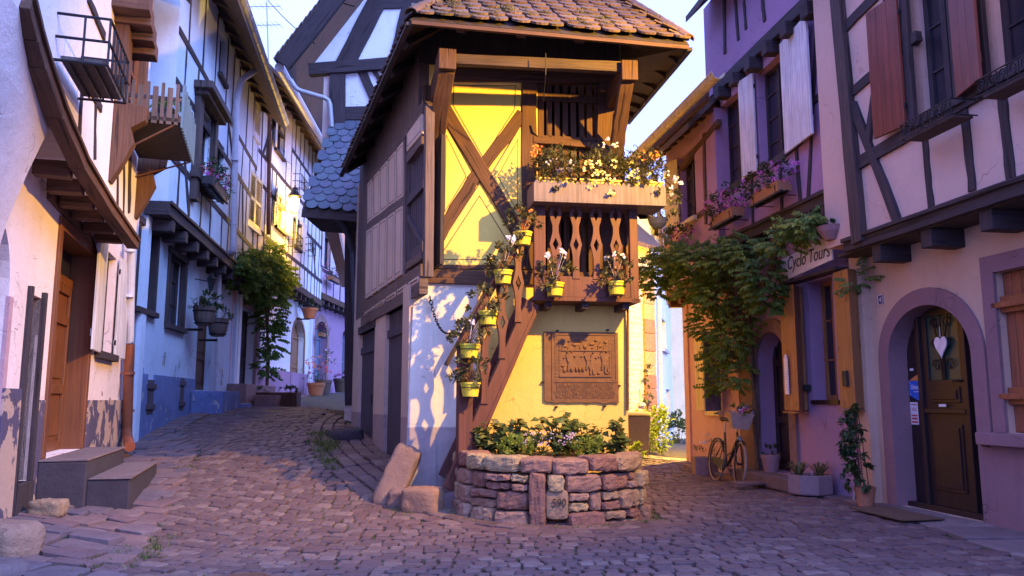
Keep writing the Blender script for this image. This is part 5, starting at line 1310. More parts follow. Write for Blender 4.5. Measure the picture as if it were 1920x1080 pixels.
# ================================================================ pink house at the bend
H4 = thing('pink_house', 'pinkish lilac house at the far bend of the left street', 'house', (X34 - 1, 38, 1.4))
F4u = F4.shift(.4); u4 = 12.0; zj4 = F4u.uv(620, 562)[1]
a4 = rect2(F4, (589, 650), (612, 650), (600, 602), (600, 742)); n4 = rect2(F4, (641, 670), (651, 670), (646, 620), (646, 712))
m_ = MB(); wall(F4, m_, 0.02, u4, 1, zj4 + .1, [a4, n4], -.35, 0); arch_fill(F4, m_, a4, -.35, 0, a4[3] - .8); arch_fill(F4, m_, n4, -.35, 0, n4[3] - .3); m_.build('wall', MT['lilac'], H4)
arch_band(F4, a4, .3, -.02, .04, a4[3] - .8, MT['pink_step'], H4); plank_door(F4, H4, a4, MT['blue_grey_wood'], .3); plank_door(F4, H4, n4, MT['blue_grey_wood'], .2)
S4 = [rect2(F4u, (606, 465), (618, 465), (612, 432), (612, 505)), rect2(F4u, (628, 480), (636, 480), (632, 455), (632, 510))]
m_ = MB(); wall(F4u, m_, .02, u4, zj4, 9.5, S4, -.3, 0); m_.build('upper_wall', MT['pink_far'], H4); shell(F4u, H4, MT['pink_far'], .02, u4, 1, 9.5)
m_ = MB(); bar(F4u, m_, (0, zj4), (u4, zj4), .26, -.36, .06, 8, .015, px=False); m_.build('jetty_beam', MT['oak'], H4)
joists_u(F4, H4, [.4 + .8 * k for k in range(13)], zj4 - .24, -.1, .42, .2, .2, MT['oak_violet'])
frame_grid(F4u, H4, .05, u4, zj4 + .1, 9.4, MT['oak_violet'], [zj4 + 1.1, zj4 + 2.6, zj4 + 3.6], .9, skip=S4, w_=.13)
for rc in S4:
    window(F4u, H4, rc, MT['oak_violet'], MT['glass'], .1, 2, 2, .06); shutter(F4u, H4, rc[1] + .02, rc[2], rc[3], (rc[1] - rc[0]) * .5, 8, MT['white_wood'], 1); shutter(F4u, H4, rc[0] - .02, rc[2], rc[3], (rc[1] - rc[0]) * .5, 8, MT['white_wood'], -1)
# end of the street
H5 = thing('far_house', 'pale far house closing the left street beyond the bend', 'house', (-6, 47, 1.6)); F5 = Facade((-12, 47), (1, .0))
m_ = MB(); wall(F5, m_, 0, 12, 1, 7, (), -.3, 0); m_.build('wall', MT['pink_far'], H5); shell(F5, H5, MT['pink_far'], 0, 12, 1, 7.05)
frame_grid(F5, H5, 0, 12, 4, 7, MT['oak_violet'], [4, 5.5], 1)
# ================================================================ gabled house behind the corner house
GY = 16.5; FG = Facade((0, GY), (1, 0)); H6 = thing('gabled_house', 'steep gabled half timbered house with scalloped slate pent roof behind the corner house', 'house', (-2, 19, 0))
def gp(x, y): return FG.uv(x, y)
gw = [gp(634, 236), gp(634, 140), gp(582, 128), (gp(668, 18)[0], gp(668, 18)[1])]
vx = gp(668, 18); vs0 = gp(582, 128); sl_ = (vx[1] - vs0[1]) / (vx[0] - vs0[0]); apx = vs0[0] + 5.3; apz = vs0[1] + sl_ * 5.3
m_ = MB(); m_.prism([FG.P(u_, z_, -.3) for u_, z_ in [gw[0], gw[1], gw[2], (apx, apz), (2.1, apz - sl_ * (2.1 - apx)), (2.1, gw[0][1])]], FG.n * .3); m_.build('gable_wall', MT['white_far'], H6)
gt = [((578, 129), (790, 112), .26, .12), ((632, 236), (632, 128), .34, .08), ((645, 122), (708, 0), .42), ((742, 112), (772, -10), .3), ((676, 128), (704, 190), .2), ((712, 150), (700, 130), .1), ((638, 213), (705, 210), .3), ((636, 238), (800, 236), .14, .06), ((700, 5), (800, 0), .3), ((800, 130), (800, 0), .3)]
bars(FG, H6, gt, MT['oak_violet'], b=.04)
v0 = FG.P(*gp(541, 137)); v0.y -= .45; v1 = FG.P(apx, apz + .45); v1.y -= .45
m_ = MB(); m_.beam(v0, v1, .38, .10, Vector((0, 0, 1)), 10, .012); v2 = FG.P(2.3, apz + .45 - sl_ * (2.3 - apx)); v2.y -= .45; m_.beam(v2, v1, .38, .1, Vector((0, 0, 1)), 6, .01); m_.build('barge_board', MT['oak_violet'], H6)
eb = at(608, 262, 29.0); rb = v1 + (eb - v0)
m_ = MB(); m_.prism([v0 + Z * .1, v1 + Z * .1, rb + Z * .1, eb + Z * .1], Vector((-.05, 0, .12))); m_.build('roof', MT['roof_tile'], H6); m_ = MB(); m_.prism([v0 + Z * .03, v1 + Z * .03, rb + Z * .03, eb + Z * .03], Vector((-.02, 0, .05))); m_.build('roof_boarding', MT['soffit'], H6); m_ = MB(); v2b = v2 + (eb - v0); m_.prism([v2 + Z * .1, v1 + Z * .1, rb + Z * .1, v2b + Z * .1], Vector((.05, 0, .12))); m_.build('roof', MT['roof_tile'], H6)
m_ = MB(); L_ = (v1 - v0).length; d_ = (v1 - v0).normalized(); nn = d_.cross(Vector((0, 1, 0))).normalized(); nn = nn if nn.z > 0 else -nn
for k in range(int(L_ / .16)): m_.box(v0 + d_ * (.16 * k + .08) + nn * (.22 + .0) + Vector((0, .12, 0)), (.2, .34, .03), ((d_ + nn * .12).normalized(), Y0, (nn - d_ * .12).normalized()))
m_.build('verge_tiles', MT['roof_tile'], H6)
# flank wall under the left eave
lw0 = FG.P(gw[1][0], 0); dv = Vector((eb.x - v0.x, eb.y - v0.y, 0)).normalized(); FGL = Facade((lw0.x, lw0.y), (dv.x, dv.y)); m_ = MB(); wall(FGL, m_, .02, 12, 5.3, v0.z - .1, (), -.3, 0); m_.build('flank_wall', MT['peach'], H6)
m_ = MB(); pts = [v0 + Vector((-.1, .1, -.02)), eb + Vector((-.1, 0, -.02))]; m_.tube(pts, .1, 10); m_.build('gutter', MT['zinc'], H6)
pipe(H6, [at(545, 150, 16.1), at(556, 168, 16.1), at(618, 186, 16.3), at(622, 238, 16.35)], .05, MT['zinc'])
# pent roof in scalloped slates
e0 = at(566, 392, 14.95); e1 = at(760, 408, 14.95); r0 = at(624, 236, 16.42); r1 = at(760, 236, 16.42)
tiled('pent_roof', e0, e1, r0, r1, .235, .20, MT['slate_tile'], H6, th=.014, jr=.006)
m_ = MB(); nn = (e1 - e0).cross(r0 - e0).normalized(); nn = nn if nn.z > 0 else -nn; m_.prism([e0 - nn * .01, e1 - nn * .01, r1 - nn * .01, r0 - nn * .01], -nn * .05); bk = Vector((0, 1.6, 0))
m_.prism([e0 - nn * .04, r0 - nn * .04, e0 + bk - Z * .02], Vector((.03, 0, 0))); m_.prism([e0 - Z * .10, e1 - Z * .1, e1 + bk - Z * .1, e0 + bk - Z * .1], (0, 0, .05)); m_.build('soffit', MT['soffit'], H6)
m_ = MB(); m_.beam(e0 - Z * .07 + Y0 * .03, e1 - Z * .07 + Y0 * .03, .06, .16, Y0, 6, .006); m_.build('fascia', MT['oak_violet'], H6)
FG2 = Facade((0, 16.2), (1, 0)); m_ = MB(); u0 = FG2.uv(652, 560)[0]; wall(FG2, m_, u0, 1.0, .3, e0.z, (), -.3, 0); m_.build('wall', MT['peach'], H6)
bars(FG2, H6, [((655, 470), (700, 470), .16), ((655, 560), (700, 560), .14), ((672, 420), (672, 700), .1), ((655, 410), (655, 760), .2)], MT['oak_violet'], b=.03, name='timber')
F_q = Facade((FG2.P(u0, 0).x, 16.22), (-.12, 1)); F_q.n = -F_q.n; m_ = MB(); wall(F_q, m_, .02, 8, .3, e0.z + .4, (), -.3, 0); m_.build('flank_wall', MT['peach'], H6)
pipe(H6, [at(634, 408, 15.2), at(650, 430, 15.5), at(662, 470, 15.9), at(668, 600, 15.9), at(673, 770, 15.9)], .07, MT['pipe_dark'])
m_ = MB(); m_.tube([at(652, 432, 15.5), at(664, 452, 16.1)], .03, 6); m_.build('pipe_bracket', MT['iron'], H6)
# ---------------------------------------------------------------- aerial and wires
ae = thing('tv_aerial', 'thin television aerial on a pole above the left roofs', 'aerial', at(503, 95, 26)); m_ = MB(); P0 = at(504, 130, 26); P1 = at(500, 3, 26)
m_.tube([P0, P1], .022, 6)
for (y_, w_, n_) in ((12, 34, 7), (47, 30, 8)):
    c_ = at(501, y_, 26); d_ = Vector((1, .2, .12)).normalized(); m_.tube([c_ - d_ * .8, c_ + d_ * .45], .014, 5)
    for k in range(n_): q = c_ + d_ * (-.75 + 1.15 * k / (n_ - 1)); m_.tube([q - Vector((.1, .5, 0)) * (.35 + .03 * k), q + Vector((.1, .5, 0)) * (.35 + .03 * k)], .008, 4)
m_.build('mast', MT['zinc'], ae)
def cable(p, q, sag, rad=.012, label='thin overhead cable running from the left roofs towards the gabled house'):
    o_ = MB(); o_.tube([p.lerp(q, t / 12) - Z * sag * 4 * (t / 12) * (1 - t / 12) for t in range(13)], rad, 5); return tag(o_.build('overhead_cable', MT['iron'], None, origin=tuple(p)), label, 'cable')
cable(at(497, -6, 22), at(590, 82, 17), .08, .012); cable(at(622, -4, 17), at(664, 12, 16.2), .02, .012, 'short thin cable crossing the sky beside the gable')
# ================================================================ cream house with door number 4
H7 = thing('cream_house', 'near cream half timbered house on the right with arched door number 4 and red shutters', 'house', (6, 8, 0))
uS = FR.uv(1640, 760)[0]; uAn = -4.2                      # boundary with the lilac house, near end
uS = FR.uv(1640, 760)[0]
dr4 = rect2(FR, (1694, 760), (1833, 760), (1760, 566), (1770, 948)); dr4 = (dr4[1], dr4[0], 0.02, dr4[3]) if dr4[0] > dr4[1] else (dr4[0], dr4[1], .02, dr4[3])
def rs(F, l, r_, t_, b_, a=0.0):
    q = rect2(F, l, r_, t_, b_, a); return (min(q[0], q[1]), max(q[0], q[1]), min(q[2], q[3]), max(q[2], q[3]))
dr4 = rs(FR, (1672, 760), (1836, 760), (1758, 563), (1770, 946)); dr4 = (dr4[0], dr4[1], .03, dr4[3])
wn4 = rs(FR, (1878, 660), (1990, 660), (1890, 506), (1900, 812)); cel = rs(FR, (1872, 950), (1985, 950), (1890, 925), (1900, 985)); cel = (cel[0], cel[1], max(.12, cel[2]), cel[3])
FRu = FR.shift(.42); zj7 = FRu.uv(1755, 405)[1]; zlo = FR.uv(1640, 545)[1]
m_ = MB(); wall(FR, m_, uAn, uS, -.2, zj7, [dr4, wn4, cel], -.4, 0); arch_fill(FR, m_, dr4, -.4, 0, dr4[3] - .62, 16); m_.build('wall', MT['cream_a'], H7)
arch_band(FR, (dr4[0] + .03, dr4[1] - .03, dr4[2], dr4[3] - .03), .20, -.228, .03, dr4[3] - .62, MT['band_a'], H7, n=22, bot=.03)
m_ = MB(); z9 = FR.uv(1890, 838)[1]; fbox(FR, m_, uAn, dr4[0] - .17, -.1, z9, -.01, .028); m_.build('plinth', MT['band_a'], H7)
m_ = MB(); u0, u1, z0, z1 = wn4; fbox(FR, m_, u1, u1 + .17, z0, z1 + .18, -.01, .03); fbox(FR, m_, u0 - .17, u0, z0, z1 + .18, -.01, .03); fbox(FR, m_, u0, u1, z1, z1 + .18, -.01, .03); m_.build('window_surround', MT['band_a'], H7)
m_ = MB(); fbox(FR, m_, u0 - .2, u1 + .3, z0 - .13, z0 - .005, -.05, .14); m_.build('sill', MT['band_a'], H7, bevel=.01)
m_ = MB(); nn = 6
for k in range(nn): a_ = u0 + (u1 - u0) * k / nn; fbox(FR, m_, a_ + .003, a_ + (u1 - u0) / nn - .003, z0 + .01, z1 - .01, -.12, -.08)
sh_ = m_.build('shutter', MT['shutter_orange'], H7, bevel=.004)
for zz in (z0 + .28, z1 - .42):
    m_ = MB(); fbox(FR, m_, u0 + .02, u1 - .01, zz, zz + .17, -.08, -.02); fbox(FR, m_, u0 + .1, u1 + .06, zz + .05, zz + .11, -.02, .03); m_.build('strap', MT['shutter_orange'], sh_, bevel=.006)
m_ = MB(); fbox(FR, m_, cel[0], cel[1], cel[2], cel[3], -.12, -.06); m_.build('cellar_hatch', MT['door_dark'], H7, bevel=.01)
m_ = MB(); c_ = FR.P(dr4[0] - .1, z9 + .01, .03); m_.box(c_, (.1, .06, .04), (FR.d, FR.n, Z)); m_.build('shutter_stay', MT['iron'], H7, bevel=.008)
# door set, inner leaf
ul, ur = dr4[1], dr4[0]; DP = -.23
m_ = MB(); fbox(FR, m_, dr4[0], dr4[1], .03, dr4[3], DP - .06, DP); m_.build('door_backing', MT['door_dark'], H7)
um = FR.uv(1737, 760, DP)[0]; ud = FR.uv(1822, 760, DP)[0]
m_ = MB(); fbox(FR, m_, um - .03, um + .03, .08, dr4[3], DP, DP + .07); fbox(FR, m_, ud - .05, ud, .08, dr4[3], DP, DP + .07); fbox(FR, m_, dr4[0], dr4[1], .03, .09, DP, DP + .12); m_.build('door_frame', MT['door_dark'], H7, bevel=.006)
m_ = MB(); z_l = FR.uv(1775, 712, DP)[1]; z_m = FR.uv(1775, 775, DP)[1]; z_t = FR.uv(1770, 590, DP)[1]; z_p = FR.uv(1775, 920, DP)[1]
fbox(FR, m_, ud, um - .03, .09, z_l, DP, DP + .03); fbox(FR, m_, ud, ud + .1, z_l, z_t + .1, DP, DP + .03); fbox(FR, m_, um - .12, um - .03, z_l, z_t + .1, DP, DP + .03); fbox(FR, m_, ud, um - .03, z_t, z_t + .3, DP, DP + .032)
fbox(FR, m_, ud + .02, um - .05, z_m, z_m + .05, DP + .03, DP + .07)
for (a_, b_) in ((z_m + .12, z_l - .08), (z_p, z_m - .12)):
    fbox(FR, m_, ud + .12, um - .14, a_, b_, DP + .03, DP + .045); fbox(FR, m_, ud + .16, um - .18, a_ + .04, b_ - .04, DP + .045, DP + .06)
dl = m_.build('door', MT['door_dark'], H7, bevel=.006)
m_ = MB(); fbox(FR, m_, ud + .1, um - .12, z_l, z_t, DP - .005, DP + .005); m_.build('pane', MT['glass_green'], dl)
m_ = MB(); uc = (ud + um) / 2
for sg in (-1, 1):
    for k in range(3):
        cz = z_l + .1 + (z_t - z_l) * k / 3.1; m_.tube([FR.P(uc + sg * (.11 + .07 * math.cos(t * .5) * (1 - t * .05)), cz + .07 + .08 * math.sin(t * .5) * (1 - t * .05), DP + .025) for t in range(16)], .008, 5)
    m_.tube([FR.P(uc + sg * .02, z_l, DP + .025), FR.P(uc + sg * .04, (z_l + z_t) / 2, DP + .03), FR.P(uc + sg * .14, z_t, DP + .025)], .009, 5)
m_.tube([FR.P(uc, z_l, DP + .025), FR.P(uc, z_t, DP + .025)], .009, 5); m_.build('door_grille', MT['iron'], dl)
m_ = MB(); p = FR.P(ud + .07, z_l - .02, DP + .03); m_.tube([p, p + FR.n * .05, p + FR.n * .05 + FR.d * .1], .012, 6); m_.build('handle', MT['iron'], dl)
m_ = MB(); fbox(FR, m_, uc - .06, uc + .06, z_m + .075, z_m + .105, DP + .07, DP + .075); m_.build('name_plate', MT['white_sign'], dl)
ht = thing('heart_ornament', 'pale lacy heart ornament hanging on the door grille of number 4', 'ornament', FR.W(1763, 640, DP + .05)); m_ = MB(); hc = FR.uv(1764, 648, DP + .05)
hp = []
for k in range(24):
    t = k / 24 * 2 * math.pi; hp.append((hc[0] + .105 * math.sin(t) ** 3, hc[1] + .14 * (13 * math.cos(t) - 5 * math.cos(2 * t) - 2 * math.cos(3 * t) - math.cos(4 * t)) / 16))
m_.prism([FR.P(a_, b_, DP + .045) for a_, b_ in hp], FR.n * .012); m_.build('heart', MT['white_sign'], ht)
m_ = MB(); m_.tube([FR.P(hc[0], hc[1] + .1, DP + .05), FR.P(hc[0], hc[1] + .22, DP + .05)], .004, 4); m_.build('string', MT['white_sign'], ht)
# signs on the fixed leaf
sg = thing('hexagon_sign', 'blue hexagonal holiday rental sign with orange roof on the dark door leaf', 'sign', FR.W(1714, 727, DP)); c_ = FR.uv(1723, 728, DP)
hx = [(.17, .09), (.17, -.085), (0, -.15), (-.17, -.085), (-.17, .09)]
m_ = MB(); m_.prism([FR.P(c_[0] + a_, c_[1] + b_, DP) for a_, b_ in hx], FR.n * .012); m_.build('board', MT['blue_sign'], sg)
m_ = MB(); m_.prism([FR.P(c_[0] + a_, c_[1] + b_, DP) for a_, b_ in [(.17, .093), (-.17, .093), (0, .165)]], FR.n * .012); m_.build('roof_mark', MT['orange_sign'], sg)
text('Clévacances', FR, c_[0], c_[1] - .01, .078, MT['white_sign'], sg, DP + .013, .001, squeeze=.72, flip=True)
m_ = MB(); fbox(FR, m_, c_[0] - .09, c_[0] + .09, c_[1] - .045, c_[1] - .038, DP + .0121, DP + .0135); m_.build('small_print', MT['white_sign'], sg)
m_ = MB()
for a_, b_ in ((.145, .07), (-.145, .07), (.145, -.07), (-.145, -.07)): m_.lathe(FR.P(c_[0] + a_, c_[1] + b_, DP + .012), [(.007, 0), (.007, .003)], 8, ax=(FR.d, Z, FR.n))
m_.build('screws', MT['white_sign'], sg)
sk = thing('year_sticker', 'narrow red and white 2016 sticker below the blue hexagonal sign', 'sticker', FR.W(1707, 775, DP)); c_ = FR.uv(1715, 775, DP); m_ = MB(); fbox(FR, m_, c_[0] - .07, c_[0] + .07, c_[1] - .135, c_[1] + .135, DP, DP + .003); m_.build('paper', MT['white_sign'], sk)
text('2016', FR, c_[0], c_[1] + .03, .055, MT['red_sign'], sk, DP + .004, .0005, squeeze=.9, flip=True)
m_ = MB()
for (z_, h_) in ((-.035, .02), (-.075, .024), (-.115, .022), (.10, .012)): fbox(FR, m_, c_[0] - .055, c_[0] + .055, c_[1] + z_, c_[1] + z_ + h_, DP + .003, DP + .005)
m_.build('print', MT['red_sign'], sk)
m_ = MB(); c_ = FR.uv(1710, 693, DP); fbox(FR, m_, c_[0] - .03, c_[0] + .03, c_[1] - .015, c_[1] + .015, DP, DP + .01); tag(m_.build('bell_plate', MT['white_sign'], None, origin=tuple(FR.P(c_[0], c_[1], DP))), 'tiny white bell plate above the blue hexagonal sign', 'bell plate')
# house number
hn = thing('house_number', 'small dark enamel plate with white number 4 above the arched door', 'sign', FR.W(1652, 562)); c_ = FR.uv(1652, 562); m_ = MB(); fbox(FR, m_, c_[0] - .05, c_[0] + .05, c_[1] - .065, c_[1] + .065, 0, .012); m_.build('plate', MT['number_blue'], hn, bevel=.003)
m_ = MB()
for a_ in (-1, 1): fbox(FR, m_, c_[0] + a_ * .045 - .004, c_[0] + a_ * .045 + .004, c_[1] - .064, c_[1] + .064, .012, .014)
for a_ in (-1, 1): fbox(FR, m_, c_[0] - .041, c_[0] + .041, c_[1] + a_ * .06 - .004, c_[1] + a_ * .06 + .004, .012, .014)
m_.build('border', MT['white_sign'], hn); text('4', FR, c_[0], c_[1] - .032, .095, MT['white_sign'], hn, .013, .001, 'digit', flip=True)
m_ = MB(); c_ = FR.uv(1627, 570); pts = [FR.P(c_[0] - .02 * math.cos(t * .45) * (1 + t * .06), c_[1] - .10 + .02 * t - (.05 if t < 4 else 0) + .03 * math.sin(t * .45), .03) for t in range(12)]
pts = [FR.P(c_[0] + .035 * math.cos(t), c_[1] - .09 + .035 * math.sin(t), .03) for t in [-2.6 + .5 * k for k in range(9)]] + [FR.P(c_[0] + .03, c_[1] + .02, .03), FR.P(c_[0] - .005, c_[1] + .12, .02)]
tag((lambda q: (q.tube(pts, .009, 6), q.build('wall_hook', MT['iron'], None, origin=tuple(FR.P(c_[0], c_[1], 0))))[1])(m_), 'curled iron hook on the lilac wall beside the house number', 'hook')
# jetty
m_ = MB(); bar(FRu, m_, (uAn, zj7), (FRu.uv(1588, 470)[0], zj7), .17, -.44, .05, 12, .01, px=False); bar(FRu, m_, (uAn, zj7 + .06), (FRu.uv(1588, 470)[0], zj7 + .06), .05, .05, .09, 12, .005, px=False); m_.build('jetty_beam', MT['oak_violet'], H7, bevel=.008)
m_ = MB(); us_ = [FRu.uv(x, 480)[0] for x in (1640, 1735, 1850, 1990)]
for u_ in us_: m_.beam(FR.P(u_, zj7 - .2, -.05), FR.P(u_, zj7 - .2, .40), .17, .2, FR.d, 3, .008)
m_.build('joist_ends', MT['oak_violet'], H7, bevel=.01)
m_ = MB(); fbox(FR, m_, uAn, uS, zj7 - .10, zj7 - .06, .0, .40); m_.build('soffit', MT['soffit'], H7)
# upper wall
wa7 = rs(FRu, (1714, 120), (1790, 120), (1750, -60), (1750, 208)); wb7 = rs(FRu, (1852, 60), (2010, 60), (1880, -160), (1890, 135)); wb7 = (wb7[0], wb7[1], wa7[2], wa7[3])
m_ = MB(); wall(FRu, m_, uAn, uS + .2, zj7 + .05, 7.6, [wa7, wb7], -.3, 0); m_.build('upper_wall', MT['cream_a_lit'], H7)
shell(FRu, H7, MT['cream_a'], uAn, uS + .2, 0, 7.7, over=.5)
bars(FRu, H7, [((1562, -20), (1605, 455), .22, .09)], MT['oak_dark'], name='corner_post')
bars(FRu, H7, [((1596, 312), (1940, 108), .17, .04), ((1585, 182), (1716, 66), .13, .03), ((1575, 60), (1670, -40), .15, .03), ((1662, -20), (1624, 268), .10, .045), ((1596, 195), (1684, 428), .12, .05), ((1732, 262), (1745, 398), .09), ((1806, 205), (1822, 358), .10), ((1876, 175), (1893, 335), .11), ((1930, 150), (1950, 300), .11)], MT['oak_violet'])
for rc in (wa7, wb7):
    window(FRu, H7, rc, MT['oak_violet'], MT['glass'], .16, 2, 3, .07)
    m_ = MB(); u0, u1, z0, z1 = rc; fbox(FRu, m_, u1, u1 + .12, z0 - .1, z1, -.1, .05); fbox(FRu, m_, u0 - .12, u0, z0 - .1, z1, -.1, .05); fbox(FRu, m_, u0 - .15, u1 + .15, z0 - .1, z0, -.1, .07); m_.build('window_surround', MT['oak_violet'], H7, bevel=.008)
wd7 = .5
shutter(FRu, H7, wa7[1] + .10, wa7[2] - .04, wa7[3] - .02, wd7, 7, MT['shutter_red'], 1, b=.05); shutter(FRu, H7, wa7[0] - .10, wa7[2] - .04, wa7[3] - .02, wd7, 14, MT['shutter_red'], -1, b=.05); shutter(FRu, H7, wb7[0] - .1, wb7[2], wb7[3], wd7, 20, MT['shutter_red'], -1, b=.05)
def ledge(rc, label, px0, px1, py):
    L_ = thing('window_ledge', label, 'flower ledge', FRu.P(rc[0], rc[2], .1)); z_ = FRu.uv(*py, .32)[1]; ua_ = FRu.uv(*px0, .32)[0]; ub_ = FRu.uv(*px1, .32)[0]; ua_, ub_ = min(ua_, ub_), max(ua_, ub_)
    m_ = MB(); fbox(FRu, m_, ua_ + .03, ub_ - .03, z_ - .02, z_ + .02, .08, .30); m_.build('board', MT['oak_dark'], L_, bevel=.004)
    m_ = MB()
    for zz in (0, .16): m_.tube([FRu.P(ua_, z_ + zz, .06), FRu.P(ua_, z_ + zz, .34), FRu.P(ub_, z_ + zz, .34), FRu.P(ub_, z_ + zz, .06)], .008, 6)
    n_ = 7
    for k in range(n_):
        uc_ = ua_ + (ub_ - ua_) * (k + .5) / n_; s_ = 1 if k % 2 else -1
        m_.tube([FRu.P(uc_ + s_ * (.045 * math.cos(t * .6) * (1 - t * .045) + .0), z_ + .08 + .07 * math.sin(t * .6) * (1 - t * .045), .34) for t in range(16)], .006, 5)
        m_.tube([FRu.P(ua_ + (ub_ - ua_) * k / n_, z_, .34), FRu.P(ua_ + (ub_ - ua_) * k / n_, z_ + .16, .34)], .006, 5)
    m_.build('scrollwork', MT['iron'], L_); return L_
ledge(wa7, 'iron scrollwork flower ledge under the left red shuttered window', (1690, 245), (1790, 245), (1740, 238)); ledge(wb7, 'iron scrollwork flower ledge under the rightmost red shuttered window', (1832, 150), (1985, 120), (1880, 160))
# ================================================================ lilac house with the sign
H8 = thing('lilac_house', 'lilac half timbered house in the middle right with white shutters and arched dark door', 'house', (6, 13, 0))
uB1 = FR.uv(1640, 760)[0]; uB2 = FR.uv(1392, 700)[0]; FBl = FR.shift(.22)
win8 = rs(FR, (1520, 640), (1566, 640), (1545, 522), (1545, 750)); dor8 = rs(FR, (1424, 750), (1482, 750), (1450, 622), (1450, 885)); dor8 = (dor8[0], dor8[1], .16, dor8[3])
zj8 = FBl.uv(1475, 405)[1]
m_ = MB(); wall(FR, m_, uB1 + .01, uB2, -.2, zj8, [win8, dor8], -.4, 0); arch_fill(FR, m_, dor8, -.4, 0, dor8[3] - .5); m_.build('wall', MT['lilac'], H8)
arch_band(FR, dor8, .22, -.01, .05, dor8[3] - .5, MT['brown_old'], H8); m_ = MB(); fbox(FR, m_, dor8[1] + .22, uB2 + .1, -.1, zj8 - .4, -.005, .04); m_.build('old_plaster', MT['brown_old'], H8)
plank_door(FR, H8, dor8, MT['door_dark'], .3)
window(FR, H8, win8, MT['larch'], MT['glass'], .2, 2, 3, .07, curtain=None)
m_ = MB(); n_ = 24; u0, u1, z0, z1 = win8
for k in range(n_):
    t0, t1 = k / n_, (k + 1) / n_; m_.face([FR.P(u0 + (u1 - u0) * t0, z0, -.165 - .012 * math.cos(k * 2.1)), FR.P(u0 + (u1 - u0) * t1, z0, -.165 - .012 * math.cos((k + 1) * 2.1)), FR.P(u0 + (u1 - u0) * t1, z1 * .62 + z0 * .38, -.165 - .012 * math.cos((k + 1) * 2.1)), FR.P(u0 + (u1 - u0) * t0, z1 * .62 + z0 * .38, -.165 - .012 * math.cos(k * 2.1))], r=.5)
cw = [FR.P(u0, z0, -.3)]
m_ = MB(); fbox(FR, m_, u0 - .04, u1 + .04, z0 - .06, z0, -.2, .03); m_.build('sill', MT['door_dark'], H8)
# folded box shutters of knotty larch
for (xs_, yt_, yb_) in (((1462, 1488, 1507), 532, 770), ((1565, 1592, 1622), 502, 766)):
    zb_ = FR.uv(xs_[1], yb_, .3)[1]; zt_ = FR.uv(xs_[1], yt_, .3)[1]
    ua_ = FR.uv(xs_[0], 650, .30)[0]; ub_ = FR.uv(xs_[2], 650, .05)[0]; uc_ = FR.uv(xs_[1], 650, .34)[0]
    m_ = MB(); pts = [FR.P(ua_, zb_, .03), FR.P(ua_, zb_, .27), FR.P(uc_, zb_, .30), FR.P(ub_, zb_, .08), FR.P(ub_, zb_, .03)]
    m_.prism(pts, Z * (zt_ - zb_)); sb = m_.build('folded_shutter', MT['larch'], H8, bevel=.006)
    m_ = MB(); m_.prism([p - Z * .015 for p in [FR.P(ua_ + .02, zb_, .02), FR.P(ua_ + .02, zb_, .29), FR.P(uc_, zb_, .32), FR.P(ub_ - .02, zb_, .1), FR.P(ub_ - .02, zb_, .02)]], Z * -.02); m_.build('end_cap', MT['larch'], sb)
c_ = FR.uv(1582, 710, .33); m_ = MB(); fbox(FR, m_, c_[0] - .05, c_[0] + .05, c_[1] - .10, c_[1] + .10, .27, .325); m_.build('peep_hole', MT['ink'], H8)
mb_ = thing('menu_board', 'tall narrow white notice board with arched top on the knotty shutter', 'notice board', FR.W(1471, 705, .33)); c_ = FR.uv(1473, 705, .33)
q = [(-.05, -.27), (.05, -.27), (.05, .26), (.03, .28), (.03, .30), (0, .32), (-.03, .30), (-.03, .28), (-.05, .26)]; m_ = MB(); m_.prism([FR.P(c_[0] + a_, c_[1] + b_, .31) for a_, b_ in q], FR.n * .015); m_.build('board', MT['white_sign'], mb_)
m_ = MB()
for k in range(11): fbox(FR, m_, c_[0] - .035 * R.uniform(.6, 1), c_[0] + .035, c_[1] + .19 - k * .04, c_[1] + .195 - k * .04, .325, .327)
m_.build('print_lines', MT['zinc'], mb_)
bs = thing('bell_sign', 'small black plate with a round silver bell beside the lilac window', 'sign', FR.W(1505, 727, .1)); c_ = FR.uv(1505, 727, .1); m_ = MB(); fbox(FR, m_, c_[0] - .07, c_[0] + .07, c_[1] - .045, c_[1] + .045, .0, .11); m_.build('plate', MT['ink'], bs); m_ = MB(); m_.lathe(FR.P(c_[0], c_[1] - .11, .1), [(.03, 0), (.035, .02), (.02, .035)], 12, ax=(FR.d, Z, FR.n)); m_.build('bell', MT['chrome'], bs)
# upper storeys
FB2 = FR.shift(.30)
zr8 = FB2.uv(1445, 72)[1]                               # second jetty
W8 = [rs(FBl, (1422, 215), (1474, 215), (1450, 112), (1450, 305)), rs(FBl, (1352, 270), (1394, 270), (1375, 200), (1375, 348))]
W8[1] = (W8[1][0], W8[1][1], W8[0][2], W8[0][3])
m_ = MB(); wall(FBl, m_, uB1 + .24, uB2, zj8, zr8, W8, -.3, 0); m_.build('upper_wall', MT['lilac_up'], H8)
m_ = MB(); wall(FB2, m_, uB1 + .24, FR.uv(1352, 60)[0] + .1, zr8, 8.8, (), -.3, 0); m_.build('top_wall', MT['lilac_up'], H8)
shell(FB2, H8, MT['lilac_up'], uB1 + .24, uB2, 0, 8.8, over=.5)
m_ = MB(); bar(FBl, m_, (uB1 + .24, zj8), (uB2, zj8), .22, -.25, .05, 10, .012, px=False); bar(FBl, m_, (uB1 + .24, zj8 + .07), (uB2, zj8 + .07), .06, .05, .09, 10, .005, px=False); bar(FB2, m_, (uB1 + .24, zr8), (uB2, zr8), .2, -.3, .06, 8, .012, px=False); m_.build('jetty_beam', MT['oak_violet'], H8, bevel=.008)
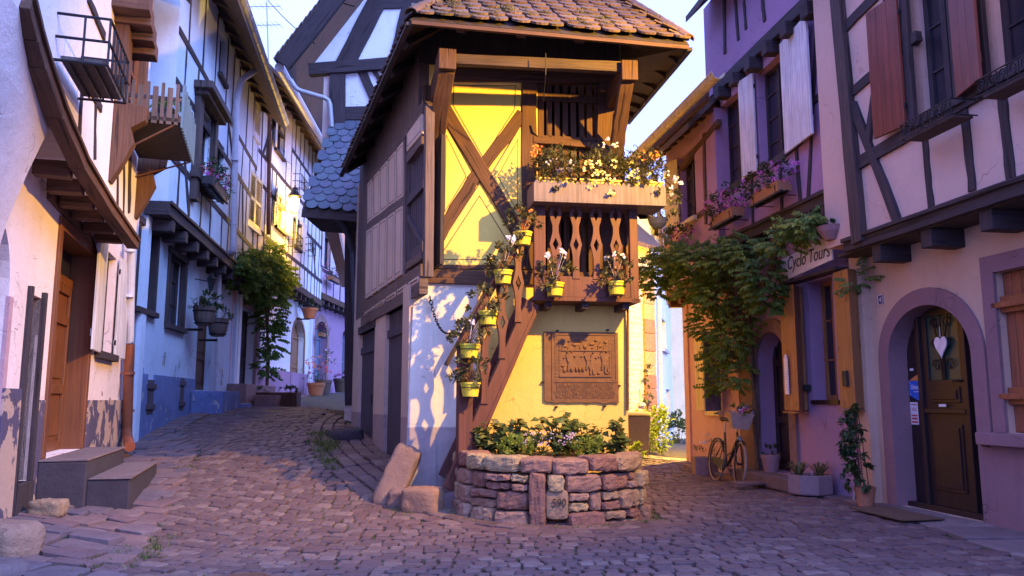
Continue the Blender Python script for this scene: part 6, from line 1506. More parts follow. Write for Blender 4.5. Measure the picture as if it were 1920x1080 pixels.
joists_u(FR, H8, [uB1 + .5 + .75 * k for k in range(6)], zj8 - .2, -.05, .26, .18, .18, MT['oak_violet']); joists_u(FBl, H8, [uB1 + .4 + .62 * k for k in range(7)], zr8 - .2, -.05, .24, .2, .2, MT['oak_violet'])
bars(FBl, H8, [((1531, 10), (1514, 375), .07), ((1490, 262), (1500, 395), .08), ((1460, 300), (1466, 420), .07), ((1512, 195), (1570, 160), .11), ((1408, 320), (1412, 470), .06), ((1445, 308), (1500, 262), .13, .04), ((1345, 372), (1420, 318), .13, .03), ((1337, 280), (1341, 470), .1)], MT['oak_violet'], b=.025)
bars(FB2, H8, [((1377, 0), (1383, 75), .07), ((1393, 0), (1397, 55), .07), ((1427, -10), (1432, 40), .08), ((1356, -20), (1358, 100), .1)], MT['oak_violet'], b=.025, name='timber')
for k, rc in enumerate(W8): window(FBl, H8, rc, MT['oak_violet'], MT['glass'], .14, 2, 4, .06, surround=None)
shutter(FBl, H8, W8[0][0] - .02, W8[0][2] - .02, W8[0][3] + .10, .95, 5, MT['white_wood'], -1); shutter(FBl, H8, W8[0][1] + .02, W8[0][2], W8[0][3] + .04, .42, 10, MT['white_wood'], 1); shutter(FBl, H8, W8[1][0] - .02, W8[1][2], W8[1][3] + .02, .34, 6, MT['white_wood'], -1); shutter(FBl, H8, W8[1][1] + .02, W8[1][2] - .08, W8[1][3], .5, 6, MT['white_wood'], 1)
# shop sign
ss = thing('shop_sign', 'white shop board with black script above the window, half hidden by vine leaves', 'sign', FR.W(1512, 490, .3)); a_ = FR.uv(1466, 512, .3); b_ = FR.uv(1560, 475, .3); z_h = FR.uv(1558, 448, .3)[1]
zc_ = (a_[1] + b_[1]) / 2; m_ = MB(); q = [(a_[0], FR.uv(1467, 528, .3)[1]), (b_[0], FR.uv(1562, 486, .3)[1]), (b_[0], FR.uv(1558, 438, .3)[1]), (a_[0], FR.uv(1464, 488, .3)[1])]
m_.prism([FR.P(u_, z_, .28) for u_, z_ in q], FR.n * .02); m_.build('board', MT['white_sign'], ss)
wsg = abs(b_[0] - a_[0]); text('Cyclo Tours', FR, (a_[0] + b_[0]) / 2 - .06, sum(p[1] for p in q) / 4 - .07, .27, MT['ink'], ss, .302, .002, shear=.25, squeeze=wsg / 1.62, flip=True)
m_ = MB(); m_.box(FR.P((a_[0] + b_[0]) / 2, q[0][1] - .03, .2), (wsg + .1, .2, .04), (FR.d, FR.n, Z)); m_.build('shelf', MT['oak_violet'], ss)
sp8 = thing('door_step', 'long grey stone step below the arched dark door', 'step', FR.P(dor8[0], 0, 0)); m_ = MB(); fbox(FR, m_, dor8[0] - .9, dor8[1] + .35, -.02, .15, .03, .42, j=.008); m_.build('tread', MT['slab'], sp8, bevel=.012)
# ================================================================ pink house with long gutter
H9 = thing('salmon_house', 'low salmon pink house with long lamplit gutter at the mouth of the lane', 'house', (5, 16, 0))
u9a = uB2 + .01; u9b = FR.uv(1291, 760)[0]; F9u = FR.shift(.34)
zg = FR.shift(1.0).uv(1345, 118)[1] - .12; wn9 = rs(FR, (1331, 690), (1350, 690), (1340, 625), (1340, 770)); z9j = F9u.uv(1290, 540)[1]
m_ = MB(); wall(FR, m_, u9a, u9b, -.2, z9j, [wn9], -.4, 0); m_.build('wall', MT['pink'], H9)
W9 = [rs(F9u, (1277, 350), (1304, 350), (1290, 285), (1290, 415))]
zt9 = zg + .05
m_ = MB(); wall(F9u, m_, u9a, u9b, z9j, zt9, W9, -.3, 0); m_.build('upper_wall', MT['lilac_up'], H9)
shell(F9u, H9, MT['pink'], u9a, u9b + .1, 0, zt9 + .05, over=.55, rise=2.6, depth=5)
bars(F9u, H9, [((1256, 340), (1254, 540), .18), ((1318, 250), (1322, 420), .1), ((1268, 430), (1330, 390), .12), ((1262, 330), (1345, 228), .12)], MT['oak'], b=.03)
m_ = MB(); bar(F9u, m_, (u9a, z9j), (u9b + .05, z9j), .2, -.3, .05, 6, .012, px=False); m_.build('jetty_beam', MT['oak'], H9, bevel=.008)
joists_u(FR, H9, [u9a + .3 + .6 * k for k in range(5)], z9j - .18, -.05, .34, .16, .16, MT['oak'])
window(F9u, H9, W9[0], MT['oak_violet'], MT['glass'], .12, 2, 3, .05, MT['cream_wood']); window(FR, H9, wn9, MT['oak_violet'], MT['glass'], .12, 2, 2, .05, MT['cream_wood'])
shutter(FR, H9, wn9[0] - .02, wn9[2], wn9[3], .42, 60, MT['blue_grey_wood'], -1); shutter(FR, H9, wn9[1] + .02, wn9[2], wn9[3], .42, 10, MT['cream_wood'], 1)
shutter(F9u, H9, W9[0][1] + .02, W9[0][2], W9[0][3], .42, 20, MT['cream_wood'], 1)
gutter(F9u, H9, FR.shift(1.0).uv(1346, 118)[0], FR.shift(1.0).uv(1168, 335)[0], zg - .05, .66, .105, MT['cream_wood'])
m_ = MB(); bar(F9u, m_, (u9a - .9, zg - .1), (u9b + .8, zg - .1), .2, .46, .52, 6, .006, px=False)
for k in range(8): u_ = u9a + .1 + (u9b - u9a) * k / 7; m_.beam(F9u.P(u_, zg + .1, -.1), F9u.P(u_, zg - .12, .46), .13, .14, F9u.d, 2, .006)
m_.build('rafter_ends', MT['oak'], H9, bevel=.006)
pipe(H9, [F9u.P(u9b + .2, zg - .12, .62), F9u.P(u9b + .12, zg - .5, .2), F9u.P(u9b + .1, z9j + .5, .08), F9u.P(u9b + .06, z9j - .2, .0)], .05, MT['zinc'])
# ================================================================ houses down the lane
def lane_house(name, label, A_, B_, mat, z1, z0=-.1, holes=(), depth=4, rise=2.2):
    F = Facade(A_, (B_[0] - A_[0], B_[1] - A_[1])); L_ = math.dist(A_, B_); H_ = thing(name, label, 'house', ((A_[0] + B_[0]) / 2, (A_[1] + B_[1]) / 2, 0)); hs = [rs(F, *h) for h in holes]
    m_ = MB(); wall(F, m_, 0, L_, z0, z1, hs, -.3, 0); m_.build('wall', mat, H_)
    shell(F, H_, mat, 0, L_, z0, z1 + .03, depth=depth, rise=rise, over=.35)
    for rc in hs: window(F, H_, rc, MT['cream_wood'], MT['glass'], .12, 2, 3, .06, MT['zinc'])
    return H_, F, L_
def gpt(px, y): return ((px - 960) / FPX * y / CP, y)
H10, F10, L10 = lane_house('rubble_house', 'whitewashed rubble stone wall beside the corner house in the lane', gpt(1120, 19.5), gpt(1222, 21.6), MT['mortar'], 5.6, holes=(((1198, 742), (1201, 742), (1200, 730), (1200, 755)),))
m_ = MB(); z_ = 0.05                                     # face of irregular rubble stones
while z_ < 5.5:
    hh = R.uniform(.09, .19); u_ = R.uniform(0, .1)
    while u_ < L10 - .3:
        ww = R.uniform(.10, .3)
        if R.random() < .86 and not (abs(u_ - F10.uv(1200, 742)[0]) < .25 and 1.1 < z_ < 1.8):
            c_ = F10.P(u_ + ww / 2, z_ + hh / 2 + R.uniform(-.02, .02), .004); n_ = 7; vs = [c_ + F10.n * R.uniform(.012, .03)]
            for q in range(n_): an = q * 2 * math.pi / n_; rr = R.uniform(.78, 1.0); vs.append(c_ + F10.d * (math.cos(an) * ww * .46 * rr) + Z * (math.sin(an) * hh * .46 * rr))
            m_.raw(vs, [(0, 1 + q, 1 + (q + 1) % n_) for q in range(n_)])
        u_ += ww
    z_ += hh
m_.build('rubble_facing', MT['rubble'], H10)
m_ = MB(); ua_ = F10.uv(1207, 700)[0]; zz = -.05
while zz < 4.6: h_ = R.uniform(.25, .5); fbox(F10, m_, ua_ + R.uniform(-.03, .03), L10 + .03, zz, zz + h_ - .01, -.05, .07, j=.01); zz += h_
m_.build('quoins', MT['sandstone'], H10, bevel=.01)
H11, F11, L11 = lane_house('light_blue_house', 'light blue plastered house further down the lane', gpt(1222, 21.7), gpt(1256, 28), MT['alley_blue'], 6.3, holes=(((1240, 640), (1249, 640), (1244, 600), (1244, 655)), ((1250, 760), (1257, 760), (1252, 730), (1252, 800)), ((1224, 420), (1234, 420), (1228, 398), (1228, 450))))
pipe(H11, [F11.W(1236, 560, .1), F11.W(1240, 795, .1)], .06, MT['zinc'], collars=[F11.W(1238, 680, .1)])
H12, F12, L12 = lane_house('green_house', 'pale green gabled house closing the lane', gpt(1252, 28.5), gpt(1330, 29.5), MT['alley_green'], 6.0)
# ================================================================ plants, pots, bicycle
def rvec(): 
    while True:
        v = Vector((R.uniform(-1, 1), R.uniform(-1, 1), R.uniform(-1, 1)))
        if .05 < v.length < 1: return v
def bush(c, rad, n, l, w, mb=None, up=.3, droop=0.0, shell_=.35, r=None):
    """leaf clumps through an ellipsoid"""
    mb = mb or MB(); c = Vector(c); nc = max(4, n // 14)
    cl = []
    for _ in range(nc):
        v = rvec(); v = v.normalized() * (v.length ** shell_); cl.append(c + Vector((v.x * rad[0], v.y * rad[1], v.z * rad[2])))
    for k in range(n):
        q = cl[k % nc] + rvec() * min(rad) * .38; d = (q - c); d = Vector((d.x / rad[0], d.y / rad[1], d.z / rad[2])) if d.length > 0 else Z
        dd = (d.normalized() * .7 + rvec() * .8 + Z * (up - droop)).normalized(); mb.leaf(q, dd, Z + rvec() * .5, l * R.uniform(.6, 1.25), w * R.uniform(.7, 1.2), r=(R.random() if r is None else min(1, max(0, R.gauss(r, .15)))))
    return mb
def blooms(c, rad, n, size, mb=None, top=.2, k=5):
    mb = mb or MB(); c = Vector(c)
    for _ in range(n):
        v = rvec().normalized(); v.z = abs(v.z) * (1 - top) + top * v.z if R.random() < .8 else v.z
        p = c + Vector((v.x * rad[0], v.y * rad[1], v.z * rad[2]))
        for _2 in range(R.randint(3, 6)): mb.bloom(p + rvec() * size * 1.3, (v + Vector((0, -.6, .2)) + rvec() * .5), size * R.uniform(.7, 1.1), k=k)
    return mb
def stems(c, rad, n, mb=None, base=None):
    mb = mb or MB(); c = Vector(c); base = base or c - Z * rad[2]
    for _ in range(n):
        v = rvec(); e = c + Vector((v.x * rad[0], v.y * rad[1], abs(v.z) * rad[2])); m = base.lerp(e, .5) + Z * .05; mb.tube([base + rvec() * .02, m, e], [.005, .004, .002], 4)
    return mb
def metal_box_pot(loc, F, label, flowers, group='yellow pots hung on the stair and balcony', lv=150, spill=.5):
    """yellow bucket in a wire holder hung on a rail, with a trailing geranium"""
    t = thing('hanging_pot', label, 'flower pot', loc, group); c = Vector(loc); ax = (F.d, F.n, Z); m_ = MB()
    m_.lathe(c, [(.07, -.13), (.088, -.13), (.112, .01), (.12, .012), (.12, .03), (.105, .03), (.10, 0)], 20, ax=(F.d, F.n, Z), cap=True); m_.build('pot', MT['yellow_pot'], t, smooth=False)
    m_ = MB(); m_.tube([c + F.d * (.118 * math.cos(q * .5236)) + F.n * (.118 * math.sin(q * .5236)) - Z * .03 for q in range(12)], .005, 5, True)
    for s_ in (-1, 1): m_.tube([c + F.d * .1 * s_ - Z * .03, c + F.d * .08 * s_ - Z * .14, c + F.d * .09 * s_ - F.n * .13 - Z * .14, c + F.d * .09 * s_ - F.n * .13 + Z * .1], .005, 5)
    m_.tube([c + F.d * .1 - Z * .145 + F.n * .03, c - F.d * .1 - Z * .145 + F.n * .03], .006, 5); m_.build('wire_holder', MT['iron'], t)
    m_ = MB(); m_.lathe(c + Z * .0, [(.1, 0), (.1, .012)], 14); m_.build('soil', MT['soil'], t)
    cc = c + Z * .17 + F.n * .04; m_ = bush(cc, (.20, .16, .15), lv, .062, .05, droop=.1); bush(c + Z * .04 + F.n * .10 - F.d * .1, (.16, .09, .10), int(lv * spill), .055, .045, m_, droop=.5); m_.build('foliage', MT['leaf_box'], t)
    m_ = stems(cc, (.2, .16, .2), 9, base=c + Z * .02); m_.build('stems', MT['twig'], t)
    for (mat, n_, hh) in flowers:
        m_ = MB()
        for _ in range(n_):
            p = cc + Vector((R.uniform(-.14, .14), R.uniform(-.12, .06), hh + R.uniform(-.03, .05)))
            for _2 in range(7): m_.bloom(p + rvec() * .035, (Vector((0, -1, .4)) + rvec() * .8), .02)
            m_.tube([c + Z * .02, p.lerp(c, .4) + Z * .02, p], .003, 4)
        m_.build('blossoms', MT[mat], t)
    return t
FSo = FS.shift(.17)
for (px_, py_, lab, fl) in ((882, 722, 'lowest yellow pot on the stair rail with an orange geranium', [('fl_orange', 1, .02)]), (880, 650, 'second yellow pot from the bottom of the stair rail, white bloom', [('fl_white', 1, .08)]),
        (915, 588, 'third yellow pot up the stair rail with trailing ivy geranium', []), (943, 512, 'fourth yellow pot up the stair rail with white cyclamen blooms', [('fl_white', 3, .2)]), (980, 440, 'topmost yellow pot of the stair rail beside the balcony, orange bloom', [('fl_orange', 2, .06)])):
    metal_box_pot(FSo.W(px_, py_), FC, lab, fl)
FBo = FC.shift(BO + .16)
metal_box_pot(FBo.W(1040, 535), FC, 'yellow pot on the left of the balcony front with a white cyclamen', [('fl_white', 5, .2)], spill=.3)
metal_box_pot(FBo.W(1156, 533), FC, 'yellow pot on the right of the balcony front with small white blooms', [('fl_white', 3, .16)], spill=.3)
# flower boxes in the trough on the balcony
FTi = FC.shift(BO + .02)
for k, (x0, x1, lab, fl) in enumerate(((1008, 1075, 'yellow flower box at the left end of the balcony shelf', [('fl_orange', 5, -.34), ('fl_white', 3, .0), ('fl_lilac', 3, .0)]), (1085, 1160, 'yellow flower box in the middle of the balcony shelf with pale yellow petunias', [('fl_yellow', 20, -.1), ('fl_white', 4, .30)]), (1168, 1238, 'yellow flower box at the right end of the balcony shelf with trailing white blooms', [('fl_orange', 6, .2), ('fl_yellow', 9, -.1), ('fl_white', 6, -.15)]))):
    ua_, z_ = FTi.uv(x0, 352); ub_, _ = FTi.uv(x1, 352); z_ = zt - .10; cu_ = (ua_ + ub_) / 2; t = thing('flower_box', lab, 'flower box', FTi.P(cu_, z_, 0), 'yellow flower boxes on the balcony shelf')
    hw_ = (ub_ - ua_) / 2; m_ = MB(); 
    q = [FTi.P(cu_ - hw_ * .92, z_, -.09), FTi.P(cu_ + hw_ * .92, z_, -.09), FTi.P(cu_ + hw_ * .92, z_, .09), FTi.P(cu_ - hw_ * .92, z_, .09)]; q2 = [FTi.P(cu_ - hw_, z_ + .2, -.11), FTi.P(cu_ + hw_, z_ + .2, -.11), FTi.P(cu_ + hw_, z_ + .2, .11), FTi.P(cu_ - hw_, z_ + .2, .11)]; m_.hexa(q + q2)
    fbox(FTi, m_, cu_ - hw_ - .012, cu_ + hw_ + .012, z_ + .185, z_ + .21, .10, .125); fbox(FTi, m_, cu_ - hw_ - .012, cu_ + hw_ + .012, z_ + .185, z_ + .21, -.125, -.10); m_.build('box', MT['yellow_box'], t, bevel=.004)
    cc = FTi.P(cu_, z_ + .38, .05); m_ = bush(cc, (hw_ + .05, .22, .2), 680, .062, .036, up=.25); bush(FTi.P(cu_, z_ + .14, .22), (hw_, .08, .13), 110, .05, .035, m_, droop=.5)
    for _ in range(42):                                  # upright shoots
        b0 = FTi.P(cu_ + R.uniform(-hw_, hw_), z_ + .25, R.uniform(-.05, .1)); tp = b0 + Vector((R.uniform(-.15, .15), R.uniform(-.15, .1), R.uniform(.18, .45)))
        for s_ in range(7): m_.leaf(b0.lerp(tp, .3 + s_ * .1), (rvec() + Z * .6), Z + rvec() * .3, .075, .02)
    if k == 2: bush(FTi.P(cu_ + hw_ + .1, z_ - .05, .12), (.12, .1, .28), 120, .06, .04, m_, droop=.6)
    m_.build('foliage', MT['leaf_box'], t); m_ = stems(cc, (hw_, .18, .28), 26, base=FTi.P(cu_, z_ + .2, 0)); m_.build('stems', MT['twig'], t)
    for (mat, n_, hh) in fl:
        m_ = MB()
        for _ in range(n_):
            if mat == 'fl_orange' and k == 0: p = FTi.P(ua_ - .02 + R.uniform(-.06, .04), z_ + .52 + R.uniform(-.08, .12), .1)
            elif mat == 'fl_orange': p = FTi.P(cu_ + R.uniform(-.1, hw_), z_ + .5 + R.uniform(-.04, .08), .14)
            elif mat == 'fl_yellow' and k == 1: p = FTi.P(cu_ + R.uniform(-hw_, hw_ * .6), z_ + .30 + R.uniform(-.34, .12), .27 + R.uniform(-.03, .03))
            elif mat == 'fl_white' and k == 1: p = FTi.P(cu_ + R.uniform(-.05, hw_), z_ + .72 + R.uniform(-.05, .06), .05)
            elif mat == 'fl_white' and k == 2: p = FTi.P(cu_ + hw_ + R.uniform(.05, .24), z_ + .15 + R.uniform(-.2, .2), .15)
            else: p = FTi.P(cu_ + R.uniform(-hw_, hw_), z_ + .34 + hh + R.uniform(-.08, .1), .2 + R.uniform(-.03, .05))
            for _2 in range(5): m_.bloom(p + rvec() * .04, (Vector((0, -1, .3)) + rvec() * .7), .02)
        m_.build('blossoms', MT[mat], t)
# plants in the stone bed
bg_ = 'leafy plants in the raised stone bed'
spots = [(-.72, .16, .26, 'broad leaved plant at the left end of the stone bed'), (-.40, .05, .34, 'broad leaved plant left of the middle in the stone bed'), (.10, .10, .36, 'tall broad leaved plant in the middle of the stone bed'), (.42, .18, .30, 'broad leaved plant right of the middle in the stone bed'), (.80, .12, .34, 'tall leggy plant near the right end of the stone bed')]
for (dx, dy, h_, lab) in spots:
    b0 = PC + Vector((dx, dy - .10, PH - .04)); t = thing('bedding_plant', lab, 'plant', b0, bg_); m_ = MB(); s_ = MB()
    for _ in range(20 if dx < .7 else 9):
        e = b0 + Vector((R.gauss(0, .14 if dx < .7 else .05), R.gauss(-.02, .09), h_ * R.uniform(.45, 1.25))); s_.tube([b0 + rvec() * .03, b0.lerp(e, .5) + Z * .03, e], [.009, .007, .005], 5)
        for q in range(9):
            a_ = R.uniform(0, 6.28); d_ = Vector((math.cos(a_), math.sin(a_), R.uniform(-.4, .7))); m_.leaf(b0.lerp(e, R.choice((1, 1, .8, .6, .45))) + rvec() * .03, d_, Vector((0, -.5, 1)) + rvec() * .6, R.uniform(.08, .14), R.uniform(.07, .115), fold=.15)
    bush(b0 + Z * .06, (.18, .14, .1), 70, .09, .07, m_); m_.build('leaves', MT['leaf_berg'], t); s_.build('stems', MT['twig'], t)
for (dx, dy, lab, mat, n_, sz) in ((-.38, -.47, 'low clump of fine yellow green foliage, left front of the stone bed', 'leaf_bright', 420, .024), (.42, -.47, 'low clump of fine yellow green foliage, right front of the stone bed', 'leaf_bright', 480, .024), (.02, -.40, 'dark feathery edging plant with tiny white flowers in the stone bed', 'leaf_dark', 260, .03), (-.05, -.22, 'loose tiny flowered plant behind the edging of the stone bed', 'leaf_berg', 200, .03)):
    b0 = PC + Vector((dx, dy, PH + .01)); t = thing('edging_plant', lab, 'plant', b0, bg_); m_ = bush(b0 + Z * .09, (.19 if 'leaf_bright' == mat else .3, .12, .11), n_, sz * 1.6, sz, up=.7); m_.build('foliage', MT[mat], t)
    if mat != 'leaf_bright':
        m_ = MB()
        for _ in range(50): m_.bloom(b0 + Vector((R.uniform(-.32, .32), R.uniform(-.1, .1), R.uniform(.1, .24))), Vector((0, -1, .5)) + rvec() * .5, .011)
        m_.build('blossoms', MT['fl_lilac'], t)
# ---------------------------------------------------------------- wisteria on the right
def pinnate(mb, st_, p, d, L_, lf=.075, r0=.5):
    """hanging compound leaf: rachis with paired leaflets"""
    d = Vector(d).normalized(); pts = [p]; cur = Vector(p); dd = d.copy(); n_ = 5
    for k in range(n_):
        dd = (dd + Vector((0, 0, -.10))).normalized(); cur = cur + dd * L_ / n_; pts.append(cur.copy())
        s_ = dd.cross(Z); s_ = s_.normalized() if s_.length > .05 else Vector((1, 0, 0))
        for sg_ in (-1, 1): mb.leaf(cur, (s_ * sg_ * .9 + dd * .45 - Z * .55 + rvec() * .3), Vector((-.35, -.8, .5)) + rvec() * .6, lf * R.uniform(.8, 1.1), lf * .62, r=min(1, max(0, r0 + R.uniform(-.25, .25))))
    mb.leaf(cur, dd, Z, lf, lf * .42, r=r0); st_.tube(pts[::2], .002, 3)
def vine(name, label, blobs, mat, n, seed_len=.3, trunk=None, lf=.075, rmix=.5):
    t = thing(name, label, 'climbing plant', trunk[0] if trunk else blobs[0][0]); m_, s_ = MB(), MB(); tot = sum(b_[1][0] * b_[1][1] + b_[1][0] * b_[1][2] for b_ in blobs)
    for (c, rad, *rr_) in blobs:
        k = int(n * (rad[0] * rad[1] + rad[0] * rad[2]) / tot); c = Vector(c)
        for _ in range(k):
            v = rvec(); v = v.normalized() * v.length ** .5; p = c + Vector((v.x * rad[0], v.y * rad[1], v.z * rad[2])); d_ = Vector((v.x + R.uniform(-.7, .7), v.y + R.uniform(-.7, .7), v.z * .3 + .15))
            pinnate(m_, s_, p, d_, seed_len * R.uniform(.7, 1.3), lf, min(1, max(0, (rr_[0] if rr_ else rmix) + R.gauss(0, .16))))
    m_.build('leaves', MT[mat], t)
    if trunk:
        for off in (0, .05, -.04):
            q = [Vector(p) + Vector((off * math.sin(i * 2.1), off * math.cos(i * 1.7), 0)) for i, p in enumerate(trunk)]; s_.tube(q, [.035 * (1 - .6 * i / len(q)) for i in range(len(q))], 6)
        for (c, rad, *_) in blobs:
            for _2 in range(5): e = Vector(c) + Vector((rvec().x * rad[0], rvec().y * rad[1], rvec().z * rad[2])); a_ = Vector(trunk[-1]) if R.random() < .5 else Vector(trunk[len(trunk) // 2]); mid = a_.lerp(e, .5) + Z * .15; s_.tube([a_, a_.lerp(mid, .5) + rvec() * .05, mid, mid.lerp(e, .5) + rvec() * .06, e], [.012, .01, .009, .007, .004], 5)
    s_.build('trunk', MT['twig'], t); return t
def fw(px_, py_, off): return FR.W(px_, py_, off)
tr = [fw(1420, 880, .1), fw(1416, 780, .12), fw(1412, 700, .14), fw(1408, 620, .2), fw(1400, 560, .3), fw(1390, 500, .45)]
vine('wisteria', 'large green wisteria trained over the lane mouth beside the arched dark door', [
    (fw(1225, 510, 1.3), (.32, .3, .28)), (fw(1262, 482, 1.2), (.3, .35, .22)), (fw(1310, 486, .9), (.38, .35, .24)), (fw(1360, 486, .7), (.34, .35, .24)), (fw(1398, 472, .6), (.26, .3, .22)), (fw(1300, 535, .9), (.26, .3, .26)), (fw(1345, 552, .7), (.3, .3, .28)), (fw(1330, 605, .6), (.24, .28, .26)),
    (fw(1370, 635, .5), (.24, .28, .26)), (fw(1345, 672, .45), (.2, .25, .2)), (fw(1380, 700, .4), (.15, .25, .22)), (fw(1335, 725, .4), (.1, .2, .12)), (fw(1390, 595, .4), (.16, .25, .26)), (fw(1232, 545, 1.2), (.12, .2, .18))], 'leaf_wist', 1200, .2, tr, .074, .45)
vine('wisteria', 'teal and yellow green wisteria shoots hanging around the white shop sign', [
    (fw(1430, 515, .6), (.26, .28, .24), .25), (fw(1440, 558, .5), (.2, .22, .18), .3), (fw(1470, 455, .6), (.18, .2, .10), .62), (fw(1500, 430, .6), (.24, .3, .1), .75), (fw(1515, 415, .6), (.18, .2, .06), .7)], 'leaf_wist', 280, .19, [fw(1420, 560, .25), fw(1440, 520, .4), fw(1470, 450, .5), fw(1510, 420, .5)], .085)
vine('wisteria', 'small wisteria sprig hanging below the near jetty beam by the lilac wall', [(fw(1605, 528, .25), (.12, .15, .08), .4)], 'leaf_wist', 12, .2, None, .07)
# vine on the left portal
def f3(px_, py_, off): return F3.W(px_, py_, off)
tr3 = [f3(500, 735, .25), f3(503, 660, .25), f3(500, 580, .3), f3(498, 520, .5), f3(490, 480, .6)]
vine('portal_vine', 'dark green vine hanging beside and over the portal of the vine house', [
    (f3(455, 512, .6), (.35, .8, .28), .5), (f3(440, 498, .6), (.2, .6, .2), .5), (f3(528, 515, .5), (.2, .8, .3), .6), (f3(482, 502, .6), (.4, 1.0, .4), .55), (f3(508, 505, .6), (.35, 1.0, .4), .6), (f3(497, 540, .6), (.35, .8, .4), .35), (f3(516, 545, .5), (.25, .6, .4), .4), (f3(506, 590, .45), (.25, .5, .45), .25), (f3(511, 635, .4), (.18, .35, .45), .2), (f3(500, 685, .35), (.13, .25, .35), .25), (f3(504, 470, .4), (.15, .4, .25), .7)], 'leaf_wist', 950, .34, tr3, .14, .4)
# ---------------------------------------------------------------- window flower boxes
def flower_box(F, c, w_, label, mats, wood='box_wood', group=None, h=.16, dp=.2, dens=230, brad=(.0, .17, .17), lf='leaf_dark', fl_n=46, cover=True):
    t = thing('window_box', label, 'flower box', c, group); c = Vector(c); m_ = MB(); X, Y = F.d, F.n
    for s_ in (-1, 1): m_.box(c + Y * s_ * dp / 2, (w_, .022, h), (X, Y, Z)); m_.box(c + X * s_ * (w_ / 2 - .011), (.022, dp - .022, h - .004), (X, Y, Z))
    m_.box(c - Z * (h / 2 - .012), (w_ - .044, dp - .022, .02), (X, Y, Z)); m_.build('box', MT[wood], t, bevel=.003)
    m_ = MB(); m_.box(c - Z * (h / 2 + .02), (w_ + .14, .05, .03), (X, Y, Z)); m_.box(c - Z * (h / 2 + .02) + Y * dp * .45, (w_ + .14, .05, .03), (X, Y, Z))
    for s_ in (-.4, .4): m_.tube([c + X * w_ * s_ - Y * (dp / 2 + .12) - Z * (h / 2 + .04), c + X * w_ * s_ + Y * (dp / 2 + .01) - Z * (h / 2 + .04), c + X * w_ * s_ + Y * (dp / 2 + .02) + Z * .02], .008, 5)
    m_.build('bracket', MT['iron'], t)
    m_ = MB()
    for k in range(int(w_ / .14) + 1): bush(c + X * (-w_ / 2 + .05 + .14 * k) + Z * (h / 2 + brad[2] * .7) + Y * .03, (brad[1], brad[1], brad[2]), int(dens * .14 / w_ * 1.4), .055, .045, m_)
    m_.build('foliage', MT[lf], t)
    for mat in mats:
        m_ = MB()
        for _ in range(fl_n // len(mats)):
            v = rvec().normalized(); p = c + X * R.uniform(-w_ / 2 - .04, w_ / 2 + .04) + Z * (h / 2 + brad[2] * .8) + Vector((v.x, v.y, v.z)) * brad[1] * 1.15
            for _2 in range(7): m_.bloom(p + rvec() * .035, v - F.n * -.8 + rvec() * .5, .02)
        m_.build('blossoms', MT[mat], t)
    return t
flower_box(FR, FR.W(1445, 362, .46), .9, 'wooden flower box brimming with pink geraniums under the white shuttered window', ['fl_pink'], dens=420, fl_n=60, brad=(0, .18, .2))
flower_box(FR, FR.W(1362, 408, .50), .95, 'wooden flower box with purple pink geraniums left of the larger pink one', ['fl_pink'], dens=420, fl_n=70, brad=(0, .2, .26))
flower_box(FR, FR.W(1268, 462, .62), .8, 'small flower box with magenta blooms at the far salmon house window', ['fl_pink'], dens=300, fl_n=26, brad=(0, .2, .18))
flower_box(F2u, F2u.W(404, 355, .28), 1.5, 'iron flower basket with pink and red geraniums on the blue house', ['fl_pink', 'fl_red'], 'black_pot', dens=380, fl_n=54, brad=(0, .2, .24))
flower_box(F4u, F4u.W(626, 525, .3), 1.3, 'window box with red and pink flowers on the far pink house', ['fl_red', 'fl_pink'], dens=260, fl_n=30, brad=(0, .32, .3))
flower_box(F4, F4.W(604, 628, .4), .7, 'small window box with red flowers inside the far arched doorway', ['fl_red'], dens=120, fl_n=12, brad=(0, .22, .22))
# yellow hanging flowers under the balcony shelf on the right
t = thing('hanging_basket', 'blue grey hanging basket with yellow blooms below the right end of the balcony shelf', 'hanging basket', at(1233, 405, 13.0)); c = at(1233, 410, 13.0); m_ = MB(); m_.lathe(c, [(.08, -.16), (.14, -.1), (.17, 0), (.15, .0)], 14); m_.build('basket', MT['blue_grey_wood'], t)
m_ = bush(c + Z * .1, (.2, .2, .14), 90, .05, .04); m_.build('foliage', MT['leaf_dark'], t); m_ = blooms(c + Z * .1, (.2, .2, .16), 14, .025); m_.build('blossoms', MT['fl_yellow'], t); m_ = MB(); [m_.tube([c + Vector((.15 * math.cos(q), .15 * math.sin(q), 0)), c + Z * .75], .004, 4) for q in (0, 2.1, 4.2)]; m_.tube([c + Z * .75, c + Z * .8, Vector((FR.P(FR.uv(1290, 380, .3)[0], c.z + .85, .2)))], .008, 5); m_.build('chains', MT['iron'], t)
# pots
def pot(mat, c, r1, r0, h, name='pot', parent=None, band=True, n=20):
    m_ = MB(); c = Vector(c); m_.lathe(c, [(r0, 0), (r1 * .93, h * .78), (r1, h * .78), (r1 * 1.02, h), (r1 * .86, h), (r1 * .84, h * .9)] if band else [(r0, 0), (r0 * 1.05, .01), (r1, h), (r1 * .9, h), (r1 * .88, h * .93)], n); o = m_.build(name, MT[mat], parent); return o
def gpos(px_, py_, y=None, off=None, F=FR):
    """ground point under a picture point for a given depth"""
    r_ = ray(px_, py_); x = r_.x / r_.y * y; return Vector((x, y, gz(x, y)))
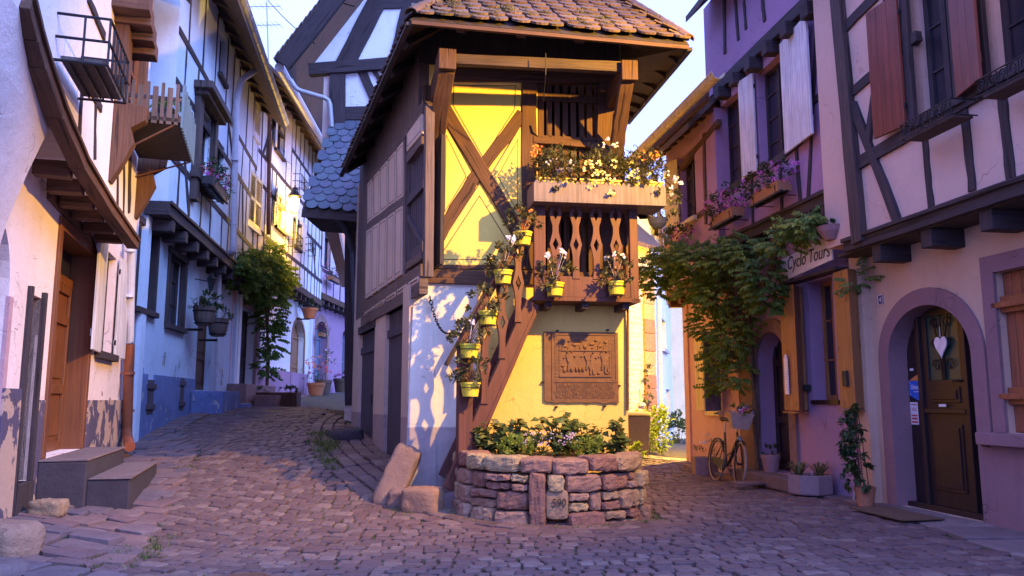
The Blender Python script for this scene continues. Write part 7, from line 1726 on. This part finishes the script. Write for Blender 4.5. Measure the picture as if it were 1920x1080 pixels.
# tall climber in a terracotta pot
c = FR.P(FR.uv(1622, 930)[0], .02, .30); c = at(1623, 942, 9.9); c.z = .03; t = thing('potted_climber', 'tall climber on canes in a terracotta pot between lilac wall and arched door', 'potted plant', c); pot('terracotta', c, .125, .09, .23, parent=t)
m_ = MB(); [m_.tube([c + Vector((.06 * math.cos(q), .06 * math.sin(q), .15)), c + Vector((.02 * math.cos(q) - .05, .02 * math.sin(q), 1.15))], .006, 5) for q in (0, 2.1, 4.2)]; m_.build('canes', MT['twig'], t)
m_ = MB()
for k in range(9): bush(c + Vector((-.05 - .012 * k + .03 * math.sin(k * 2), 0, .28 + .105 * k)), (.19 - .012 * k, .17 - .010 * k, .10), 85, .075, .055, m_, droop=.45)
m_.build('foliage', MT['leaf_dark'], t)
m_ = MB(); p = FR.P(FR.uv(1650, 905)[0], .20, .0); m_.tube([p, p + FR.n * .34, p + FR.n * .36 + FR.d * .02 - Z * .14], .012, 6); m_.tube([p, p + FR.n * .3], .012, 6); tag(m_.build('boot_scraper', MT['zinc'], None, origin=tuple(p)), 'bent metal rail beside the terracotta pot at the arched door', 'rail')
# striped grasses in a round concrete tub
c = at(1520, 920, 11.3); c.z = .02; t = thing('planter_tub', 'low concrete tub with striped spider plants against the lilac wall', 'planter', c); m_ = MB(); m_.lathe(c, [(.30, 0), (.31, .02), (.31, .25), (.27, .26), (.26, .22)], 8); m_.build('tub', MT['concrete_pot'], t); m_ = MB(); m_.lathe(c + Z * .2, [(.26, 0), (.26, .02)], 10); m_.build('soil', MT['soil'], t)
m_ = MB()
for cx in (-.16, .13):
    for k in range(46):
        a_ = R.uniform(0, 6.28); o_ = c + Vector((cx, R.uniform(-.05, .05), .22)); ln = R.uniform(.25, .42); d_ = Vector((math.cos(a_), math.sin(a_), R.uniform(.8, 2.2))).normalized(); s_ = d_.cross(Z).normalized() * .009; p0 = o_; p1 = o_ + d_ * ln * .6; p2 = p1 + Vector((d_.x, d_.y, -.15)) * ln * .55; rr = R.choice((.1, .9, 1.0))
        m_.face([p0 - s_, p0 + s_, p1 + s_, p1 - s_], r=rr); m_.face([p1 - s_, p1 + s_, p2], r=rr)
m_.build('leaves', MT['leaf_box'], t); m_ = blooms(c + Z * .3, (.1, .1, .05), 4, .02); m_.build('blossoms', MT['fl_lilac'], t)
# pot on the step, pot box by the bicycle
c = at(1446, 874, 13.1); c.z = .15; t = thing('potted_plant', 'dusty pink pot with a low dark plant on the step of the arched dark door', 'potted plant', c); pot('lilac_pot', c, .16, .11, .28, parent=t); m_ = bush(c + Z * .33, (.17, .17, .08), 110, .06, .03, up=.6); m_.build('foliage', MT['leaf_dark'], t)
c = at(1322, 882, 14.9); c.z = gz(c.x, c.y); t = thing('potted_plant', 'square concrete box with pale daisies behind the rear bicycle wheel', 'potted plant', c); m_ = MB(); m_.box(c + Z * .17, (.42, .3, .34), (X0, Y0, Z)); m_.build('box', MT['concrete_pot'], t, bevel=.01); m_ = bush(c + Z * .5, (.2, .15, .18), 110, .06, .02, up=.8); m_.build('foliage', MT['leaf_box'], t); m_ = blooms(c + Z * .55, (.2, .12, .2), 9, .022); m_.build('blossoms', MT['fl_white'], t)
# bowl above the shop sign
c = FR.W(1560, 428, .42); t = thing('hanging_bowl', 'pale pink bowl with a small green plant hung above the shop sign', 'hanging pot', c); m_ = MB(); m_.lathe(c, [(.09, -.16), (.17, -.05), (.19, .0), (.2, .02), (.17, .02), (.16, -.02)], 18); m_.build('bowl', MT['lilac_pot'], t, smooth=False); m_ = bush(c + Z * .03, (.15, .15, .05), 120, .05, .03, up=.4); m_.build('foliage', MT['leaf_dark'], t)
m_ = MB(); m_.tube([c + Vector((.17, .05, 0)), c + Vector((.35, .05, .1)), c + Vector((.42, .05, .4))], .01, 5); m_.build('hook', MT['iron'], t)
# barrels on the blue house
for k, (px_, py_, lab) in enumerate(((383, 588, 'half barrel planter on the blue house, left of the pair by the brown door'), (409, 610, 'half barrel planter on the blue house, lower right of the pair'))):
    c = F2.W(px_, py_, .40); t = thing('barrel_planter', lab, 'planter', c, 'half barrel planters on the blue house'); m_ = MB(); m_.lathe(c, [(.15, -.25), (.2, -.12), (.235, .15), (.21, .15), (.2, .1)], 14); m_.build('barrel', MT['grey_wood'], t)
    m_ = MB()
    for z_ in (-.2, .05): rr = .185 if z_ < 0 else .228; m_.tube([c + Vector((rr * math.cos(q * .449), rr * math.sin(q * .449), z_)) for q in range(14)], .014, 5, True)
    m_.build('hoops', MT['iron'], t); m_ = bush(c + Z * .27, (.32, .3, .16), 320, .1, .04, up=.4); m_.build('foliage', MT['leaf_dark'], t)
    m_ = MB(); m_.tube([c - Z * .34, c - Z * .34 - F2.n * .4], .03, 6); m_.build('support', MT['iron'], t)
# spider plant by the picket balcony, small wall lamp
c = F2u.W(308, 215, .3); t = thing('hanging_pot', 'dark pot with a trailing spider plant beside the picket balcony', 'hanging pot', c); pot('black_pot', c - Z * .15, .16, .11, .24, parent=t); m_ = MB()
for k in range(70):
    a_ = R.uniform(0, 6.28); d_ = Vector((math.cos(a_), math.sin(a_), R.uniform(.3, 1.6))).normalized(); s_ = d_.cross(Z).normalized() * .009; p0 = c + Z * .08; p1 = p0 + d_ * .22; p2 = p1 + Vector((d_.x, d_.y, -.9)) * R.uniform(.2, .34); m_.face([p0 - s_, p0 + s_, p1 + s_, p1 - s_]); m_.face([p1 - s_, p1 + s_, p2])
m_.build('leaves', MT['leaf_wist'], t); m_ = MB(); m_.tube([c - Z * .16, c - Z * .3 - F2.n * .3], .01, 5); m_.tube([c - Z * .16 + F2.d * .15, c - Z * .16 - F2.n * .3 + F2.d * .15], .01, 5); m_.build('bracket', MT['iron'], t)
# far planters
def ground_pot(px_, py_, y, lab, mat, r_, h_, lf='leaf_dark', fl=None, name='potted_plant', grp=None, br=None, n=120):
    c = at(px_, py_, y); c.z = gz(c.x, c.y); t = thing(name, lab, 'potted plant', c, grp); pot(mat, c, r_, r_ * .72, h_, parent=t); br = br or (r_ * 1.3, r_ * 1.3, r_); m_ = bush(c + Z * (h_ + br[2] * .7), br, n, .09, .06); m_.build('foliage', MT[lf], t)
    for f_ in (fl or []): m_ = blooms(c + Z * (h_ + br[2] * .7), tuple(v * 1.05 for v in br), 14, .045); m_.build('blossoms', MT[f_], t)
    return t
ground_pot(592, 740, 31.5, 'terracotta pot with red and orange flowers at the bend of the left street', 'terracotta', .36, .5, fl=['fl_red', 'fl_orange'], br=(.55, .5, .6)); ground_pot(606, 740, 32.3, 'pot with lilac blue flowers behind the red one at the bend', 'grey_wood', .34, .6, fl=['fl_lilac'], br=(.6, .5, .7))
ground_pot(641, 738, 36, 'small barrel with low pink flowers below the far niche window', 'grey_wood', .4, .62, fl=['fl_pink'], br=(.35, .3, .15)); ground_pot(655, 736, 36, 'dark tub at the foot of the dark downpipe', 'black_pot', .35, .7, br=(.3, .3, .15), n=40)
c = F3.W(581, 578, .5); t = thing('hanging_pot', 'small terracotta wall pot with green plant between the two far arches', 'hanging pot', c); pot('terracotta', c - Z * .4, .32, .2, .4, parent=t); m_ = bush(c + Z * .12, (.36, .36, .22), 90, .12, .08); m_.build('foliage', MT['leaf_dark'], t)
m_ = MB(); m_.tube([c - Z * .42, c - Z * .42 - F3.n * .5], .03, 6); m_.build('support', MT['iron'], t)
for (px_, py_, y, lab, w_) in ((517, 752, 22.8, 'long wooden trough of low plants below the portal vine', 1.3), (541, 750, 23.8, 'shorter wooden trough beside the long one below the vine', .6)):
    c = at(px_, py_, y); c.z = gz(c.x, c.y); t = thing('trough', lab, 'planter', c); m_ = MB(); m_.box(c + Z * .2, (w_, .45, .42), (X0, Y0, Z), j=.02); m_.build('box', MT['oak_red'], t, bevel=.02); m_ = bush(c + Z * .46, (w_ * .45, .2, .12), 140, .09, .05); m_.build('foliage', MT['leaf_dark'], t)
c = F4.W(648, 500, .7); t = thing('flower_wreath', 'hanging basket with trailing pink flowers over the far niche window', 'hanging basket', c); m_ = bush(c, (.5, .3, .2), 120, .1, .06, droop=.5); m_.build('foliage', MT['leaf_dark'], t); m_ = blooms(c, (.5, .3, .2), 12, .05); m_.build('blossoms', MT['fl_pink'], t); m_ = MB(); m_.tube([c, c + Z * .9, c + Z * .9 - F4.n * .7], .015, 5); m_.build('bracket', MT['iron'], t)
# lane: bin, bushes
c = gpos(1196, 850, 17.6); t = thing('wheelie_bin', 'brown grey wheeled bin against the rubble wall in the lane', 'bin', c); c = c + Vector((0, 0, 0)); m_ = MB(); m_.hexa([c + Vector(p) for p in ((-.2, -.22, .05), (.2, -.22, .05), (.2, .22, .05), (-.2, .22, .05), (-.25, -.28, .85), (.25, -.28, .85), (.25, .28, .85), (-.25, .28, .85))]); m_.build('body', MT['bin'], t, bevel=.02); m_ = MB(); m_.hexa([c + Vector(p) for p in ((-.27, -.30, .86), (.27, -.30, .86), (.27, .3, .86), (-.27, .3, .86), (-.24, -.26, .92), (.24, -.26, .92), (.24, .3, .95), (-.24, .3, .95))]); m_.build('lid', MT['bin'], t, bevel=.015)
m_ = MB(); [m_.lathe(c + Vector((s_ * .2, .2, .08)), [(.08, -.02), (.08, .02)], 12, ax=(Y0, Z, X0)) for s_ in (-1, 1)]; m_.build('wheels', MT['black_pot'], t)
for (px_, py_, y, lab, rad, mat, n_) in ((1216, 842, 18.6, 'bright green leafy shrub behind the bin in the lane', (.42, .4, .55), 'leaf_bright', 420), (1232, 838, 20.0, 'lower bright green shrub further along the lane wall', (.35, .4, .3), 'leaf_bright', 220), (1274, 822, 24.6, 'dark blue green shrub at the end of the lane', (.32, .4, .42), 'leaf_dark', 360), (1192, 858, 16.9, 'small yellow green weed before the bin', (.12, .12, .12), 'leaf_bright', 60)):
    c = gpos(px_, py_, y); t = thing('shrub', lab, 'shrub', c); m_ = bush(c + Z * rad[2], rad, n_, .15, .09); m_.build('leaves', MT[mat], t); m_ = stems(c + Z * rad[2], rad, 8, base=c.copy()); m_.build('stems', MT['twig'], t)
t = thing('wall_creeper', 'dark green creeper on the stone pilaster in the lane', 'climbing plant', F10.W(1212, 720)); m_ = MB()
for k in range(8): bush(F10.W(1213, 690 + 14 * k, .12), (.13, .1, .14), 32, .08, .05, m_, droop=.3)
m_.build('leaves', MT['leaf_dark'], t)
# doormat, flat stone, drain cover
m_ = MB(); c = FR.P((dr4[0] + dr4[1]) / 2, .04, .55); m_.box(c + Z * .012, (1.0, .5, .02), (FR.d, FR.n, Z), j=.004); tag(m_.build('doormat', MT['mat_brush'], None, origin=tuple(c), bevel=.004), 'brown coir doormat before the arched door number 4', 'doormat')
m_ = MB(); c = at(1418, 908, 12.6); c.z = .035; m_.box(c, (.85, .3, .03), (Vector((.95, .3, 0)).normalized(), Vector((-.3, .95, 0)).normalized(), Z), j=.01); tag(m_.build('flat_board', MT['flag'], None, origin=tuple(c)), 'flat reddish stone slab lying before the front bicycle wheel', 'slab')
m_ = MB(); c = at(462, 1062, 6.0); c.z = gz(c.x, c.y) + .018; m_.lathe(c, [(.16, 0), (.16, .012), (.14, .014), (.13, .008), (.02, .008), (.02, .014)], 20); tag(m_.build('drain_cover', MT['rust'], None, origin=tuple(c)), 'small round iron cover among the cobbles near the lower edge', 'drain cover')
# small wall lamp on the blue house
c = F2.W(396, 532, .35); t = thing('wall_lamp', 'small unlit dark lamp on the blue house above the barrel planters', 'lamp', c); m_ = MB(); m_.lathe(c, [(.05, -.15), (.09, .08), (.12, .1), (.03, .22), (.01, .25)], 6); m_.tube([c + Z * .05 - F2.n * .05, c - F2.n * .35 + Z * .1], .012, 5); m_.build('body', MT['black_paint'], t)
# ---------------------------------------------------------------- bicycle
def bicycle():
    fwc = at(1387, 856, 13.15); rwc = at(1344, 858, 14.2); Rw = .345
    fwc.z = gz(fwc.x, fwc.y) + Rw + .01; rwc.z = gz(rwc.x, rwc.y) + Rw + .01
    t = thing('bicycle', 'dark city bicycle with pale tyres and flower basket leaning by the salmon house', 'bicycle', (fwc + rwc) / 2 - Z * Rw)
    d = (fwc - rwc); d.z = 0; d.normalize(); ln = Vector((.10, .02, 1)).normalized(); side = d.cross(ln).normalized(); up = side.cross(d).normalized()
    fd = (d + Vector((-.12, 0, 0))).normalized(); fs = fd.cross(up).normalized()
    for c, dd, nm in ((fwc, fd, 'wheel'), (rwc, d, 'wheel')):
        n_ = 40; ring = [c + dd * (Rw * math.cos(q * 2 * math.pi / n_)) + up * (Rw * math.sin(q * 2 * math.pi / n_)) for q in range(n_)]
        m_ = MB(); m_.tube([c + (p - c) * .93 for p in ring], .011, 6, True); s_ = dd.cross(up).normalized()
        for k in range(20): a_ = k * math.pi / 10; m_.tube([c + s_ * (.03 if k % 2 else -.03), c + (dd * math.cos(a_) + up * math.sin(a_)) * Rw * .92], .0016, 3)
        m_.tube([c - s_ * .05, c + s_ * .05], .018, 8); w_ = m_.build(nm, MT['iron'], t); m_ = MB(); m_.tube(ring, .021, 8, True); m_.build('tyre', MT['rubber'], w_, smooth=True)
        m_ = MB(); a0, a1 = (-.35, 2.5) if c is rwc else (.5, 2.4)
        vs = []
        for k in range(14):
            a_ = math.pi / 2 + (k / 13 - .5) * (a1 - a0) + (.25 if c is rwc else .35); rr = dd * -math.cos(a_) * -1 + up * math.sin(a_)
            for o_ in (-.028, 0, .028): vs.append(c + rr * (Rw + (.045 if o_ == 0 else .03)) + s_ * o_)
        m_.raw(vs, [(k * 3 + j, k * 3 + j + 1, k * 3 + j + 4, k * 3 + j + 3) for k in range(13) for j in (0, 1)]); m_.build('mudguard', MT['black_paint'], t)
    bb = rwc + d * .46 - up * .06; st_ = rwc + d * .30 + up * .48; hd = fwc - d * .20 + up * .50; hb = fwc - d * .155 + up * .36
    m_ = MB()
    m_.tube([bb, st_], .021, 8); m_.tube([bb, bb + d * .15 + up * .08, hb], .027, 8); m_.tube([bb + up * .16 - d * .04, bb + d * .2 + up * .22, hb + up * .07], .015, 8); m_.tube([hd, hb], .021, 8)
    for s_ in (-1, 1): m_.tube([bb, rwc + side * .05 * s_], .010, 6); m_.tube([st_ - up * .12, rwc + side * .05 * s_], .009, 6)
    m_.build('frame', MT['black_paint'], t)
    m_ = MB(); [m_.tube([hb, hb - up * .03 + fs * .045 * s_, fwc + fs * .05 * s_], .011, 6) for s_ in (-1, 1)]; m_.build('fork', MT['black_paint'], t)
    m_ = MB(); m_.tube([st_, st_ + up * .19], .013, 8); m_.build('seat_post', MT['chrome'], t)
    sc_ = st_ + up * .21; m_ = MB(); vs = []
    for k, (x, w_, h_) in enumerate(((-.14, .03, .0), (-.12, .085, .025), (-.05, .095, .02), (.02, .05, .01), (.09, .028, .008), (.14, .012, .0))):
        for q in range(8): a_ = q * math.pi / 4; vs.append(sc_ + d * x + side * w_ * math.cos(a_) + up * (h_ + .028 * math.sin(a_)))
    m_.raw(vs, [(k * 8 + q, k * 8 + (q + 1) % 8, (k + 1) * 8 + (q + 1) % 8, (k + 1) * 8 + q) for k in range(5) for q in range(8)] + [tuple(range(7, -1, -1)), tuple(range(40, 48))]); m_.build('saddle', MT['black_pot'], t, smooth=True)
    hs = hd + up * .28 - d * .03; m_ = MB(); m_.tube([hd, hs], .013, 8); m_.tube([hs - fs * .04, hs, hs + fs * .04], .014, 8)
    for s_ in (-1, 1): m_.tube([hs, hs + fs * .12 * s_ + up * .05 + d * .02, hs + fs * .27 * s_ + up * .04 - d * .08, hs + fs * .29 * s_ - d * .22], .011, 8)
    hbr = m_.build('handlebar', MT['chrome'], t); m_ = MB(); [m_.tube([hs + fs * .283 * s_ - d * .12, hs + fs * .29 * s_ - d * .235], .017, 8) for s_ in (-1, 1)]; m_.build('grip', MT['black_pot'], hbr)
    m_ = MB(); m_.lathe(bb + side * .04, [(.085, 0), (.085, .006)], 20, ax=(d, up, side)); m_.tube([bb - side * .1, bb + side * .1], .015, 8)
    for s_ in (-1, 1): e = bb + side * .09 * s_ + (d * .07 - up * .15) * s_; m_.tube([bb + side * .09 * s_, e], .009, 6); m_.box(e + side * .05 * s_, (.09, .10, .025), (d, side, up))
    m_.build('crank', MT['chrome'], t)
    m_ = MB(); g0, g1 = bb + side * .055, rwc + side * .055
    q = [g0 + d * .11, g0 + d * .09 + up * .075, g0 + up * .10, g1 + up * .055, g1 - d * .06, g1 - up * .055, g0 - up * .10, g0 + d * .09 - up * .07]; m_.prism(q, side * .022); m_.build('chain_guard', MT['black_paint'], t, bevel=.005)
    m_ = MB(); m_.lathe(hb + fd * .09 + up * .05, [(.01, -.05), (.035, -.02), (.04, .02), (.03, .03)], 12, ax=(fs, up, fd)); m_.build('headlight', MT['chrome'], t)
    m_ = MB(); m_.tube([bb, bb - up * .0 - side * .16 - Z * .27], .009, 6); m_.build('kickstand', MT['chrome'], t)
    # basket of flowers: rests on the carrier
    bc = hs + fd * .17 - up * .10; b_ = thing('bicycle_basket', 'pale wicker basket with pink flowers on the front of the bicycle', 'basket', bc - up * .12); m_ = MB()
    lo = [(-.13, -.09), (.13, -.09), (.13, .09), (-.13, .09)]; hi = [(-.185, -.13), (.185, -.13), (.185, .13), (-.185, .13)]
    for k in range(4):
        for l in range(6):
            f0, f1 = l / 6, (l + 1) / 6
            def pt(i, f, o_=1.0): a_ = lo[i % 4]; c2 = hi[i % 4]; return bc + fs * ((a_[0] + (c2[0] - a_[0]) * f) * o_) + fd * ((a_[1] + (c2[1] - a_[1]) * f) * o_) + up * (-.12 + .25 * f)
            o_ = 1.0 + .03 * (l % 2); m_.hexa([pt(k, f0, o_), pt(k + 1, f0, o_), pt(k + 1, f0, o_ * .93), pt(k, f0, o_ * .93), pt(k, f1, o_), pt(k + 1, f1, o_), pt(k + 1, f1, o_ * .93), pt(k, f1, o_ * .93)])
    m_.prism([pt(k, 0) for k in range(4)], up * .01); m_.tube([pt(k, 1, 1.02) for k in range(4)], .014, 6, True); m_.build('weave', MT['basket'], b_)
    m_ = bush(bc + up * .18, (.2, .17, .10), 190, .05, .035); bush(bc + up * .24 - fs * .1, (.08, .08, .12), 50, .05, .03, m_, up=1); m_.build('foliage', MT['leaf_wist'], b_); m_ = blooms(bc + up * .18, (.2, .16, .14), 13, .022); m_.build('blossoms', MT['fl_lilac'], b_); m_ = blooms(bc + up * .16, (.17, .15, .1), 8, .022); m_.build('blossoms', MT['fl_pink'], b_)
bicycle()
# ================================================================ street lanterns (lit); flood lamp and lane lantern assumed out of view
def lantern(loc, arm_from, label, power, col=(1.0, .60, .045), seen=True, rad=.05, S=1.0):
    L_ = thing('street_lantern', label, 'street lamp', loc, 'wall lanterns of the old town'); c = Vector(loc)
    m_ = MB(); r0, r1, h = .13 * S, .085 * S, .36 * S; k = 4
    top = [c + Vector((r0 * math.cos(q * math.pi / 2 + .785), r0 * math.sin(q * math.pi / 2 + .785), h / 2)) * 1 for q in range(4)]
    bot = [c + Vector((r1 * math.cos(q * math.pi / 2 + .785), r1 * math.sin(q * math.pi / 2 + .785), -h / 2)) for q in range(4)]
    for q in range(4):
        m_.tube([top[q], bot[q]], .009, 6); m_.tube([top[q], top[(q + 1) % 4]], .011, 6); m_.tube([bot[q], bot[(q + 1) % 4]], .011, 6)
    m_.tube([bot[0], c - Z * (h / 2 + .08), bot[2]], .008, 6); m_.tube([bot[1], c - Z * (h / 2 + .08), bot[3]], .008, 6)
    m_.build('cage', MT['black_paint'], L_)
    m_ = MB(); m_.lathe(c + Z * h / 2, [(a_ * S, b_ * S) for a_, b_ in ((.15, 0), (.155, .015), (.10, .09), (.075, .11), (.07, .16), (.085, .17), (.03, .215), (.012, .235), (.02, .255), (.004, .28))], 12); m_.build('cap', MT['black_paint'], L_, smooth=False)
    m_ = MB(); m_.lathe(c, [(.03 * S, -.15 * S), (.07 * S, -.1 * S), (.095 * S, .02 * S), (.105 * S, .12 * S), (.05 * S, .17 * S)], 12); m_.build('bulb', MT['lamp_glow'], L_, smooth=True)
    a = Vector(arm_from); bt = c - Z * (h / 2 + .09); m_ = MB(); d = (Vector((a.x, a.y, 0)) - Vector((bt.x, bt.y, 0))); ln = d.length; d.normalize()
    a.z = bt.z; m_.tube([bt, a], .014, 8); m_.tube([a + Z * .18, a - Z * .3], .014, 8)
    for s_ in (0, 1):
        cc = bt + d * ln * (.35 + .35 * s_) - Z * (.11); rr = .10 - .02 * s_
        m_.tube([cc + d * math.cos(t * .42) * rr * (1 - t * .045) + Z * math.sin(t * .42) * rr * (1 - t * .045) for t in range(20)], .007, 5)
    m_.tube([a - Z * .28, bt + d * ln * .55 - Z * .2, bt + d * ln * .2 - Z * .02], .009, 6); m_.build('bracket', MT['black_paint'], L_)
    ld = bpy.data.lights.new('lantern_light', 'POINT'); ld.energy = power; ld.color = col; ld.shadow_soft_size = rad
    lo = bpy.data.objects.new('lantern_light', ld); COL.objects.link(lo); lo.location = (0, 0, -.30 * S - .04); lo.parent = L_
    return L_
KEY = Vector((4.2, 6.2, 5.9)); AIM = (Vector((-1.1, 10.4, 3.3)) - KEY).normalized()
fl_ = thing('assumed_flood_lamp', 'assumed unseen flood lamp, lit, on an arm of the near cream house, aimed at the corner house', 'street lamp', KEY); sx_ = AIM.cross(Z).normalized(); sy_ = sx_.cross(AIM)  # lamp assumed out of view, read off the shadows on the corner house
m_ = MB(); bk_ = KEY - AIM * .12
m_.hexa([bk_ - AIM * .16 + sx_ * a_ * .09 + sy_ * b_ * .07 for a_, b_ in ((-1, -1), (1, -1), (1, 1), (-1, 1))] + [bk_ + sx_ * a_ * .17 + sy_ * b_ * .12 for a_, b_ in ((-1, -1), (1, -1), (1, 1), (-1, 1))]); m_.build('housing', MT['black_paint'], fl_)
m_ = MB(); m_.box(bk_ + AIM * .004, (.32, .22, .008), (sx_, sy_, AIM)); m_.build('lens', MT['lamp_glow'], fl_)
m_ = MB(); m_.tube([bk_ - AIM * .1, bk_ + Vector((.35, .05, -.1)), Vector((4.86, 6.4, 5.7))], .02, 8); m_.build('arm', MT['black_paint'], fl_)
ld = bpy.data.lights.new('assumed_flood_light', 'SPOT'); ld.energy = 3100; ld.color = (1.0, .53, .05); ld.shadow_soft_size = .05; ld.spot_size = math.radians(88); ld.spot_blend = .9
lo = bpy.data.objects.new('assumed_flood_light', ld); COL.objects.link(lo); lo.rotation_euler = AIM.to_track_quat('-Z', 'Y').to_euler(); lo.parent = fl_
w_ = F3.shift(.5).W(505, 415)
lp = at(552, 384, 25.6); lantern(lp, (w_.x, w_.y, 7.3), 'lit yellow lantern on a scrolled bracket on the white house down the left street', 280, S=1.5)
lantern((4.5, 17.8, 3.6), (4.55, 17.3, 3.5), 'assumed unseen lantern, lit, in the lane on the end wall of the salmon house', 1500)  # lantern assumed out of sight, read off the lit ground of the lane
